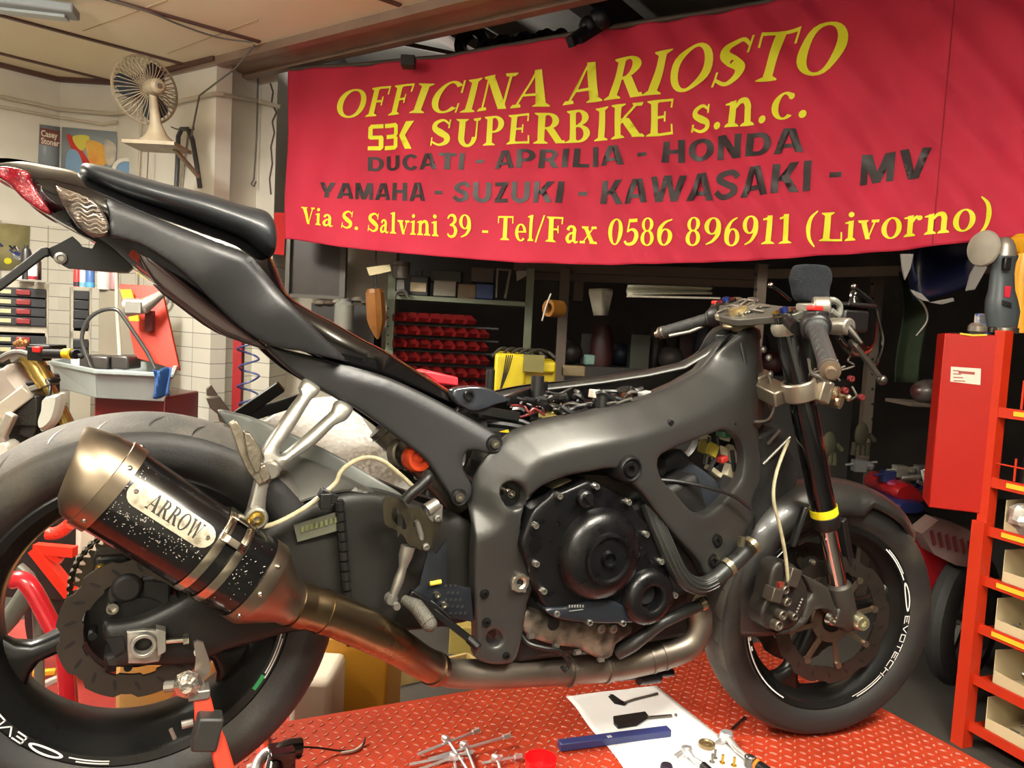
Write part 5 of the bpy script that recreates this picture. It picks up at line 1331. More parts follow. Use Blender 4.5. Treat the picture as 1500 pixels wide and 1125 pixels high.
# SBK mark
b=MB();fn=line_fn([(538,220),(606,219)],[(538,183),(606,179)],.005)
mk=[[(0,0),(.27,0),(.33,.1),(.33,.5),(.3,.57),(.1,.57),(.1,.84),(.33,.84),(.33,1),(.06,1),(0,.9),(0,.48),(.05,.42),(.23,.42),(.23,.16),(0,.16)],
    [(.36,0),(.62,0),(.68,.1),(.68,.45),(.64,.5),(.68,.56),(.68,.9),(.62,1),(.36,1),(.36,.84),(.58,.84),(.58,.58),(.4,.58),(.4,.42),(.58,.42),(.58,.16),(.36,.16)],
    [(.72,.5),(.88,1),(1.04,1),(.86,.5),(1.0,0),(.86,0)],[(.70,.0),(.78,0),(.78,1),(.70,1)][0:0]]
for p in mk:
    if p:
        vv,fs=tri2d(resample(p,.12),[],.12);b.add([fn(x,y,0) for x,y in vv],fs)
b.build('racing_mark',yel,banner,fix=False,sharp=180)
b=MB()
put(b,'DUCATI - APRILIA - HONDA',lay=lambda t:layout(t,G2,.05),fn=line_fn([(536,250),(680,249),(800,246),(920,240),(1050,234),(1178,224)],[(536,230),(680,224),(800,218),(920,211),(1050,200),(1178,189)]))
put(b,'YAMAHA - SUZUKI - KAWASAKI - MV',lay=lambda t:layout(t,G2,.05),fn=line_fn([(468,289),(620,295),(780,298),(900,298),(1060,292),(1200,278),(1362,259)],[(468,267),(620,268),(780,267),(900,263),(1060,250),(1200,235),(1362,216)]))
b.build('black_lettering',blt,banner,fix=False,sharp=180)
b=MB();a=bpt(U0-.02,interp(topc,U0)+.012,-.015);pts=[bpt(U0+(U1-U0)*i/20,interp(topc,U0+(U1-U0)*i/20)+.01,-.015) for i in range(21)]
b.tube(pts,.014,10);b.build('hanging_rail',mat('rail wood','4a4036',.6),banner)
# badge text on muffler
b=MB();fnb=lambda x,y,l=0:f3((x-.5)*.088+.004,(y-.5)*.024+.001,.0014+l*.1)

G['W']=(1.35,[bar_(.4,0,.18,1,.16,.2),bar_(.4,0,.62,1,.05,.06),bar_(.86,0,.64,1,.16,.2),bar_(.86,0,1.1,1,.05,.06),serif(.18,1,.38,True),serif(1.1,1,.26,True)])
b=MB();fnb=lambda x,y,l=0:f3((x-.5)*.084+.006,(y-.5)*.024+.001,.0014+l*.1)
put(b,'ARROW',fnb,step=.2)
b.build('badge_lettering',mat('badge ink','241f1a',.5),muf,fix=False)
# ================================================================ lift table and the things on it
TZ=.494
redp=mat('red lift paint','a5361c',.42,0,col2='8c2a14',vs=5,rvar=.08,bump=.1,bs=60)
wornp=mat('worn lozenge tops','c4a595',.28,.4,col2='983518',vs=5,thr=(.5,.66))
table=thing('lift_table','red diamond-plate motorcycle lift table under the sport motorcycle','lift table',(.6,0,0))
TX0,TX1,TY0,TY1=-.95,1.779,-.50,.41
b=MB();b.box(((TX0+TX1)/2,(TY0+TY1)/2,TZ-.0125),(TX1-TX0,TY1-TY0,.025))
nb=len(b.f)
# lozenges
pit=.0225;vs=[];k=0
nx=int((TX1-.15)/pit)+8
for i in range(-8,int((TX1)/pit)):
    for j in range(int(TY0/pit)+1,int(TY1/pit)):
        x=i*pit+.004;y=j*pit+.004
        if x>TX1-.012 or y>TY1-.012 or x<-.2:continue
        a=.62 if (i+j)%2 else -.95
        L=.0105;w=.0032;h=.0016
        d=V((math.cos(a),math.sin(a),0));n_=V((-d.y,d.x,0));c=V((x,y,TZ))
        base=[c+d*L,c+d*L*.45+n_*w,c-d*L*.45+n_*w,c-d*L,c-d*L*.45-n_*w,c+d*L*.45-n_*w]
        up_=[c+(p-c)*.6+V((0,0,h)) for p in base]
        b.add([p-V((0,0,.0003)) for p in base]+up_,[tuple(range(6,12))],1)
        n0=len(b.v)-12
        for q in range(6):b.f.append((n0+q,n0+(q+1)%6,n0+6+(q+1)%6,n0+6+q));b.m.append(1 if q in(0,1,2,3) and False else 0)
o=b.build('platform',[redp,wornp],table,split=False,fix=False,sharp=20)
b=MB()
for y in(TY0+.03,TY1-.03):b.bar((TX0,y,TZ-.06),(TX1,y,TZ-.06),.05,.07)
for x in(TX0+.03,TX1-.03):b.bar((x,TY0,TZ-.06),(x,TY1,TZ-.06),.05,.07)
b.build('platform_frame',redp,table,split=False)
for s in(-1,1):
    b=MB();b.bar((-.6,s*.25,.06),(1.1,s*.25,TZ-.09),.03,.06);b.bar((1.1,s*.29,.06),(-.6,s*.29,TZ-.09),.03,.06);b.build('scissor_arm',mat('lift arm grey','3f3f3d',.5,.4),table,split=False)
b=MB()
for y in(-.3,.3):b.bar((-.75,y,.03),(1.25,y,.03),.05,.06)
b.bar((-.7,-.3,.03),(-.7,.3,.03),.05,.06);b.bar((1.2,-.3,.03),(1.2,.3,.03),.05,.06);b.build('lift_base',redp,table,split=False)
def T(x,y,h=0):return onZ(x,y,TZ+.0016+h)
# paper sheet
b=MB();ps=[T(829,1021),T(962,1005),T(1048,1072),T(1120,1135),T(925,1135),T(886,1085)]
def bil(P4,u,v):return (P4[0]*(1-u)+P4[1]*u)*(1-v)+(P4[3]*(1-u)+P4[2]*u)*v
c4=(T(829,1021),T(962,1005),T(1180,1180),T(962,1185))
b.grid(lambda f,g:bil(c4,f+.01*math.sin(g*14)*(1 if f<.1 else 0),g)+V((0,0,.0012+.0016*abs(math.sin(f*5+g*7))*math.sin(f*PI))),16,24)
o=b.build('paper_sheet',mat('white paper','dddcd9',.8,var=.03,vs=8),solid=.0004);tagp(o,'white paper sheet spread on the lift table under small parts','paper')
steel2=mat('chromed tool steel','d6d6d6',.3,.75)
# brake pad-like parts
def tool(name,lab,cat,p,group=None): return thing(name,lab,cat,tuple(p),group)
t=tool('metal_spreader','dark two-pronged clip, the upper part on the white paper','clip',T(920,1026));b=MB()
b.poly([T(x,y,.002) for x,y in((891,1021),(897,1020),(912,1028),(918,1031),(914,1034),(900,1031))],(0,0,.003));b.poly([T(x,y,.006) for x,y in((893,1018),(898,1018),(912,1028),(908,1030))],(0,0,.002));b.build('blade',dustb,t,split=False)
b=MB();b.tube([T(915,1029,.004),T(930,1024,.005),T(948,1020,.004),T(963,1016,.004)],[.003,.003,.0035,.004],8,smooth=2);b.build('stem',alu,t)
t=tool('brake_pad_spring','dark flat bracket with a thin arm, lower part on the white paper','bracket',T(930,1055));b=MB()
b.poly([T(x,y,.002) for x,y in((898,1052),(945,1045),(950,1052),(932,1064),(905,1068),(899,1062))],(0,0,.006));b.build('plate',dustb,t,split=False,bevel=.001)
b=MB();b.bar(T(948,1051,.006),T(984,1048,.006),.007,.004);b.ball(T(990,1047,.006),.004);b.ball(T(950,1050,.009),.003);b.build('arm',mat('arm steel','6b665f',.35,.8),t,split=False)
# blue box
t=tool('tool_case','long dark blue plastic case lying across the paper edge','case',T(900,1082));a=T(819,1092,.010);c=T(980,1071,.010);b=MB();b.bar(a,c,.024,.018);b.build('case_body',mat('navy plastic','27305f',.35),t,bevel=.002)
b=MB();m=a+(c-a)*.42;d=(c-a).normalized();n_=V((-d.y,d.x,0))
for q in(0,1):
    for e in range(3): b.box(m+d*(e*.004)+V((0,0,.0093))-n_*(.003+q*.005),(.0026,.003,.0004))
b.build('case_lettering',white,t,fix=False)
# red cup
t=tool('plastic_cup','bright red open plastic cup standing at the front edge of the table','cup',T(792,1118));b=MB();b.lathe([(0,.001),(.030,.001),(.033,.004),(.034,.026),(.035,.034),(.0335,.034),(.0325,.006),(0,.004)],T(791,1132),(0,0,1),36);b.build('cap_shell',mat('bright red plastic','e3151a',.3),t)
# T handles and hex bars
GR='chromed T-handle and bar wrenches in a heap'
def twrench(a,c,hd,lab,r=.0033):
    t=tool('t_handle_wrench',lab,'wrench',(a+c)/2,GR);b=MB();b.tube([a,c],r,10);d=(c-a).normalized();b.tube([c-d*.014,c+d*.004],r*1.9,6);b.build('shaft',steel2,t,split=False)
    b=MB();q=V((-d.y,d.x,0)).normalized()
    if hd: b.tube([a-q*hd,a+q*hd],r*1.1,10);b.build('cross_handle',steel2,t)
    return t
twrench(T(655,1083,.020),T(700,1150,.010),0,'bare chrome bar sloping down from the wrench heap top')
twrench(T(682,1092,.02),T(708,1160,.012),.0,'second chrome bar sloping down through the wrench heap')
twrench(T(612,1105,.006),T(700,1070,.022),0,'long thin chrome bar, topmost and farthest of the wrench heap')
twrench(T(628,1112,.006),T(745,1078,.02),0,'long chrome bar pointing right across the wrench heap')
twrench(T(600,1120,.004),T(690,1102,.012),.0,'chrome bar low at the left of the wrench heap')
twrench(T(665,1112,.012),T(672,1150,.008),.02,'short chrome T handle in the middle of the heap')
twrench(T(706,1118,.010),T(762,1108,.006),0,'chrome socket bar pointing at the red cup')
twrench(T(612,1128,.006),T(668,1108,.014),0,'chrome bar crossing the heap near the frame bottom')
twrench(T(728,1108,.02),T(738,1150,.010),.012,'upright chrome T handle nearest the red cup')
for i,(x,y) in enumerate(((656,1084),(683,1093),(668,1110),(730,1112))):
    t=tool('socket','knurled chrome socket end, %s'%('farthest in the wrench heap','second from the top of the heap','in the middle of the heap','beside the red cup')[i],'socket',T(x,y,.02),'chrome sockets on the wrench heap');b=MB();d=V((.3,-.9,.1)).normalized();c=T(x,y,.024);b.lathe([(0,0),(.0075,0),(.008,.004),(.008,.014),(.005,.018),(0,.018)],c,-d,14);b.build('socket_body',steel2,t)
# ratchets on the paper
t=tool('ratchet_wrench','chrome ratchet with orange and black grip beside the front wheel','ratchet',T(1085,1090));b=MB()
c=T(1064,1078,.014);b.lathe([(0,-.010),(.014,-.010),(.016,-.006),(.016,.006),(.013,.010),(0,.010)],c,(0,0,1),20);b.tube([c,T(1080,1098,.012),T(1108,1120,.012)],[.009,.007,.007],10);b.build('ratchet_head',steel2,t,split=False)
b=MB();b.tube([c+V((0,0,-.01)),T(1052,1090,.006)],.009,12);b.build('socket',steel2,t)
b=MB();b.tube([T(1106,1118,.012),T(1112,1123,.012)],.012,16);b.build('grip_collar',mat('orange grip','e07a20',.4),t);b=MB();b.tube([T(1112,1123,.012),T(1150,1150,.012)],.013,16);b.build('grip',darkp,t)
t=tool('ratchet_wrench','small chrome ratchet with a bent head on the paper','ratchet',T(1010,1110));b=MB()
c=T(1006,1100,.014);b.tube([T(988,1112,.008),T(1000,1104,.010)],.009,14);b.lathe([(0,-.012),(.011,-.012),(.013,-.006),(.013,.006),(.011,.010),(0,.010)],c,(0,.2,1),18);b.tube([c,T(1016,1112,.012),T(1030,1122,.010)],[.008,.006,.009],10);b.build('ratchet_head',steel2,t,split=False)
b=MB();b.tube([T(1030,1122,.011),T(1050,1140,.011)],.010,12);b.build('grip',darkp,t)
t=tool('threaded_cap','round brass-coloured threaded cap lying on the paper','cap',T(1035,1092));b=MB();b.lathe([(0,.012),(.006,.012),(.007,.009),(.013,.009),(.015,.012),(.019,.012),(.020,.008),(.018,0),(0,0)],T(1035,1095),(0,0,1),30);b.build('cap_body',mat('dull brass','8f7c5c',.35,.8),t)
for i,(x,y) in enumerate(((1047,1112),(1058,1119),(1043,1118),(1075,1123))):
    t=tool('hex_bolt','small zinc hex bolt standing on the paper, %s'%('behind the others','second from the right','leftmost of the bolts','rightmost of the bolts')[i],'bolt',T(x,y),'loose bolts on the white paper');b=MB();c=T(x,y);b.lathe([(0,.004),(.007,.004),(.007,0),(0,0)],c,(0,0,1),6);b.tube([c,c+V((0,0,.022))],.0032,10);b.build('bolt_body',goldM if i%2 else alu,t,split=False)
t=tool('steel_socket','dark steel socket standing beside the ratchet handle','socket',T(1098,1118));b=MB();b.lathe([(0,.0),(.011,.0),(.013,.024),(.010,.024),(.009,.01),(0,.01)],T(1098,1124),(0,0,1),20);b.build('socket_body',mat('grey socket','6c6a68',.3,.9),t)
t=tool('impact_socket','dark purple knurled socket at the bottom edge of the paper','socket',T(975,1122));b=MB();b.lathe([(0,.016),(.012,.016),(.014,.012),(.014,0),(0,0)],T(976,1130),(0,0,1),24);b.build('socket_body',mat('purple black','3a3442',.35,.5),t)
# black hose fitting with thin cable
t=tool('spray_gun','black glossy gun-shaped tool at the left front edge of the table','tool',T(420,1100));b=MB()
b.tube([T(398,1150,.03),T(405,1110,.05),T(420,1098,.055),T(440,1096,.05)],[.018,.018,.02,.022],16,smooth=3);b.box(T(412,1112,.045),(.05,.05,.05));b.build('body',mat('gloss black tool','141414',.15,.0,coat=.5),t,split=False,bevel=.008)
b=MB();b.tube([T(372,1140,.02),T(378,1118,.03),T(390,1104,.04),T(402,1100,.045)],.012,12,smooth=3);b.tube([T(364,1125,.02),T(380,1120,.03)],.008,10);b.build('nozzle',steel2,t,split=False)
b=MB();b.tube([T(440,1094,.04),T(470,1096,.02),T(500,1100,.004),T(520,1098,.003),T(532,1090,.004),T(535,1080,.012)],.0022,8,smooth=4);b.build('thin_cable',darkp,t)
o=MB();o.tube([T(500,1103,.003),T(520,1099,.003),T(533,1089,.003)],.003,8,smooth=3);q=o.build('rag_string',mat('pale string','b9a898',.7));tagp(q,'short pale frayed cable end on the table beside the black tool','cable end')
t=tool('feeler_strip','thin black strip pointing from under the front wheel','strip',T(1085,1060));b=MB();b.bar(T(1072,1068,.002),T(1092,1050,.002),.006,.002);b.build('strip_body',darkp,t)
# paddock stand arm
t=thing('paddock_stand','red paddock stand arm with steel hook supporting the swingarm','stand',tuple(P(310,1125,-.24)))
rp=mat('orange red stand paint','b23420',.35,coat=.2,var=.08,vs=12)
def sec4(x0,y0,x1,y1,Y,th): return [P(x0,y0,Y),P(x1,y1,Y),P(x1,y1,Y+th),P(x0,y0,Y+th)]
b=MB();b.loft([sec4(283,1020,308,1017,-.215,.035),sec4(285,1058,316,1050,-.222,.04),sec4(305,1085,330,1080,-.23,.04),sec4(322,1160,352,1150,-.25,.045),sec4(340,1240,372,1230,-.27,.045)]);b.build('stand_arm',rp,t,bevel=.003)
b=MB();b.poly([P(x,y,-.205) for x,y in((284,942),(290,939),(298,942),(309,975),(308,986),(298,996),(302,1012),(285,1016),(284,990),(287,966))],(0,.006,0));b.build('hook_plate',mat('hook steel','8b8076',.4,.8,var=.15),t)
b=MB();b.box(P(291,1013,-.205),(.03,.03,.014));b.build('hook_base',alu,t,bevel=.002)
b=MB();c=P(275,1002,-.215);b.lathe([(0,.012),(.008,.014),(.018,.008),(.021,0),(.017,-.010)],c,(-.2,-1,0),8);b.build('clamp_knob',mat('shiny cast knob','bcb4a8',.2,.9,bump=1,bs=60),t,sharp=20)
b=MB();b.tube([c,c+V((-.03,.01,-.004))],.008,10);b.build('knob_shaft',alu,t)
b=MB();b.box(P(303,1070,-.228),(.036,.034,.05),Matrix.Rotation(.2,3,'Y'));b.build('clamp_block',mat('block dark grey','262725',.5),t,bevel=.004)
b=MB();b.tube([P(283,1058,-.21),P(266,1062,-.21)],.006,10);b.tube([P(250,1068,-.21),P(256,1082,-.21)],.003,8);b.build('adjuster_pin',alu,t)
b=MB();b.tube([P(292,955,-.19),P(292,955,-.12)],.008,10);b.build('support_pin',steel,t)
# a foot under the arm: cross tube on the floor of the lift
b=MB();e=P(356,1235,-.248);b.tube([e,V((e.x+.1,-.30,TZ+.02)),V((e.x+.1,.38,TZ+.02))],.016,12);b.build('stand_cross_tube',rp,t)
# ================================================================ everything around the lift
def at(x,y,d):
    r=ray(x,y);return CAM+r*(d/r.dot(f0))
RY=Matrix((r0,f0,V((0,0,1)))).transposed()
def fbox(b,x0,y0,x1,y1,d,dep,mi=None,rot=0):
    c=at((x0+x1)/2,(y0+y1)/2,d);w=(x1-x0)/F*d;h=(y1-y0)/F*d
    R=RY@Matrix.Rotation(rot,3,'Z') if rot else RY
    b.box(c+(R@V((0,dep/2,0))),(w,dep,h),R,mi=mi);return b
def one(name,lab,cat,b,m,group=None,**k):
    o=b.build(name,m,split=False,**k);return tagp(o,lab,cat,group)
def base(x,y,d): p=at(x,y,d);return tuple(p)
M_=mat
# --- banner-side left wall
def flat(x0,y0,x1,y1,pl,o=.006): return [wallpt(x,y,*pl,o) for x,y in((x0,y0),(x1,y0+.05*(x1-x0)),(x1-.03*(y1-y0),y1+.05*(x1-x0)),(x0-.03*(y1-y0),y1))]
def qgrid(b,Q,n=1): b.grid(lambda f,g:(Q[0]*(1-f)+Q[1]*f)*(1-g)+(Q[3]*(1-f)+Q[2]*f)*g,n,n)
pt=thing('wall_poster','grey-blue poster lettered Casey Stoner beside the left corner','poster',tuple(wallpt(75,210,*W1,.01)))
b=MB();Q=flat(58,184,98,252,(A_,B_) if 0 else W1,.01);Q=[wallpt(58,182,*W1,.01),wallpt(88,186,*W1,.01),wallpt(86,255,*W1,.01),wallpt(55,252,*W1,.01)];qgrid(b,Q);b.build('sheet',M_('poster slate','75808c',.4,col2='8b949c',vs=3),pt,fix=False,solid=.002)
b=MB();n_=(CAM-Q[0]);n_.z=0;n_.normalize()
def qm(Q,off):return lambda x,y,l=0:(Q[0]*(1-x)+Q[1]*x)*(y)+(Q[3]*(1-x)+Q[2]*x)*(1-y)+n_*(off+l)
f_=qm([wallpt(60,188,*W1,.012),wallpt(87,193,*W1,.012),wallpt(87,204,*W1,.012),wallpt(60,199,*W1,.012)],.004);sans_put(b,'Casey',lambda x,y,l:f_(x*.9,y*.8,l))
f2=qm([wallpt(60,199,*W1,.012),wallpt(87,204,*W1,.012),wallpt(87,215,*W1,.012),wallpt(60,210,*W1,.012)],.004);sans_put(b,'Stoner',lambda x,y,l:f2(x,y*.8,l))
b.build('poster_lettering',M_('pale poster print','e9dccb',.5),pt,fix=False)
b=MB();b.quad(*[qm([wallpt(59,187,*W1,.012),wallpt(88,192,*W1,.012),wallpt(87,216,*W1,.012),wallpt(58,211,*W1,.012)],.002)(x,y) for x,y in((0,0),(1,0),(1,1),(0,1))]);b.build('text_block',M_('poster brown block','75463e',.5),pt,fix=False)
pt=thing('wall_poster','colourful racing poster with red and orange shapes, on the wall behind the seat','poster',tuple(wallpt(130,210,*W2,.01)))
PM=bpy.data.materials.new('racing poster print');PM.use_nodes=True;nt=PM.node_tree;L=nt.links.new;tc=nt.nodes.new('ShaderNodeTexCoord');vo=nt.nodes.new('ShaderNodeTexVoronoi');vo.inputs['Scale'].default_value=7;mp_=nt.nodes.new('ShaderNodeTexNoise');mp_.inputs['Scale'].default_value=5;L(tc.outputs['Object'],mp_.inputs['Vector']);L(mp_.outputs['Color'],vo.inputs['Vector']);r_=nt.nodes.new('ShaderNodeValToRGB');L(vo.outputs['Color'],r_.inputs['Fac'])
for i,(p_,c_) in enumerate(((0,'8d9aa6'),(.25,'a9b8c2'),(.4,'c2452f'),(.5,'d9b24a'),(.62,'cf7b3c'),(.75,'c9cfcf'),(.9,'4d6d9c'))):
    e=r_.color_ramp.elements[i] if i<2 else r_.color_ramp.elements.new(p_);e.position=p_;e.color=rgb(c_)
L(r_.outputs[0],nt.nodes['Principled BSDF'].inputs['Base Color'])
Q=[wallpt(91,186,*W2,.012),wallpt(171,193,*W2,.012),wallpt(170,262,*W2,.012),wallpt(89,255,*W2,.012)];b=MB();qgrid(b,Q);b.build('sheet',M_('poster greyblue','8f9ca6',.35,col2='a8b2b6',vs=2),pt,fix=False,solid=.002)
b=MB();n_=(CAM-Q[0]);n_.z=0;n_.normalize();f_=qm(Q,.004)
for pts,mi in(([(.1,.75),(.2,.8),(.62,.1),(.45,.05)],0),([(.2,.82),(.5,.85),(.4,.55),(.28,.6)],1),([(.45,.75),(.75,.7),(.85,.4),(.65,.15),(.5,.35)],2),([(.78,.8),(.98,.7),(.96,.35),(.82,.3)],3),([(.1,.1),(.12,.5),(.3,.5),(.4,.1)],4)):
    pts=cat2(pts,4);vv,fs=tri2d(resample(pts,.08),[],.1);b.add([f_(x,y,.0006*mi) for x,y in vv],fs,mi)
b.build('poster_print_pattern',[M_('print red','c8372d',.4),M_('print yellow','d8cf5a',.4),M_('print orange','dd8a3c',.4,col2='e8c35a',vs=8),M_('print cream','d9cdb4',.4,col2='a8a4a0',vs=12),M_('print blue','7fa3c4',.4)],pt,fix=False)
pt=thing('wall_poster','poster of racing motorcycles above the left parts cabinet','poster',tuple(wallpt(20,360,*W1,.01)))
b=MB();Q=[wallpt(-40,324,*W1,.012),wallpt(44,331,*W1,.012),wallpt(42,398,*W1,.012),wallpt(-42,392,*W1,.012)];qgrid(b,Q);b.build('sheet',M_('poster grass','8a8458',.4,col2='a39a72',vs=9,),pt,fix=False,solid=.002)
b=MB();n_=(CAM-Q[0]);n_.z=0;n_.normalize();f_=qm(Q,.004);rr=random.Random(4)
for i in range(26):
    x=rr.uniform(.1,.85);y=1-(.15+.5*x*rr.uniform(.6,1.2))-.1;L_=rr.uniform(.03,.09);a=rr.uniform(-.8,.2)
    b.add([f_(x+L_*math.cos(a),y+L_*math.sin(a),i*.0001),f_(x-L_*.3,y+.05,i*.0001),f_(x-L_*math.cos(a),y-L_*math.sin(a),i*.0001),f_(x+.02,y-.06,i*.0001)],[(0,1,2,3)],i%4)
b.add([f_(x,y,.004) for x,y in circ(.62,.2,.07,12)],[tuple(range(12))],4)
b.build('poster_print_pattern',[M_('pr white','d8d8d4',.4),M_('pr blue','2d3b7a',.4),M_('pr black','24242a',.4),M_('pr grey','8c8f94',.4),M_('pr lemon','e3dc2e',.4)],pt,fix=False)
# round plaque
t=thing('round_plaque','round white and blue plaque behind the seat on the fan wall','plaque',tuple(wallpt(186,250,*W3,.01)));c=wallpt(186,252,*W3,.0);n_=(CAM-c);n_.z=0;n_.normalize()
b=MB();b.lathe([(0,.02),(.095,.02),(.10,.015),(.10,0)],c,n_,32);b.build('rim_disc',M_('plaque white','dcd8ca',.4),t);b=MB();b.lathe([(.0,.023),(.068,.023),(.068,.019)],c,n_,32);b.build('blue_disc',M_('plaque blue','5587b0',.4),t);b=MB();b.lathe([(.068,.024),(.072,.024),(.072,.018)],c,n_,32);b.build('ring_line',M_('plaque line','33475c',.4),t)
# red notice on pier
b=MB();Q=[wallpt(402,311,*W5,.01),wallpt(419,312,*W5,.01),wallpt(416,374,*W5,.01),wallpt(400,372,*W5,.01)];b.poly(Q,f0*.004);one('wall_notice','narrow red notice sheet on the pier just beyond the seat','notice',b,M_('notice red','c22a2a',.5))
# wall fan
fc=at(217,130,4.55);t=thing('wall_fan','dirty beige oscillating fan on a wall shelf, its cage facing left','fan',tuple(at(232,212,4.6)))
fm=M_('aged beige plastic','a99c84',.5,col2='8d806a',vs=9);fa=(f0*.62+r0*-.78).normalized()
fc=at(213,132,4.6)
b=MB()
for k in range(40):
    a=2*PI*k/40;prof=[(.03,-.05),(.10,-.055),(.17,-.03),(.19,0),(.17,.035),(.10,.065),(.04,.07)]
    x=(V((0,0,1))).normalized();y=fa.cross(x)
    d=x*math.cos(a)+y*math.sin(a);b.tube([fc+d*r_+fa*h_ for r_,h_ in prof],.0030,4,cap=False)
b.lathe([(.186,-.006),(.196,-.006),(.196,.006),(.186,.006),(.186,-.006)],fc,fa,40)
b.lathe([(0,.072),(.045,.072),(.045,.066)],fc,fa,20)
b.build('fan_cage',fm,t,split=False)
b=MB()
for k in range(3):
    a=2*PI*k/3+.5;x=V((0,0,1));y=fa.cross(x);pts=[]
    for rr_,w in((.03,.04),(.07,.10),(.12,.14),(.155,.11),(.168,.04)):
        for s in(-1,1): pts.append((rr_,s*w*.5))
    o_=[pts[i] for i in(0,2,4,6,8,9,7,5,3,1)]
    d=x*math.cos(a)+y*math.sin(a);q=fa.cross(d)
    b.poly([fc+d*u+q*v+fa*(v*.35) for u,v in o_],fa*.003)
b.build('fan_blade',M_('fan blade grey blue','333d49',.3),t,split=False)
b=MB();b.lathe([(0,-.01),(.035,-.01),(.045,-.04),(.048,-.11),(.043,-.155),(.028,-.17),(0,-.172)],fc,fa,24);b.build('motor_housing',fm,t)
b=MB();b.lathe([(0,-.176),(.014,-.176),(.018,-.166)],fc,fa,16);b.build('rear_knob',M_('dark knob','55504a',.5),t)
b=MB();sb=at(231,212,4.6);top_=fc-fa*.09-V((0,0,.03));S=[]
for f_,w,dd in((0,.022,.022),(.3,.026,.024),(.6,.035,.03),(.8,.06,.05),(.93,.10,.08),(1,.115,.09)):
    c=top_*(1-f_)+(sb+V((0,0,.0)))*f_;S.append([c+r0*(w*math.cos(2*PI*k/16))+f0*(dd*math.sin(2*PI*k/16)) for k in range(16)])
b.loft(S);b.build('fan_stand',fm,t)
b=MB();b.box(sb-V((0,0,.012)),(.30,.24,.02),RY);b.bar(sb+r0*.1-V((0,0,.02)),sb+r0*.12+f0*.3-V((0,0,.12)),.02,.02);one('fan_shelf','small beige wall shelf carrying the fan','shelf',b,fm)
walltube('pull_cord','thin cord hanging from the underside of the fan shelf',[(218,205,W3),(217,230,W3),(214,290,W3)],.004,MATS['cable grey'],'cord',.1)
# hoses hung on the fan wall
walltube('hanging_hose','dark rubber hose looped over a hook on the fan wall',[(258,280,W3),(260,240,W3),(261,200,W3),(266,189,W3),(275,189,W3),(282,205,W3),(288,240,W3),(293,275,W3)],.016,M_('dark hose','3c3d3e',.5),'hose',.05)
walltube('hanging_hose','thin grey hose hanging inside the dark looped hose',[(266,280,W3),(270,240,W3),(276,195,W3),(280,190,W3)],.007,M_('grey hose2','8b8578',.5),'hose',.012)
walltube('wall_hook','short wire hook sticking out above the looped hose',[(251,186,W3),(258,189,W3),(284,190,W3),(284,180,W3)],.004,darkp,'hook',.06)
# unlit fluorescent fixture
t=thing('ceiling_light','unlit grey fluorescent fixture at the top left of the ceiling','ceiling light',tuple(onZ(40,20,CZ-.05)))
a=onZ(-60,-5,CZ-.06);c=onZ(112,18,CZ-.06);b=MB();b.bar(a,c,.14,.05);b.build('fixture_body',M_('fixture grey','8e9494',.5),t,bevel=.01)
b=MB();b.bar(onZ(-60,8,CZ-.09),onZ(98,26,CZ-.09),.07,.02);b.build('diffuser',M_('diffuser grey','b2bab8',.3),t)
# --- parts cabinets
cab=M_('cabinet grey enamel','a19b8a',.5,var=.06,vs=4);drw=M_('black drawer','24262a',.4)
def cabinet(lab,x0,x1,y0,y1,d,dep,rows,hx=None,side=True):
    xc,yc=(x0+x1)/2,(y0+y1)/2;t=thing('parts_cabinet',lab,'cabinet',base(xc,y1,d));ph=math.atan((750-x1)/F)+.04;R=RY@Matrix.Rotation(ph,3,'Z');O=at(xc,yc,d);kx=d*math.cos(ph)/F;ky=d/F
    def lb(b,a0,b0,a1,b1,off,dp): b.box(O+R@V((((a0+a1)/2-xc)*kx,off+dp/2,-((b0+b1)/2-yc)*ky)),((a1-a0)*kx,dp,(b1-b0)*ky),R)
    b=MB()
    lb(b,x0,y0,x1,y0+10,0,dep);lb(b,x0,y0,x0+5,y1,0,dep);lb(b,x1-5,y0,x1,y1,0,dep);lb(b,x0,y0,x1,y1,dep-.02,.02);lb(b,x0,y1,x1,y1+3,0,dep)
    if y1-y0>90:lb(b,x0,y0+64,x1,y0+76,0,dep)
    zb=(O+V((0,0,-(y1-yc)*ky))).z;c=O+R@V((0,dep/2,0));b.box(V((c.x,c.y,zb/2)),((x1-x0)*kx,dep,zb),R)
    b.build('cabinet_body',cab,t,split=False,bevel=.003)
    for y in rows:
        b=MB();lb(b,x0+4,y,x1-4,y+13,-.015,dep*.8);dr=b.build('drawer',drw,t,bevel=.004)
        if hx:
            b=MB();lb(b,hx,y+2,hx+22,y+10,-.03,.016);b.build('drawer_handle',M_('red handle','7a2224',.4,coat=.3),dr,bevel=.004)
            b=MB();lb(b,hx-23,y+3,hx-7,y+9,-.02,.006);b.build('label_holder',M_('label cream','a5a27f',.5),dr)
    return t
cabinet('grey cabinet of black drawers with red handles at the left edge',-90,73,410,540,4.3,.35,(420,434.5,448.5,462.5,490,505),23)
cabinet('smaller grey cabinet with plain black drawers left of the red lid',103,134,421,545,4.7,.3,(426,440,454,468,497,511))
b=MB();fbox(b,144,423,206,560,4.74,.30);one('steel_cupboard','plain grey-beige steel cupboard standing behind the parts washer lid','cupboard',b,M_('cupboard beige','8f8777',.5,var=.06,vs=5),bevel=.005)
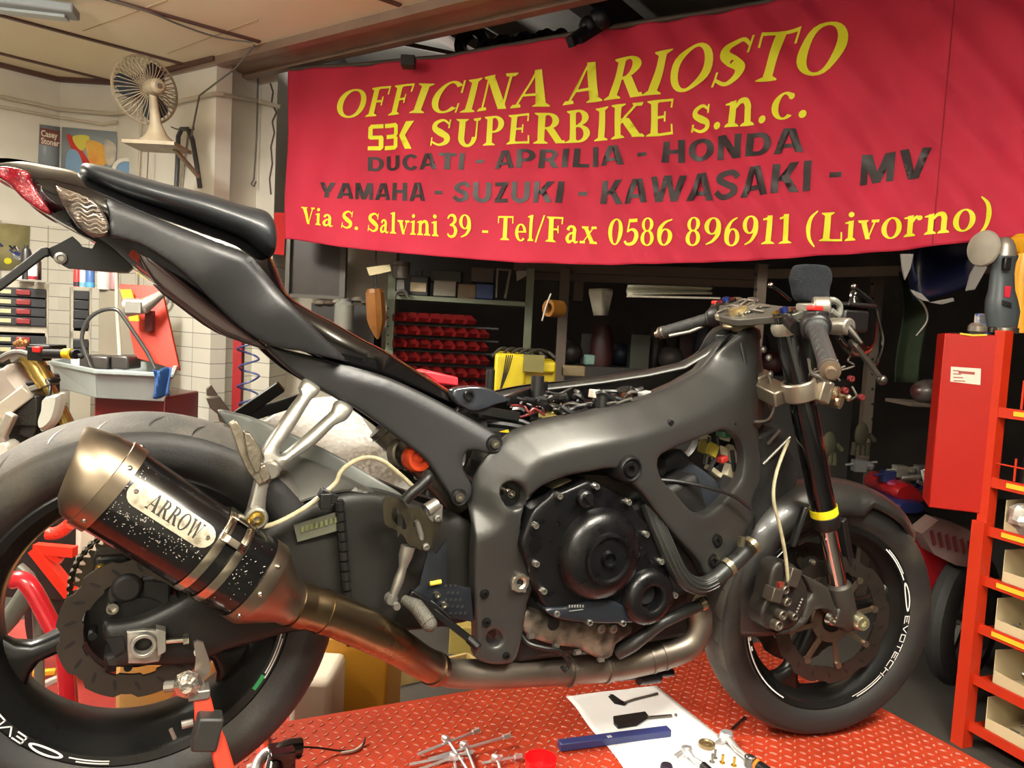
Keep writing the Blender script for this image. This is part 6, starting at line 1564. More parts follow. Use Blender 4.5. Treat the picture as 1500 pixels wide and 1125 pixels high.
def can(x,y0,y1,r,d,c,lab,capc=None,name='spray_can',cat='spray can',grp=None):
    t=thing(name,lab,cat,base(x,y1,d),grp);B_0=at(x,y1,d);h=(y1-y0)/F*d;R_=r/F*d;b=MB()
    b.lathe([(0,0),(R_,0),(R_,h*.8),(R_*.75,h*.9),(R_*.45,h*.92),(R_*.45,h),(0,h)],B_0,(0,0,1),20);b.build('can_body',M_('can '+c,c,.35),t)
    if capc: b=MB();b.lathe([(R_*1.01,h*.02),(R_*1.02,h*.02),(R_*1.02,h*.22),(R_*1.01,h*.22)],B_0,(0,0,1),20);b.build('can_label_band',M_('can '+capc,capc,.4),t)
    return t
can(113,389,420,5,4.82,'c23a38','red spray can, leftmost on the small cabinet','3b3440');can(122,390,420.5,5,4.80,'c6d4dc','pale blue-white spray can right of the red one','79b0cc')
can(132,388,421,6,4.76,'4a6fae','blue spray can with a light ring on the cupboard','5aa9d8');can(152,392,424,9,4.75,'c9c8c2','white tin standing on the grey cupboard');can(167,394,424,6,4.75,'a67e80','dusty pink can at the right end of the cupboard')
can(27,390,409,5,4.3,'d8d8d0','small white bottle on the left cabinet');can(38,360,409,7,4.35,'2a2a2a','tall black bottle on the left cabinet',None);can(48,385,410,6,4.3,'e0dcd0','white bottle with a dark red band on the left cabinet','8e2434');can(55,378,410,5,4.37,'3a2c2c','slim dark bottle with spots at the right of the left cabinet')
# --- parts washer
t=thing('parts_washer','grey parts-washer basin with its red lid propped open','parts washer',base(190,690,3.9))
def ringpts(x0,y0,x1,y1,d,dep): return [at(x0,y0,d),at(x1,y1,d),at(x1,y1,d)+f0*dep,at(x0,y0,d)+f0*dep]
b=MB()
o_=[at(76,527,3.95),at(140,544,3.55),at(252,547,3.55),at(258,540,4.1),at(150,522,4.35),at(100,522,4.3)]
zr=o_[1].z
def scal(P_,k,z):
    c=sum(P_,V((0,0,0)))/len(P_);return [V((c.x+(p.x-c.x)*k,c.y+(p.y-c.y)*k,z)) for p in P_]
S=[scal(o_,.9,zr-.13),scal(o_,.98,zr-.02),scal(o_,1.03,zr-.01),scal(o_,1.03,zr+.01),scal(o_,.96,zr+.01),scal(o_,.94,zr-.02),scal(o_,.86,zr-.11)]
b.loft(S);b.build('basin',M_('basin grey','8d9593',.4,var=.06,vs=6),t,bevel=.004,split=False)
b=MB();fbox(b,136,578,242,740,3.75,.4);b.build('pedestal',M_('dark red enamel','7d1f22',.35,coat=.2),t,bevel=.01)
b=MB();Q=[at(174,416,4.15),at(236,419,4.15),at(263,543,4.05),at(198,524,4.05)];b.poly(Q,f0*.02);ld=b.build('lid',M_('bright red lid','b52e1a',.35,coat=.2,var=.05,vs=3),t,bevel=.003)
b=MB();b.poly([at(x,y,4.1) for x,y in((176,424),(192,424),(198,445),(182,444))],f0*.01);b.poly([at(x,y,4.1) for x,y in((187,459),(203,461),(208,487),(193,485))],f0*.01);b.build('warning_sticker',M_('yellow sticker','e3bf2a',.5),ld)
b=MB();b.tube([at(186,450,4.0),at(212,448,4.0),at(238,430,4.05)],[.05,.04,.02],12);fbox(b,183,442,206,458,3.95,.06);b.build('lamp_arm',M_('lamp alloy','a3a098',.35,.5),ld,split=False)
b=MB();fbox(b,212,455,222,485,4.05,.04,rot=0);b.build('switch_box',M_('dark brown box','5a1d1c',.4),ld)
b=MB();b.tube([at(135,542,3.9),at(126,520,3.9),at(120,495,3.9),at(128,470,3.9),at(146,456,3.9),at(168,453,3.9),at(180,463,3.9),at(198,490,3.9),at(215,515,3.9),at(227,540,3.9)],.010,12,smooth=5);b.build('wash_hose',M_('dark steel hose','4a4a48',.3,.4),t)
b=MB();b.tube([at(170,395,4.6),at(171,450,4.5),at(176,530,4.2)],.010,8);one('thin_pipe','thin pale vertical pipe passing in front of the grey cupboard','pipe',b,M_('pale pipe','b9b3a2',.5))
for i,(x0,x1) in enumerate(((115,158),(162,187))):
    b=MB();fbox(b,x0,521,x1,541,3.95,.15);one('plastic_tub',('wide','narrow')[i]+' dark plastic tub standing in the parts-washer basin','tub',b,M_('tub dark','3a3633',.35,var=.2,vs=12),bevel=.01)
b=MB();b.grid(lambda f,g:at(224+26*f,541+40*g+3*math.sin(f*6),3.5)+f0*(.02*math.sin(f*9+g*3)),10,10);one('shop_cloth','blue cloth hanging over the corner of the grey basin','cloth',b,M_('blue cloth','21477a',.9),solid=.004)
t=thing('spiral_ring','grey coiled ring on the wall above the red lid','coil',tuple(wallpt(238,430,*W3,.05)));b=MB();b.tube([wallpt(x,y,*W3,.06) for x,y in circ(238,432,9,16,16)],.012,8,closed=True);b.build('coil_ring',M_('coil grey','8b8b86',.5),t)
# red post with blue coil hose
b=MB();fbox(b,339,488,352,700,4.6,.05);one('steel_post','dark red steel post in front of the tiled pier','post',b,M_('dark red post','8a1f22',.4))
b=MB();pts=[at(364+16*math.sin(i*.9)*(1 if i%2 else .8),492+i*3.9,4.5)+f0*(.05*math.cos(i*.9)) for i in range(31)];b.tube(pts,.006,8,smooth=4);one('air_hose','blue coiled air hose hanging beside the dark red post','hose',b,M_('blue hose','34406e',.4))
# --- left bay wall, shelf things
b=MB();fbox(b,424,350,506,434,5.5,.05);t=one('framed_board','dark framed panel hanging behind the seat under the banner','panel',b,M_('panel dark brown','3a312b',.35,col2='2a2522',vs=4),bevel=.003)
b=MB();fbox(b,418,344,424,440,5.45,.06);fbox(b,498,352,506,436,5.45,.06);fbox(b,424,432,500,437,5.45,.06);o=b.build('panel_frame',M_('frame steel dark','55524d',.4,.5),t,split=False)
b=MB();fbox(b,340,340,574,760,5.9,.15);one('partition_board','pale grey partition behind the hanging brown plumb weight','partition',b,M_('partition plaster','b9b2a2',.8,var=.08,vs=3))
t=thing('plumb_weight','brown pear-shaped weight hanging by a wire under a cream tag','weight',base(548,500,5.0))
b=MB();c=at(549,422,5.0);h=.33;b.lathe([(0,0),(.05,-.005),(.062,-.03),(.064,-.2),(.05,-.25),(.02,-.31),(.008,-.33),(0,-.33)],c,(-.1,0,1),10);b.build('weight_body',M_('varnished brown','8a5a2b',.35,var=.2,vs=8,coat=.3),t,sharp=20)
b=MB();b.tube([at(551,350,5.0),at(550,425,5.0)],.004,6);b.tube([at(546,400,5.0),at(545,425,5.0)],.003,6);b.build('hanging_wire',darkp,t)
b=MB();b.poly([at(x,y,4.98) for x,y in((537,392),(571,387),(573,397),(556,401),(541,404))],f0*.01);one('paper_tag','cream paper tag skewered above the brown weight','tag',b,M_('cream tag','c9bd93',.6))
can(503,438,482,14,5.1,'7c7d76','grey gas bottle standing under the dark panel',name='gas_bottle',cat='gas bottle')
b=MB();rr=random.Random(6)
fbox(b,455,446,548,520,5.3,.3);one('dark_counter','dark counter behind the gas bottle','counter',b,M_('counter black','23211f',.5))
for i in range(7):
    b=MB();x=468+i*14;b.ball(at(x,442+rr.uniform(-3,3),5.3),.035,10,(1.3,1,.6));one('crumpled_rag','crumpled %s rag on the dark counter behind the gas bottle'%('grey','brown','pale','dark','dusty','beige','white')[i],'rag',b,M_('rag%d'%(i%4),('6d655a','574a3d','8d867a','39352f')[i%4],.9),'rags on the dark counter')
shd=5.15
t=thing('metal_shelf','green-grey steel shelving holding rows of red bins','shelf',base(650,640,shd));gm=M_('shelf green grey','5f6653',.5,.2)
b=MB()
for x in(563,764):
    fbox(b,x,400 if x<600 else 394,x+11,700,shd,.04)
    fbox(b,x,400,x+11,700,shd+.36,.04)
b.build('post',gm,t)
b=MB();pA=at(570,434,shd);pB=at(776,446,shd);b.bar(pA+f0*.2,pB+f0*.2,.40,.03,(0,0,1));b.build('shelf_board',gm,t,split=False)
b=MB()
for k in range(8): b.cyl(at(568.5,452+k*13,shd)-f0*.001,at(568.5,452+k*13,shd)+f0*.004,.006,8)
b.build('post_hole',MATS['opening black'],t)
rowy=[(455,470),(473,489),(492,508),(512,528),(532,548),(551,566)]
b=MB()
for y0,y1 in rowy: 
    a=at(574,y1+4.2,shd+.12);c=at(730,y1+11.7,shd+.12);b.bar(a,c,.03,.012)
b.build('bin_rail',darkp,t,split=False)
binm=M_('red storage bin','640d0d',.45);bind=M_('dark fill','2c2420',.7,var=.4,vs=40)
def mkbin():
    t=thing('storage_bin','red plastic storage bin','storage bin',(0,0,0),'red storage bins on the steel shelf')
    w,dp,h=.07,.12,.062;b=MB()
    V_=lambda x,y,z:V((x,y,z))
    # open-front hopper: front low, back high, sloping side tops
    for s in(-1,1):
        x=s*(w/2-.0015);b.poly([V_(x-.0015,0,0),V_(x-.0015,dp,0),V_(x-.0015,dp,h),V_(x-.0015,dp*.45,h),V_(x-.0015,-.018,h*.42)],(.003,0,0))
    b.box((0,dp/2,.0015),(w,dp,.003));b.box((0,dp,h/2),(w,.003,h));b.poly([V_(-w/2,0,0),V_(w/2,0,0),V_(w/2,-.018,h*.42),V_(-w/2,-.018,h*.42)],(0,.003,0))
    b.build('bin_shell',binm,t,split=False)
    b=MB();b.box((0,dp*.5,h*.22),(w-.008,dp-.01,h*.36));b.build('contents',bind,t)
    return t
proto=mkbin();rowsn=('top','second','third','fourth','fifth','bottom');first=True
for ri,(y0,y1) in enumerate(rowy):
    n=(7,8,8,8,8,8)[ri]
    for i in range(n):
        x=584+i*17.6+ (ri%2)*1.5;p=at(x,y1+ (x-580)*.05,shd)
        o=proto if first else copytree(proto);first=False
        o.location=p;o.rotation_euler=(0,0,-YAW+.62)
        o['label']='red storage bin, %s from the left in the %s row of the steel shelf'%(('first','second','third','fourth','fifth','sixth','seventh','eighth')[i],rowsn[ri])
# things on the shelf board
def shelfbox(name,lab,cat,x0,y0,x1,y1,c,d=5.2,dep=.14,bev=.006,rough=.5): 
    b=MB();fbox(b,x0,y0,x1,y1,d,dep);return one(name,lab,cat,b,M_('sb '+c,c,rough,var=.1,vs=9),bevel=bev)
t=thing('engine_piston','large grey display piston standing on the shelf end','piston',base(588,432,5.1));b=MB();c=at(587,408,5.1);b.lathe([(0,.11),(.055,.11),(.058,.10),(.058,.085),(.054,.083),(.058,.08),(.058,.03),(.05,0),(0,0)],c,(0,0,1),24);b.build('piston_crown',M_('grey alloy dull','6f6c66',.45,.5),t)
b=MB();b.bar(at(587,410,5.12),at(587,432,5.12),.03,.05,r0);b.tube([at(578,437,5.08),at(581,428,5.08),at(592,426,5.08),at(598,436,5.08)],.010,8,smooth=4);b.build('connecting_rod',M_('rod grey','5c5953',.45,.5),t,split=False)
t=shelfbox('oil_jug','black jug with a cream label on the shelf','jug',600,404,627,433,'1f1e24');b=MB();fbox(b,601,414,624,427,5.19,.01);b.build('jug_label',M_('jug cream label','c5b896',.6),t)
b=MB();fbox(b,608,396,618,405,5.24,.05);b.build('jug_neck',darkp,t)
shelfbox('clear_box','pale plastic box half full of bags, middle of the shelf','box',635,411,668,434,'8f8a7c');shelfbox('dark_crate','dark open crate behind the pale plastic box','crate',630,396,676,414,'39352f',5.35)
shelfbox('cardboard_box','brown cardboard box right of the pale plastic box','box',670,416,697,438,'6d5a38');shelfbox('blue_crate','blue plastic crate on the shelf beside the cardboard box','crate',697,416,723,438,'1d3f7d');shelfbox('brown_carton','long dark carton above the blue crate','carton',690,392,724,414,'4f4438',5.3)
b=MB();b.tube([at(729,393,5.1),at(727,436,5.1)],.008,6);b.tube([at(748,395,5.1),at(740,437,5.1)],.012,6);b.tube([at(729,394,5.1),at(750,396,5.1)],.010,6);one('stool_frame','grey metal frame with slanting legs at the right of the shelf','frame',b,M_('frame grey2','6a665e',.5,.3))
b=MB();b.poly([at(x,y,5.25) for x,y in((756,397),(775,396),(772,403),(757,412))],f0*.02);one('white_funnel','white curved piece hanging at the right end of the shelf','funnel',b,M_('dull white','a8a697',.5))
# shelving girders beyond, dark
b=MB();b.bar(at(755,390,5.4),at(1110,403,4.6),.05,.06);b.bar(at(760,404,5.5),at(1110,416,4.8),.05,.05);one('shelf_girder','long brown steel girder just under the banner edge','girder',b,M_('girder brown','5b5046',.6,.3),split=None) if 0 else one('shelf_girder','long brown steel girder just under the banner edge','girder',b,M_('girder brown','5b5046',.6,.3))
for x,y0,d,lab in((820,395,5.12,'brown steel post behind the wiring'),(848,395,5.3,'short slim steel post with an orange strap'),(1107,388,3.9,'perforated brown post behind the top clamp'),(1278,380,4.3,'perforated post behind the right handlebar')):
    t=thing('steel_post',lab,'post',base(x,700,d));b=MB();fbox(b,x-7,y0,x+7,690 if x!=848 else 440,d,.05)
    if x!=848:
        q=at(x,690,d);b.box(V((q.x,q.y,q.z/2))+f0*.025,(14/F*d,.05,q.z),RY)
    b.build('post_body',MATS['girder brown'],t)
    if x>1100:
        b=MB()
        for k in range(12): b.cyl(at(x,y0+14+k*22,d)-f0*.002,at(x,y0+14+k*22,d)+f0*.004,.008,8)
        b.build('post_hole',MATS['opening black'],t)
t=thing('lamp_shade','white tapering shade hanging in the dark bay','lamp shade',base(880,463,4.6));b=MB();S=[]
for y,w in((423,17),(430,17),(462,10)): S.append([at(880+(k[0]*w),y,4.6)+f0*(k[1]*w/F*4.6) for k in((-1,0),(0,-.7),(1,0),(0,.7))])
b.loft(S,cap=False);b.build('shade_shell',M_('dirty white plastic','a8a595',.5),t,solid=.004)
b=MB();b.grid(lambda f,g:at(920+130*f,418+g*(14-6*f)+6*(f-.3)**2,4.2)+f0*(.1*math.sin(f*2)+.05*math.sin(g*3)),12,6);one('side_fairing','long off-white fairing lying high on the dark shelving','fairing',b,M_('offwhite fairing','9d9a88',.35,var=.1),solid=.01)
b=MB();b.bar(at(918,434,4.2),at(1055,437,4.1),.03,.01);one('shelf_rail','thin pale rail under the off-white fairing','rail',b,M_('rail pale','8c8474',.5))
t=thing('welding_machine','yellow welding machine in the dark bay behind the wiring','machine',base(770,580,3.9));b=MB();fbox(b,722,518,768,640,3.9,.4);fbox(b,764,528,812,640,3.95,.35);b.build('machine_case',M_('yellow enamel','cbb81f',.35,var=.08,vs=5),t,split=False,bevel=.015)
b=MB();fbox(b,767,520,797,545,3.88,.02);b.build('front_panel',M_('olive panel','6f6a35',.5),t);b=MB();fbox(b,790,530,814,546,3.9,.1);b.build('flap',MATS['yellow enamel'],t,bevel=.01)
b=MB()
for k in range(4): b.tube([at(742+k*3,520,3.85),at(738+k*2,545,3.85),at(732,575,3.85)],.003,6,smooth=3)
b.build('lead_cable',darkp,t)
for k in range(5):
    b=MB();x=735+k*13;b.tube([at(x-14,522-k,3.95),at(x,510+k*.6,4.0),at(x+16,516,4.05),at(x+26,524,4.0)],.008,8,smooth=4);one('welding_cable','dark cable lying on the yellow machine, number %s from its left side'%('one','two','three','four','five')[k],'cable',b,M_('cable darkgrey','3c3a37',.5))
for lab,x0,y0,x1,y1,c in(('small pale green bottle beyond the frame spar',857,520,872,535,'54706a'),('tan carton beyond the frame spar',824,536,858,552,'6f6143')):
    b=MB();fbox(b,x0,y0,x1,y1,4.2,.1);one('box_on_bench' if 'carton' in lab else 'small_bottle',lab,'carton' if 'carton' in lab else 'bottle',b,M_('x'+c,c,.5),bevel=.008)
b=MB();b.tube([at(807,430,4.4),at(800,448,4.4),at(794,470,4.4)],.005,6,smooth=3);one('bent_wire','thin bright bent wire hanging in the dark bay','wire',b,M_('wire bright','b9b6ae',.4,.5))
b=MB();b.lathe([(.03,-.05),(.05,-.05),(.05,.05),(.03,.05),(.03,-.05)],at(812,452,4.5),(1,.3,0),16);one('orange_reel','dull orange reel hanging on the post in the bay','reel',b,M_('dull orange','8a5a20',.5))
# bay bench and dark storage silhouettes
b=MB();q=at(1025,545,5.2);b.box(V((q.x,q.y,q.z/2))+f0*.3,(2.1,.6,q.z),RY);one('bay_bench','long dark bench deep in the bay','bench',b,M_('bench dark','2a2724',.7))
rr=random.Random(12)
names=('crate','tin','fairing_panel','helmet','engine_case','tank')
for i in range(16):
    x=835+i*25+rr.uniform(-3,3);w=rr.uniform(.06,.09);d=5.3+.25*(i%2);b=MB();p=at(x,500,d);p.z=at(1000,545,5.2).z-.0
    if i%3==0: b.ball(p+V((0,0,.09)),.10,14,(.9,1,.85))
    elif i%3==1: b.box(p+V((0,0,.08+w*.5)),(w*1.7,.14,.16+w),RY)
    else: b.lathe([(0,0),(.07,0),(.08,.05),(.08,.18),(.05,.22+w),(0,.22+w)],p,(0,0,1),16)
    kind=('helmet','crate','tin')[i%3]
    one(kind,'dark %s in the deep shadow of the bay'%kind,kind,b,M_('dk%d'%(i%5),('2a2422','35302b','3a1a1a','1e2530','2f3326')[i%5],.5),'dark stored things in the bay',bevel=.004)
b=MB();b.bar(at(1118,402,4.3),at(1520,392,3.75),.05,.05);one('shelf_girder','dark steel girder carrying the navy fairing at the right, under the banner','girder',b,MATS['girder brown'])
# blue and white fairing hanging right, green cloth
b=MB();b.grid(lambda f,g:at(1345+90*f-8*math.sin(g*3),350+88*g-26*(2*f-1)**2*g,3.5)+f0*(.25*math.sin(f*PI)),16,12);t=one('front_fairing','dark blue fairing with white edges hanging under the banner','fairing',b,M_('navy fairing','161d3c',.3,coat=.4),solid=.006)
for pts in([(1320,372),(1338,372),(1334,392),(1326,410),(1322,392)],[(1334,424),(1350,430),(1362,442),(1352,440),(1340,433)],[(1362,443),(1396,436),(1398,441),(1380,446)],[(1434,380),(1446,392),(1428,424),(1416,426),(1422,402)]):
    b=MB();b.poly([at(x,y,3.42) for x,y in pts],f0*.01);b.build('white_stripe',M_('fairing white','8d8a86',.4),t)
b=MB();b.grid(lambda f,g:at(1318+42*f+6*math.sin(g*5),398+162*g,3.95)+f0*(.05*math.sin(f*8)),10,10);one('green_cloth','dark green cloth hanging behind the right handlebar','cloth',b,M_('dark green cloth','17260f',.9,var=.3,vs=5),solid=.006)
b=MB();b.tube([at(1340,432,3.6),at(1355,450,3.6),at(1358,470,3.6),at(1342,492,3.6)],.005,6,smooth=4);one('curved_rod','thin curved grey rod hanging before the green cloth','rod',b,M_('rod grey3','77736c',.4,.5))
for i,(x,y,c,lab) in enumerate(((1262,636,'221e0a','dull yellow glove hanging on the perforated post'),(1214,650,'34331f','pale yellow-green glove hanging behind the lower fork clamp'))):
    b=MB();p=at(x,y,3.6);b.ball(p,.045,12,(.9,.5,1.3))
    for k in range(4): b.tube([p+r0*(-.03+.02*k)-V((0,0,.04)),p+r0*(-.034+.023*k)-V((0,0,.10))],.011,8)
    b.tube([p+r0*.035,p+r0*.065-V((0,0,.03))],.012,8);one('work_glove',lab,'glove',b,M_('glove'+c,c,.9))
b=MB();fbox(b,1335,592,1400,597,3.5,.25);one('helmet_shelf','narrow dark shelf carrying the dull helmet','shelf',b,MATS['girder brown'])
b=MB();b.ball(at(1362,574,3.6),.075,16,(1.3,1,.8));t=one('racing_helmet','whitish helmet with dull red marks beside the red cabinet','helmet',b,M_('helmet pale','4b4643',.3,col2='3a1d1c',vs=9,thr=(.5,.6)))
# sock over the brake reservoir
S=[]
for y,xl,xr in((388,1168,1207),(391,1162,1214),(400,1159,1218),(411,1155,1218),(420,1159,1214),(430,1160,1213),(440,1163,1216),(445,1172,1214)):
    cx=(xl+xr)/2;hw=(xr-xl)/2;q=[]
    for k in range(20):
        a=2*PI*k/20;q.append(at(cx,y,0+1.72)+r0*(hw/F*1.72*math.copysign(abs(math.cos(a))**.7,math.cos(a)))+f0*(.03*math.sin(a)))
    S.append(q)
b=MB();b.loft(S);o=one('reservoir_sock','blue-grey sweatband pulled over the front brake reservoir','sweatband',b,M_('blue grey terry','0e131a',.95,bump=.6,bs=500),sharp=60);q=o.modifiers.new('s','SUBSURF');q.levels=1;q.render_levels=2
# white quilted towel behind the subframe
def tow(f,g):
    P4=[(400,618),(520,588),(598,700),(400,690)]
    tl,tr,brr,bl=[V((x,y,0)) for x,y in((385,626),(530,590),(640,770),(420,690))]
    q=(tl*(1-f)+tr*f)*(1-g)+(bl*(1-f)+brr*f)*g;x=q.x+18*math.sin(f*PI)*g*.6;y=q.y-16*math.sin(f*PI)*(1-g)*.5
    return P(x,y,.16)+V((0,.10*math.sin(f*2.2)*(1-g)+.05*(1-g),0))
b=MB();b.grid(tow,40,26)
TM=M_('quilted paper','e6e2da',.9);nt=TM.node_tree;tc=nt.nodes.new('ShaderNodeTexCoord');vo=nt.nodes.new('ShaderNodeTexVoronoi');vo.inputs['Scale'].default_value=95;bp=nt.nodes.new('ShaderNodeBump');bp.inputs['Strength'].default_value=.8;bp.inputs['Distance'].default_value=.006;nt.links.new(tc.outputs['Object'],vo.inputs['Vector']);nt.links.new(vo.outputs['Distance'],bp.inputs['Height']);nt.links.new(bp.outputs[0],nt.nodes['Principled BSDF'].inputs['Normal'])
o=one('paper_towel','white quilted paper towel stuffed behind the subframe above the swingarm','paper towel',b,TM,solid=.002)
# --- on the beam rail above the banner
t=thing('hanging_chain','black heavy chain and coil bundle resting on the banner rail','chain',base(745,75,4.2));b=MB()
b.lathe([(.05,-.03),(.11,-.03),(.11,.03),(.05,.03),(.05,-.03)],at(692,66,4.85),f0*.9+r0*.3,20)
for i in range(12): b.lathe([(.02,-.02),(.045,-.02),(.045,.02),(.02,.02),(.02,-.02)],at(712+i*10,68+3*math.sin(i*2)-i*1.3,4.75),f0*.6+r0*(.5*math.sin(i*2.3)),12)
b.build('chain_bundle',M_('black oily iron','26272a',.4,.6),t,split=False)
b=MB();fbox(b,587,80,607,95,4.5,.08);one('small_speaker','small black box standing on the banner rail','box',b,darkp,bevel=.004)
b=MB();b.bar(at(835,62,3.9),at(890,22,4.1),.04,.05);b.bar(at(850,60,3.9),at(905,26,4.1),.02,.03);b.ball(at(878,28,4.0),.06,12);b.ball(at(862,38,4.0),.05,12);one('roof_rack_rail','black folded rail with knobs above the banner middle','rail',b,M_('black oily iron','26272a',.4,.6))
b=MB();b.bar(at(560,58,5.3),at(690,84,6.4),.03,.03);one('bay_rail','thin brownish rail under the bay ceiling above the banner','rail',b,M_('rust brown','5d4436',.7))
# ================================================================ right side rack
rk=M_('orange red rack','b82c10',.4,var=.06,vs=4)
t=thing('steel_rack','orange-red steel shelf rack with boxes, at the right edge','rack',tuple(onZ(1406,1087,0)))
foot=onZ(1408,1090,0);ud=(r0*.34-f0*.94).normalized();bd_=(r0*.94+f0*.34).normalized()
ptop=1.52
b=MB();b.box(foot+V((0,0,.42)),(.05,.05,.84),Matrix((bd_,-ud,V((0,0,1)))).transposed());
b.box(foot+bd_*.012+V((0,0,1.16)),(.04,.04,.74),Matrix((bd_,-ud,V((0,0,1)))).transposed())
for q in(ud*1.3,bd_*.4,ud*1.3+bd_*.4): b.box(foot+q+V((0,0,.76)),(.045,.045,1.52),Matrix((bd_,-ud,V((0,0,1)))).transposed())
b.build('rack_post',rk,t,split=None)
# shelf heights from the photographed lips
zs=[]
for (x,y) in((1480,606),(1478,712),(1463,782),(1455,855),(1447,925),(1438,1000),(1430,1068)):
    # height on the vertical plane through the foot along ud
    n=V((-ud.y,ud.x,0));r=ray(x,y);tt=(foot-CAM).dot(n)/r.dot(n);zs.append((CAM+r*tt).z)
lipm=M_('yellow lip label','e6b82a',.5)
RR=Matrix((bd_,-ud,V((0,0,1)))).transposed()
for i,z in enumerate(zs):
    b=MB();b.box(foot+ud*.65+bd_*.0+V((0,0,z)),(.012,1.3,.035),RR);b.box(foot+ud*.65+bd_*.2+V((0,0,z-.012)),(.4,1.3,.006),RR);sh=b.build('shelf',rk,t,split=False)
    if i<5:
        b=MB();b.box(foot+ud*.16-bd_*.008+V((0,0,z+.002)),(.003,.16,.016),RR);b.build('lip_label',lipm,sh)
b=MB();b.tube([foot+ud*.1+V((0,0,zs[1]+.02)),foot+ud*.1+V((0,0,zs[1]+.10))],.004,6);b.tube([foot+ud*.03+V((0,0,zs[1]+.07)),foot+ud*.5+V((0,0,zs[1]+.07))],.003,6);b.tube([foot+ud*.1+V((0,0,zs[0]+.02)),foot+ud*.1+V((0,0,zs[0]+.12))],.004,6);b.build('guard_wire',rk,t)
ord_=('top','second','third','fourth','fifth','lowest','bottom')
cardm=M_('carton cream','c1b18c',.7,var=.07,vs=6);rr=random.Random(21)
for i,z in enumerate(zs[1:]):
    for k in range(2):
        if i==0: continue
        t=thing('cardboard_bin','cream cardboard bin, %s on the %s shelf of the orange rack'%(('near the post','toward the frame edge')[k],('','third','fourth','fifth','sixth','lowest')[i]),'cardboard bin',tuple(foot+V((0,0,z))),'cardboard bins on the orange rack')
        w=.20;h=min(.12,(zs[i]-z)*.72);dp=.3;c=foot+ud*(.16+k*.26)+bd_*(.03+rr.uniform(0,.02))+V((0,0,z+.0))
        cr_=RR@Matrix.Rotation(rr.uniform(-.15,.15),3,'Z');b=MB()
        for (o_,sz) in((V((dp/2,0,.004)),(dp,w,.003)),(V((dp/2,-w/2,h/2)),(dp,.003,h)),(V((dp/2,w/2,h/2)),(dp,.003,h)),(V((dp,0,h/2)),(.003,w,h)),(V((0,0,h*.18)),(.003,w,h*.36)),(V((dp*.62,0,h)),(dp*.75,w,.003))): b.box(c+cr_@o_,sz,cr_)
        b.build('carton_shell',cardm,t,split=False)
        b=MB()
        for q in range(9):
            p=c+cr_@V((rr.uniform(.02,dp*.6),rr.uniform(-w*.4,w*.4),.012+rr.uniform(0,.02)));d=V((rr.uniform(-1,1),rr.uniform(-1,1),rr.uniform(-.3,.6))).normalized();b.tube([p-d*.015,p+d*.015],.005,6)
        b.build('small_parts',M_('small steel parts','8f8b82',.35,.7),t,split=False)
b=MB();p=foot+ud*.13+bd_*.06+V((0,0,zs[2]+.065));rr=random.Random(3)
b.grid(lambda f,g:p+V((math.cos(2*PI*f)*math.sin(PI*g),math.sin(2*PI*f)*math.sin(PI*g),math.cos(PI*g)*.9))*(.065*(1+.35*noise.noise(V((math.cos(2*PI*f)*2,math.sin(2*PI*f)*2,g*5))))),18,12);one('plastic_bag','crumpled grey plastic bag of parts on the third shelf of the orange rack','bag',b,M_('bag film','a6a39a',.2,.1,coat=.5,var=.3,vs=18),sharp=20)
t=thing('oil_bottle','dark bottle with blue and white label on the second shelf of the rack','bottle',tuple(foot+ud*.2+V((0,0,zs[1]))));b=MB();c=foot+ud*.19+bd_*.08+V((0,0,zs[1]));b.lathe([(0,0),(.045,0),(.048,.02),(.048,.12),(.02,.16),(.018,.19),(0,.19)],c,(0,0,1),20);b.build('bottle_body',M_('bottle black','1d2026',.3),t);b=MB();b.lathe([(.0486,.03),(.0486,.11)],c,(0,0,1),20);b.build('bottle_label',M_('label bluewhite','9fb0c0',.4,col2='2a3b6a',vs=30,thr=(.45,.55)),t)
b=MB();b.lathe([(0,0),(.03,0),(.03,.13),(0,.13)],foot+ud*.08+bd_*.1+V((0,0,zs[1])),(.1,0,1),14);one('torch_tool','black slim tool standing beside the rack post','tool',b,darkp)
# red cabinet hung at the end of the rack
t=thing('wall_cabinet','bright red metal cabinet with a small white sticker, fixed to the rack end','cabinet',tuple(at(1400,740,2.9)))
cd_=V((0,0,0));pR=foot+V((0,0,0))-ud*.03-bd_*.03
du=(r0*.93-f0*.37).normalized();dn=V((-du.y,du.x,0))
def cplane(x,y,off=0):
    n=dn;r=ray(x,y);tt=(pR-n*off*1-CAM).dot(n)/r.dot(n);return CAM+r*tt
TL,TR,BR_,BL_=cplane(1383,484),cplane(1475,496),cplane(1445,757),cplane(1362,740)
zt=(TL.z+TR.z)/2;zb=(BR_.z+BL_.z)/2;xl=(TL+BL_)/2;xr=(TR+BR_)/2
xl=V((xl.x,xl.y,0));xr=V((xr.x,xr.y,0))
sgn=1 if dn.dot(f0)>0 else -1
b=MB();b.loft([[V((p.x,p.y,z)) for p in(xl,xr,xr+dn*sgn*.2,xl+dn*sgn*.2)] for z in(zb,zt)]);b.build('cabinet_body',M_('signal red enamel','a0160a',.45,spec=.3,var=.05,vs=3,bump=.03,bs=90),t,bevel=.004)
def cp2(x,y,o=.0015):
    n=dn*sgn;r=ray(x,y);tt=(xl-n*o-CAM).dot(n)/r.dot(n);return CAM+r*tt
b=MB();b.poly([cp2(x,y) for x,y in((1393,537),(1437,540),(1436,564),(1392,559))],-dn*sgn*.0008);st=b.build('sticker',M_('sticker white','d3cbb9',.6),t)
b=MB()
for i in range(4): b.poly([cp2(x,y,.003) for x,y in((1396+i*.2,542+i*5),(1405+i*3,542.6+i*5),(1405+i*3,544+i*5),(1396+i*.2,543.4+i*5))],-dn*sgn*.0002)
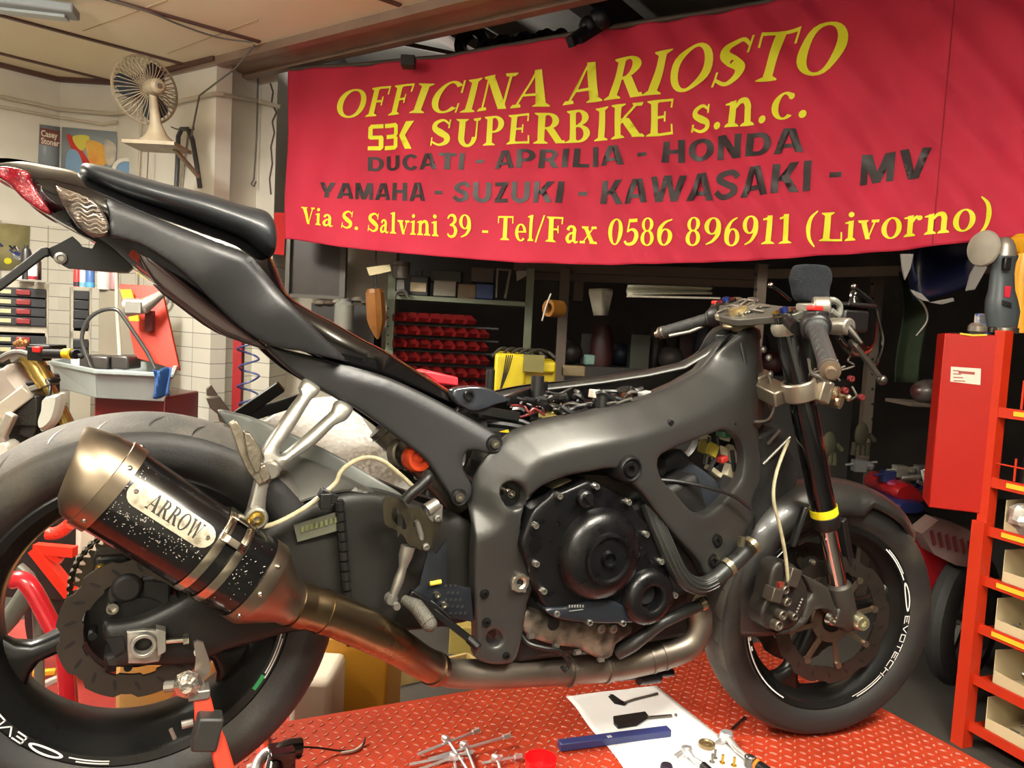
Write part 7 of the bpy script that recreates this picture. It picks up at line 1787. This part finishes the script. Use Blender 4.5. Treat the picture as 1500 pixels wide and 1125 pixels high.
b.poly([cp2(x,y,.003) for x,y in((1404,543),(1428,545),(1428,549),(1404,547))],-dn*sgn*.0002)
b.build('sticker_lettering',M_('sticker print','93413a',.6),st)
b=MB();b.tube([cp2(1406,489),cp2(1425,491.5),cp2(1446,491)],.004,8);b.build('yellow_chip',lipm,t)
# grinder, bowls
gz=zt;gp=xr-(xr-xl)*.15+dn*sgn*.09;gp=V((gp.x,gp.y,gz))
def g_(x,y): 
    n=f0;r=ray(x,y);tt=(gp-CAM).dot(n)/r.dot(n);return CAM+r*tt
t=thing('angle_grinder','dark cordless angle grinder standing upright on the red cabinet','angle grinder',tuple(gp))
b=MB();S=[]
for y,cx,hw in((480,1468,20),(456,1468,24),(440,1467,22),(425,1467,18),(400,1468,16),(385,1469,17),(378,1470,19),(374,1471,19)):
    c=g_(cx,y);S.append([c+r0*(hw/F*2.75*math.copysign(abs(math.cos(2*PI*k/20))**.8,math.cos(2*PI*k/20)))+f0*(.8*hw/F*2.75*math.sin(2*PI*k/20)) for k in range(20)])
b.loft(S);b.build('grinder_body',M_('dark teal grey plastic','3e464a',.45),t,sharp=60)
b=MB();S=[]
for y,cx,hw in((376,1470,17),(370,1471,16),(360,1472,14),(352,1472,11),(348,1471,6)):
    c=g_(cx,y);S.append([c+r0*(hw/F*2.75*math.cos(2*PI*k/20))+f0*(hw/F*2.75*math.sin(2*PI*k/20)) for k in range(20)])
b.loft(S);b.cyl(g_(1459,362),g_(1449,362),.022,16);b.build('gear_head',M_('cast head','9c978c',.4,.6,var=.1),t,split=False)
b=MB();b.lathe([(0,-.004),(.062,-.006),(.066,0),(.062,.008),(.03,.022),(0,.024)],g_(1441,364),(r0*-.93-f0*.35),32);b.build('grinding_disc',M_('grey beige disc','8d877a',.6,var=.15,vs=12),t)
b=MB();c=g_(1464,372);b.box(g_(1463,388)-f0*.045,(.025,.02,.045),RY);b.build('slide_switch',darkp,t,bevel=.004)
b=MB();b.box(g_(1465,428)-f0*.042,(.020,.004,.04),RY);b.build('red_mark',M_('grinder red','c2263a',.4),t)
b=MB()
for k in range(3): b.box(g_(1462,443+k*3)-f0*.05,(.036,.004,.003),RY@Matrix.Rotation(.25,3,'Y'))
b.build('vent_mark',darkp,t)
for i,(x,y,r_,lab) in enumerate(((1427,478,.032,'small glass bowl on the red cabinet left of the grinder'),(1470,478,.05,'wide chrome bowl under the grinder'),(1494,478,.03,'clear jar at the right end of the cabinet top'))):
    c=g_(min(x,1480),y);c.z=gz;c=c-f0*(.02 if i==0 else .0)+(f0*.06+r0*.0 if i==2 else V((0,0,0)));b=MB();b.lathe([(0,.001),(r_*.6,.001),(r_,.012),(r_,.03),(r_*.7,.042),(0,.045)],c,(0,0,1),24);one('glass_bowl',lab,'bowl',b,M_('smoky glass','8a8279',.08,.5,coat=.8) if i!=1 else M_('chrome dish','a9a49c',.12,.9))
b=MB();b.box(V((gp.x,gp.y,gz+.002))-r0*.05,(.16,.1,.003),RY);one('metal_tray','thin steel plate lying on top of the red cabinet','plate',b,M_('tray steel','6c675f',.35,.8))
b=MB();S=[]
for y,cx,hw in((343,1500,10),(350,1502,22),(365,1504,20),(372,1504,13),(400,1500,16),(430,1498,14),(488,1498,14)):
    c=at(cx,y,2.95);S.append([c+r0*(hw/F*2.95*math.cos(2*PI*k/16))+f0*(hw/F*2.0*math.sin(2*PI*k/16)) for k in range(16)])
b.loft(S);one('yellow_drill','yellow power tool behind the grinder at the frame edge','power tool',b,M_('tool yellow','d49a1a',.4))
b=MB();q=V((gp.x,gp.y,gz))+f0*.13+r0*.05;b.box(q+V((0,0,.03)),(.07,.03,.11),RY);b.box(V((gp.x,gp.y,gz-.01))+f0*.16+r0*.02,(.16,.16,.015),RY) if 0 else None;o=one('tape_box','white and blue packet behind the grinder base','packet',b,M_('packet white','d3d3cc',.5,col2='3a62b0',vs=22,thr=(.5,.6)),bevel=.006)
b=MB();b.lathe([(0,0),(.03,0),(.03,.05),(0,.05)],V((gp.x,gp.y,gz))+r0*.045+f0*.09,(0,0,1),16);one('blue_cap_jar','small jar with a blue cap at the right frame edge','jar',b,M_('jar blue','3562b5',.3))
# --- motorcycles behind on the right
t=thing('background_motorcycle','red and dark motorcycle parked in shadow behind the front wheel','motorcycle',tuple(onZ(1380,985,0)))
d_=3.3
def rel2(pts,d,dep,m,nm,par,edge=.03):
    b=MB();pts=cat2(pts,3);ins=[]
    c=(sum(p[0] for p in pts)/len(pts),sum(p[1] for p in pts)/len(pts))
    f=lambda k,dd:[at(c[0]+(x-c[0])*k,c[1]+(y-c[1])*k,d)+f0*dd for x,y in pts]
    b.loft([f(.8,-.02),f(.95,0),f(1,.03),f(1,dep-.03),f(.8,dep)]);return b.build(nm,m,par,sharp=50)
rel2([(1306,722),(1316,709),(1335,708),(1350,722),(1356,733),(1340,738),(1318,735)],d_,.3,M_('deep red paint','7d0f14',.25,coat=.5),'tank',t)
rel2([(1290,770),(1305,752),(1335,748),(1372,756),(1378,772),(1340,782),(1300,795)],d_,.3,M_('seat black leather','1f1f1d',.5),'saddle',t)
rel2([(1335,800),(1360,792),(1390,805),(1385,850),(1370,880),(1350,890),(1338,850)],d_-.1,.25,MATS['deep red paint'],'side_fairing',t)
rel2([(1315,735),(1350,735),(1352,748),(1330,752),(1312,748)],d_-.05,.28,M_('navy paint','18204a',.3),'side_panel',t)
b=MB();b.tube([at(1320,700,3.3),at(1360,697,3.3),at(1385,690,3.4)],.012,8,smooth=3);b.tube([at(1344,705,3.2),at(1365,715,3.2)],.008,8);b.build('handlebar',alu,t)
b=MB();c=at(1412,905,3.2);b.lathe([(.20,-.05),(.25,-.05),(.28,-.03),(.29,0),(.28,.03),(.25,.05),(.20,.05),(.20,-.05)],c,f0*.8-r0*.6,40);b.build('rear_tyre',M_('bg tyre','1a1a19',.7),t)
b=MB();b.lathe([(.0,-.04),(.03,-.04),(.03,.04),(0,.04)],c,f0*.8-r0*.6,16)
for k in range(5):
    a=2*PI*k/5;x=V((0,0,1));y=(f0*.8-r0*.6).cross(x);b.bar(c,c+(x*math.cos(a)+y*math.sin(a))*.2,.02,.03)
b.build('rear_rim',M_('bg rim','33302d',.4,.5),t,split=False)
b=MB();b.bar(at(1350,790,3.35),at(1420,900,3.3),.05,.06);b.box(at(1375,850,3.4),(.25,.2,.3),RY);b.build('engine_and_frame',M_('bg engine','2b2826',.5,.4),t,split=False,bevel=.01)
b=MB();b.tube([at(1375,905,3.1),at(1405,912,3.1)],.012,8);b.build('footpeg',alu,t)
t=thing('printed_crate','crate with red and white lettering below the red cabinet','crate',tuple(at(1400,830,3.1)));b=MB();Q=[at(x,y,3.05) for x,y in((1350,782),(1375,762),(1410,772),(1447,790),(1447,835),(1400,828),(1368,812))];b.poly(Q,f0*.1);b.build('crate_body',M_('dull pink print','6d5a55',.6,col2='5a3532',vs=6),t)
b=MB()
for i in range(7): b.poly([at(x,y,3.04) for x,y in((1362+i*11,786+i*3-8),(1367+i*11,784+i*3-8),(1372+i*11,806+i*3-8),(1367+i*11,808+i*3-8))],f0*.003)
b.build('crate_lettering',M_('dark red print','55100f',.6),t)
for k,(x,y) in enumerate(((1258,682),(1300,697),(1318,690),(1350,690),(1355,708))):
    b=MB();p=at(x,y,3.4);b.box(p,(.05,.05,.05),RY);b.ball(p+r0*.05,.02,8);b.tube([p-r0*.06,p+r0*.08+V((0,0,.02))],.006,6);one('loose_part','small shiny part on the dark bench behind the front fork, number %s from the left'%('one','two','three','four','five')[k],'part',b,M_('lp%d'%(k%3),('6f7072','2c3566','8d8980')[k%3],.3,.6),'loose parts behind the front fork')
b=MB();b.poly([at(x,y,3.25) for x,y in((1352,690),(1358,688),(1364,706),(1366,725),(1360,728),(1356,706))],f0*.02);one('white_lever','white narrow upright part beside the red cabinet','lever',b,M_('lev white','c9c2b4',.4))
# ================================================================ left: second motorcycle and stands
t=thing('second_motorcycle','silver-framed motorcycle with gold forks and red switch at the left edge','motorcycle',tuple(onZ(20,1000,0)))
d_=2.6
b=MB();b.tube([at(42,520,d_),at(70,566,d_)],.034,24);b.tube([at(86,598,d_+.05),at(112,650,d_+.05)],.026,20);b.tube([at(70,566,d_),at(130,690,d_+.05)],.022,16);b.build('gold_fork',M_('gold anodised','a98f4e',.25,.8,var=.1),t,split=False)
b=MB();b.tube([at(0,527,d_-.1),at(12,520,d_-.1),at(28,516,d_-.1),at(44,520,d_-.1)],.012,10,smooth=3);b.box(at(60,566,d_),(.1,.06,.02),RY@Matrix.Rotation(-.4,3,'Y'));b.box(at(40,520,d_),(.09,.06,.02),RY@Matrix.Rotation(-.4,3,'Y'));b.build('top_yoke',alu,t,split=False,bevel=.004)
b=MB();b.tube([at(64,518,d_-.15),at(112,519,d_-.2)],.015,14);b.tube([at(105,519,d_-.19),at(118,521,d_-.2)],.006,8);b.ball(at(119,522,d_-.2),.009,8);b.build('grip',darkp,t,split=False)
b=MB();b.tube([at(95,518,d_-.19),at(105,518.5,d_-.2)],.0165,14);b.build('grip_band',M_('yellow grip band','d9b71f',.5),t)
b=MB();b.box(at(58,518,d_-.12),(.05,.05,.045),RY);b.tube([at(70,535,d_),at(74,555,d_),at(72,580,d_-.05),at(62,610,d_-.05)],.006,8,smooth=3);b.box(at(68,509,d_),(.08,.1,.02),RY);b.build('switch_housing',darkp,t,split=False,bevel=.008)
b=MB();b.box(at(55,512,d_-.16),(.025,.02,.018),RY);b.build('red_switch',red,t,bevel=.003)
b=MB()
for k in range(5): b.ball(at(24+k*3.5,504-2*(k%3),d_-.1),.011,10)
b.build('brass_fitting',M_('rose brass','b98a5c',.25,.8),t,split=False)
rel2([(-60,600),(-30,550),(0,540),(14,532),(22,550),(40,575),(30,590),(0,608),(-40,640)],d_-.05,.15,M_('silver side panel','b0a59a',.35,.3),'side_cover',t)
b=MB();b.bar(at(-20,620,d_-.1),at(42,572,d_-.05),.03,.05);b.bar(at(2,640,d_-.1),at(18,606,d_-.1),.03,.03);b.bar(at(-10,600,d_-.1),at(6,650,d_-.1),.03,.03);b.build('silver_frame',M_('frame silver','bdb6a8',.35,.6),t,split=False,bevel=.005)
b=MB();c=at(58,560,d_);b.box(c,(.12,.06,.02),RY@Matrix.Rotation(-.2,3,'Y'));b.box(at(40,610,d_+.1),(.12,.2,.3),RY);b.build('headstock',MATS['bg engine'],t,split=False,bevel=.01)
rel2([(66,582),(76,578),(89,577),(86,600),(78,620),(62,632),(58,620),(64,600)],d_-.05,.03,M_('white number board','c4c8bd',.4),'number_board',t)
b=MB();b.box(at(50,615,d_),(.05,.04,.12),RY@Matrix.Rotation(.3,3,'Y'));b.box(at(38,600,d_-.02),(.1,.05,.1),RY);b.build('radiator_core',M_('rad dark','33332f',.5,.3,bump=.8,bs=300),t,split=False,bevel=.003)
b=MB();b.bar(at(40,640,d_+.05),at(120,900,d_+.1),.1,.16);b.box(at(0,800,d_+.1),(.7,.2,.3),RY);b.build('lower_frame',MATS['bg engine'],t,split=False,bevel=.01)
rel2([(-10,655),(0,648),(14,645),(20,660),(10,680),(-10,690)],d_-.1,.05,M_('white cowl','cfcdc0',.4),'front_cowl',t)
# seen through the rear wheel
t=thing('tube_stand','red and grey tubular workshop stand behind the rear wheel','stand',tuple(onZ(60,1100,.0)))
dd=1.9
b=MB();b.tube([at(18,850,dd),at(34,850,dd),at(50,868,dd),at(75,915,dd),at(92,945,dd),at(98,990,dd),at(102,1060,dd),at(104,1130,dd)],.022,18,smooth=4);b.build('red_tube',M_('glossy red tube','c3202c',.25,coat=.5),t)
b=MB();b.tube([at(28,830,2.2),at(50,856,2.2),at(56,920,2.2),at(58,1010,2.2),at(60,1120,2.2)],.014,12,smooth=3);b.tube([at(45,860,2.1),at(15,905,2.1),at(-10,930,2.1)],.026,12,smooth=3);b.build('grey_tube',M_('grey tube','6b6a62',.35,.3),t)
b=MB();b.bar(at(52,803,2.3),at(105,870,2.3),.04,.03);b.bar(at(52,803,2.3),at(110,808,2.3),.03,.03);b.bar(at(72,810,2.3),at(90,822,2.3),.02,.02);one('red_bracket_frame','bright red angled bar frame seen through the top of the rear wheel','frame',b,M_('bright red bar','e0301c',.35))
b=MB();pts=[at(70+ k*4.5,785-k*1.5-(k-3)**2*.4,2.35) for k in range(8)];b.tube(pts,.020,12,smooth=3);one('red_corrugated_hose','short red ribbed hose seen above the red bars','hose',b,M_('ribbed red','c23322',.4,bump=1,bs=120))
b=MB();b.box(onZ(60,1040,.12)+V((0,.3,-.06)),(1.6,1.3,.06));one('red_ramp','low red platform on the floor behind the rear wheel','platform',b,M_('faded red floor','9e3a34',.5,var=.2,vs=8))
rr=random.Random(9)
for k,(x,y,c) in enumerate(((65,985,'d9b02a'),(78,1040,'d9b02a'),(45,1000,'cfc8bc'),(75,998,'b0aca4'))):
    b=MB();p=onZ(x,y,.19);b.box(p,(.07,.02,.02),Matrix.Rotation(rr.uniform(-1,1),3,'Z'));one('floor_tool','small %s tool piece on the red platform'%(('yellow upper','yellow lower','white','silver')[k]),'tool',b,M_('ft'+c,c,.4),bevel=.004)
b=MB();fbox(b,104,762,150,875,2.4,.12);o=one('white_jerrycan','off-white plastic jerrycan seen behind the chain','jerrycan',b,M_('offwhite plastic','bfb6a4',.5),bevel=.03)
b=MB();fbox(b,162,960,310,1150,2.1,.25);one('parts_tub','cream tub seen through the lower rear wheel','tub',b,M_('cream plastic','b59b66',.5,col2='c98a3c',vs=5),bevel=.02)
b=MB();b.lathe([(.0,-.04),(.25,-.04),(.28,0),(.25,.04),(0,.04)],at(112,960,2.9)+V((0,0,.12)),f0*.9+r0*.4,40);one('spare_wheel','dark wheel leaning behind the rear wheel spokes','wheel',b,M_('spare black','1b1a19',.6))
b=MB();q=at(300,960,1.85);b.bar(V((q.x-.35,q.y-.1,.0)),q,.03,.03);one('red_stand_bar','dark red bar seen behind the stand hook','bar',b,M_('dark red bar','8d2320',.35,coat=.3))
b=MB();b.bar(at(330,985,1.9),at(400,948,2.0),.03,.03);q=at(400,948,2.0);b.bar(q,V((q.x,q.y,0)),.03,.03);b.bar(at(338,975,1.9),at(372,957,1.95),.02,.02);one('red_stand_bar','bright red bar seen past the right wheel spoke','bar',b,M_('bright red bar','e0301c',.35))
# under the exhaust: yellow board, white can, wooden box
b=MB();fbox(b,470,930,567,1120,2.3,.35);one('yellow_bin','tall ochre yellow bin behind the mid pipe','bin',b,M_('ochre yellow','c08a22',.5,var=.05,vs=4),bevel=.008)
b=MB();fbox(b,420,992,485,1110,2.1,.2);one('white_canister','off-white plastic canister beside the rear tyre','canister',b,M_('canister white','c4bba8',.5),bevel=.02)
t=thing('wooden_crate','open pale wooden crate beyond the lift table edge','crate',base(640,1040,2.85));b=MB()
c=at(640,1030,2.85)
for o_,sz in((V((-.25,0,0)),(.015,.4,.3)),(V((.25,0,0)),(.015,.4,.3)),(V((0,.2,0)),(.5,.015,.3)),(V((0,-.2,0)),(.5,.015,.3)),(V((0,0,-.14)),(.5,.4,.015))):
    R2=RY@Matrix.Rotation(.6,3,'Z');b.box(c+R2@o_-V((0,0,.08)),sz,R2)
b.build('crate_boards',M_('pale pine','a8905c',.6,var=.1,vs=8),t,split=False)
b=MB();fbox(b,560,880,900,1015,3.6,.4);one('dark_gap_box','low black box added to darken the space under the engine, beyond the lift','cupboard',b,M_('dark gap black','0c0c0d',.6),bevel=.005)  # black box added to stand for the dark gap under the engine
b=MB();fbox(b,655,915,692,1060,3.3,.2);one('olive_box','olive cardboard box seen beside the brake pedal','box',b,M_('olive card','8c7a3c',.6),bevel=.004)
# ---------------------------------------------------------------- lighting
wld=bpy.data.worlds.new('world');SC.world=wld;wld.use_nodes=True;bg_=wld.node_tree.nodes['Background'];bg_.inputs[0].default_value=(.8,.85,.9,1);bg_.inputs[1].default_value=.12
SC.view_settings.view_transform='Standard';SC.view_settings.look='None';SC.view_settings.gamma=1;SC.view_settings.exposure=0.0
def lamp(name,p,sx,sy,e,c,rz=0,rot=None):
    d=bpy.data.lights.new(name,'AREA');d.shape='RECTANGLE';d.size=sx;d.size_y=sy;d.energy=e;d.color=c
    o=bpy.data.objects.new(name,d);COL.objects.link(o);o.location=p;o.rotation_euler=rot or (0,0,rz);return o
lc_=(1,.98,.93)
for (r,d,z,rz,e,u) in((.9,.3,2.95,.4,105,95),(-2.3,2.4,2.95,1.2,170,150),(-.6,-1.2,2.95,.2,105,90)):
    lamp('fluorescent_lamp',W(r,d,z),1.3,.22,e,lc_,rz=rz)
    lamp('fluorescent_uplight',W(r,d,z-.12),1.3,.22,u,lc_,rot=(PI,0,rz))
lamp('bay_ceiling_fill',W(-1.0,6.3,3.1),1.0,.2,18,lc_,rot=(PI,0,.3))  # unseen upward fill added to brighten the bay ceiling above the banner
SC.cycles.use_denoising=True
SC.view_settings.exposure=.06
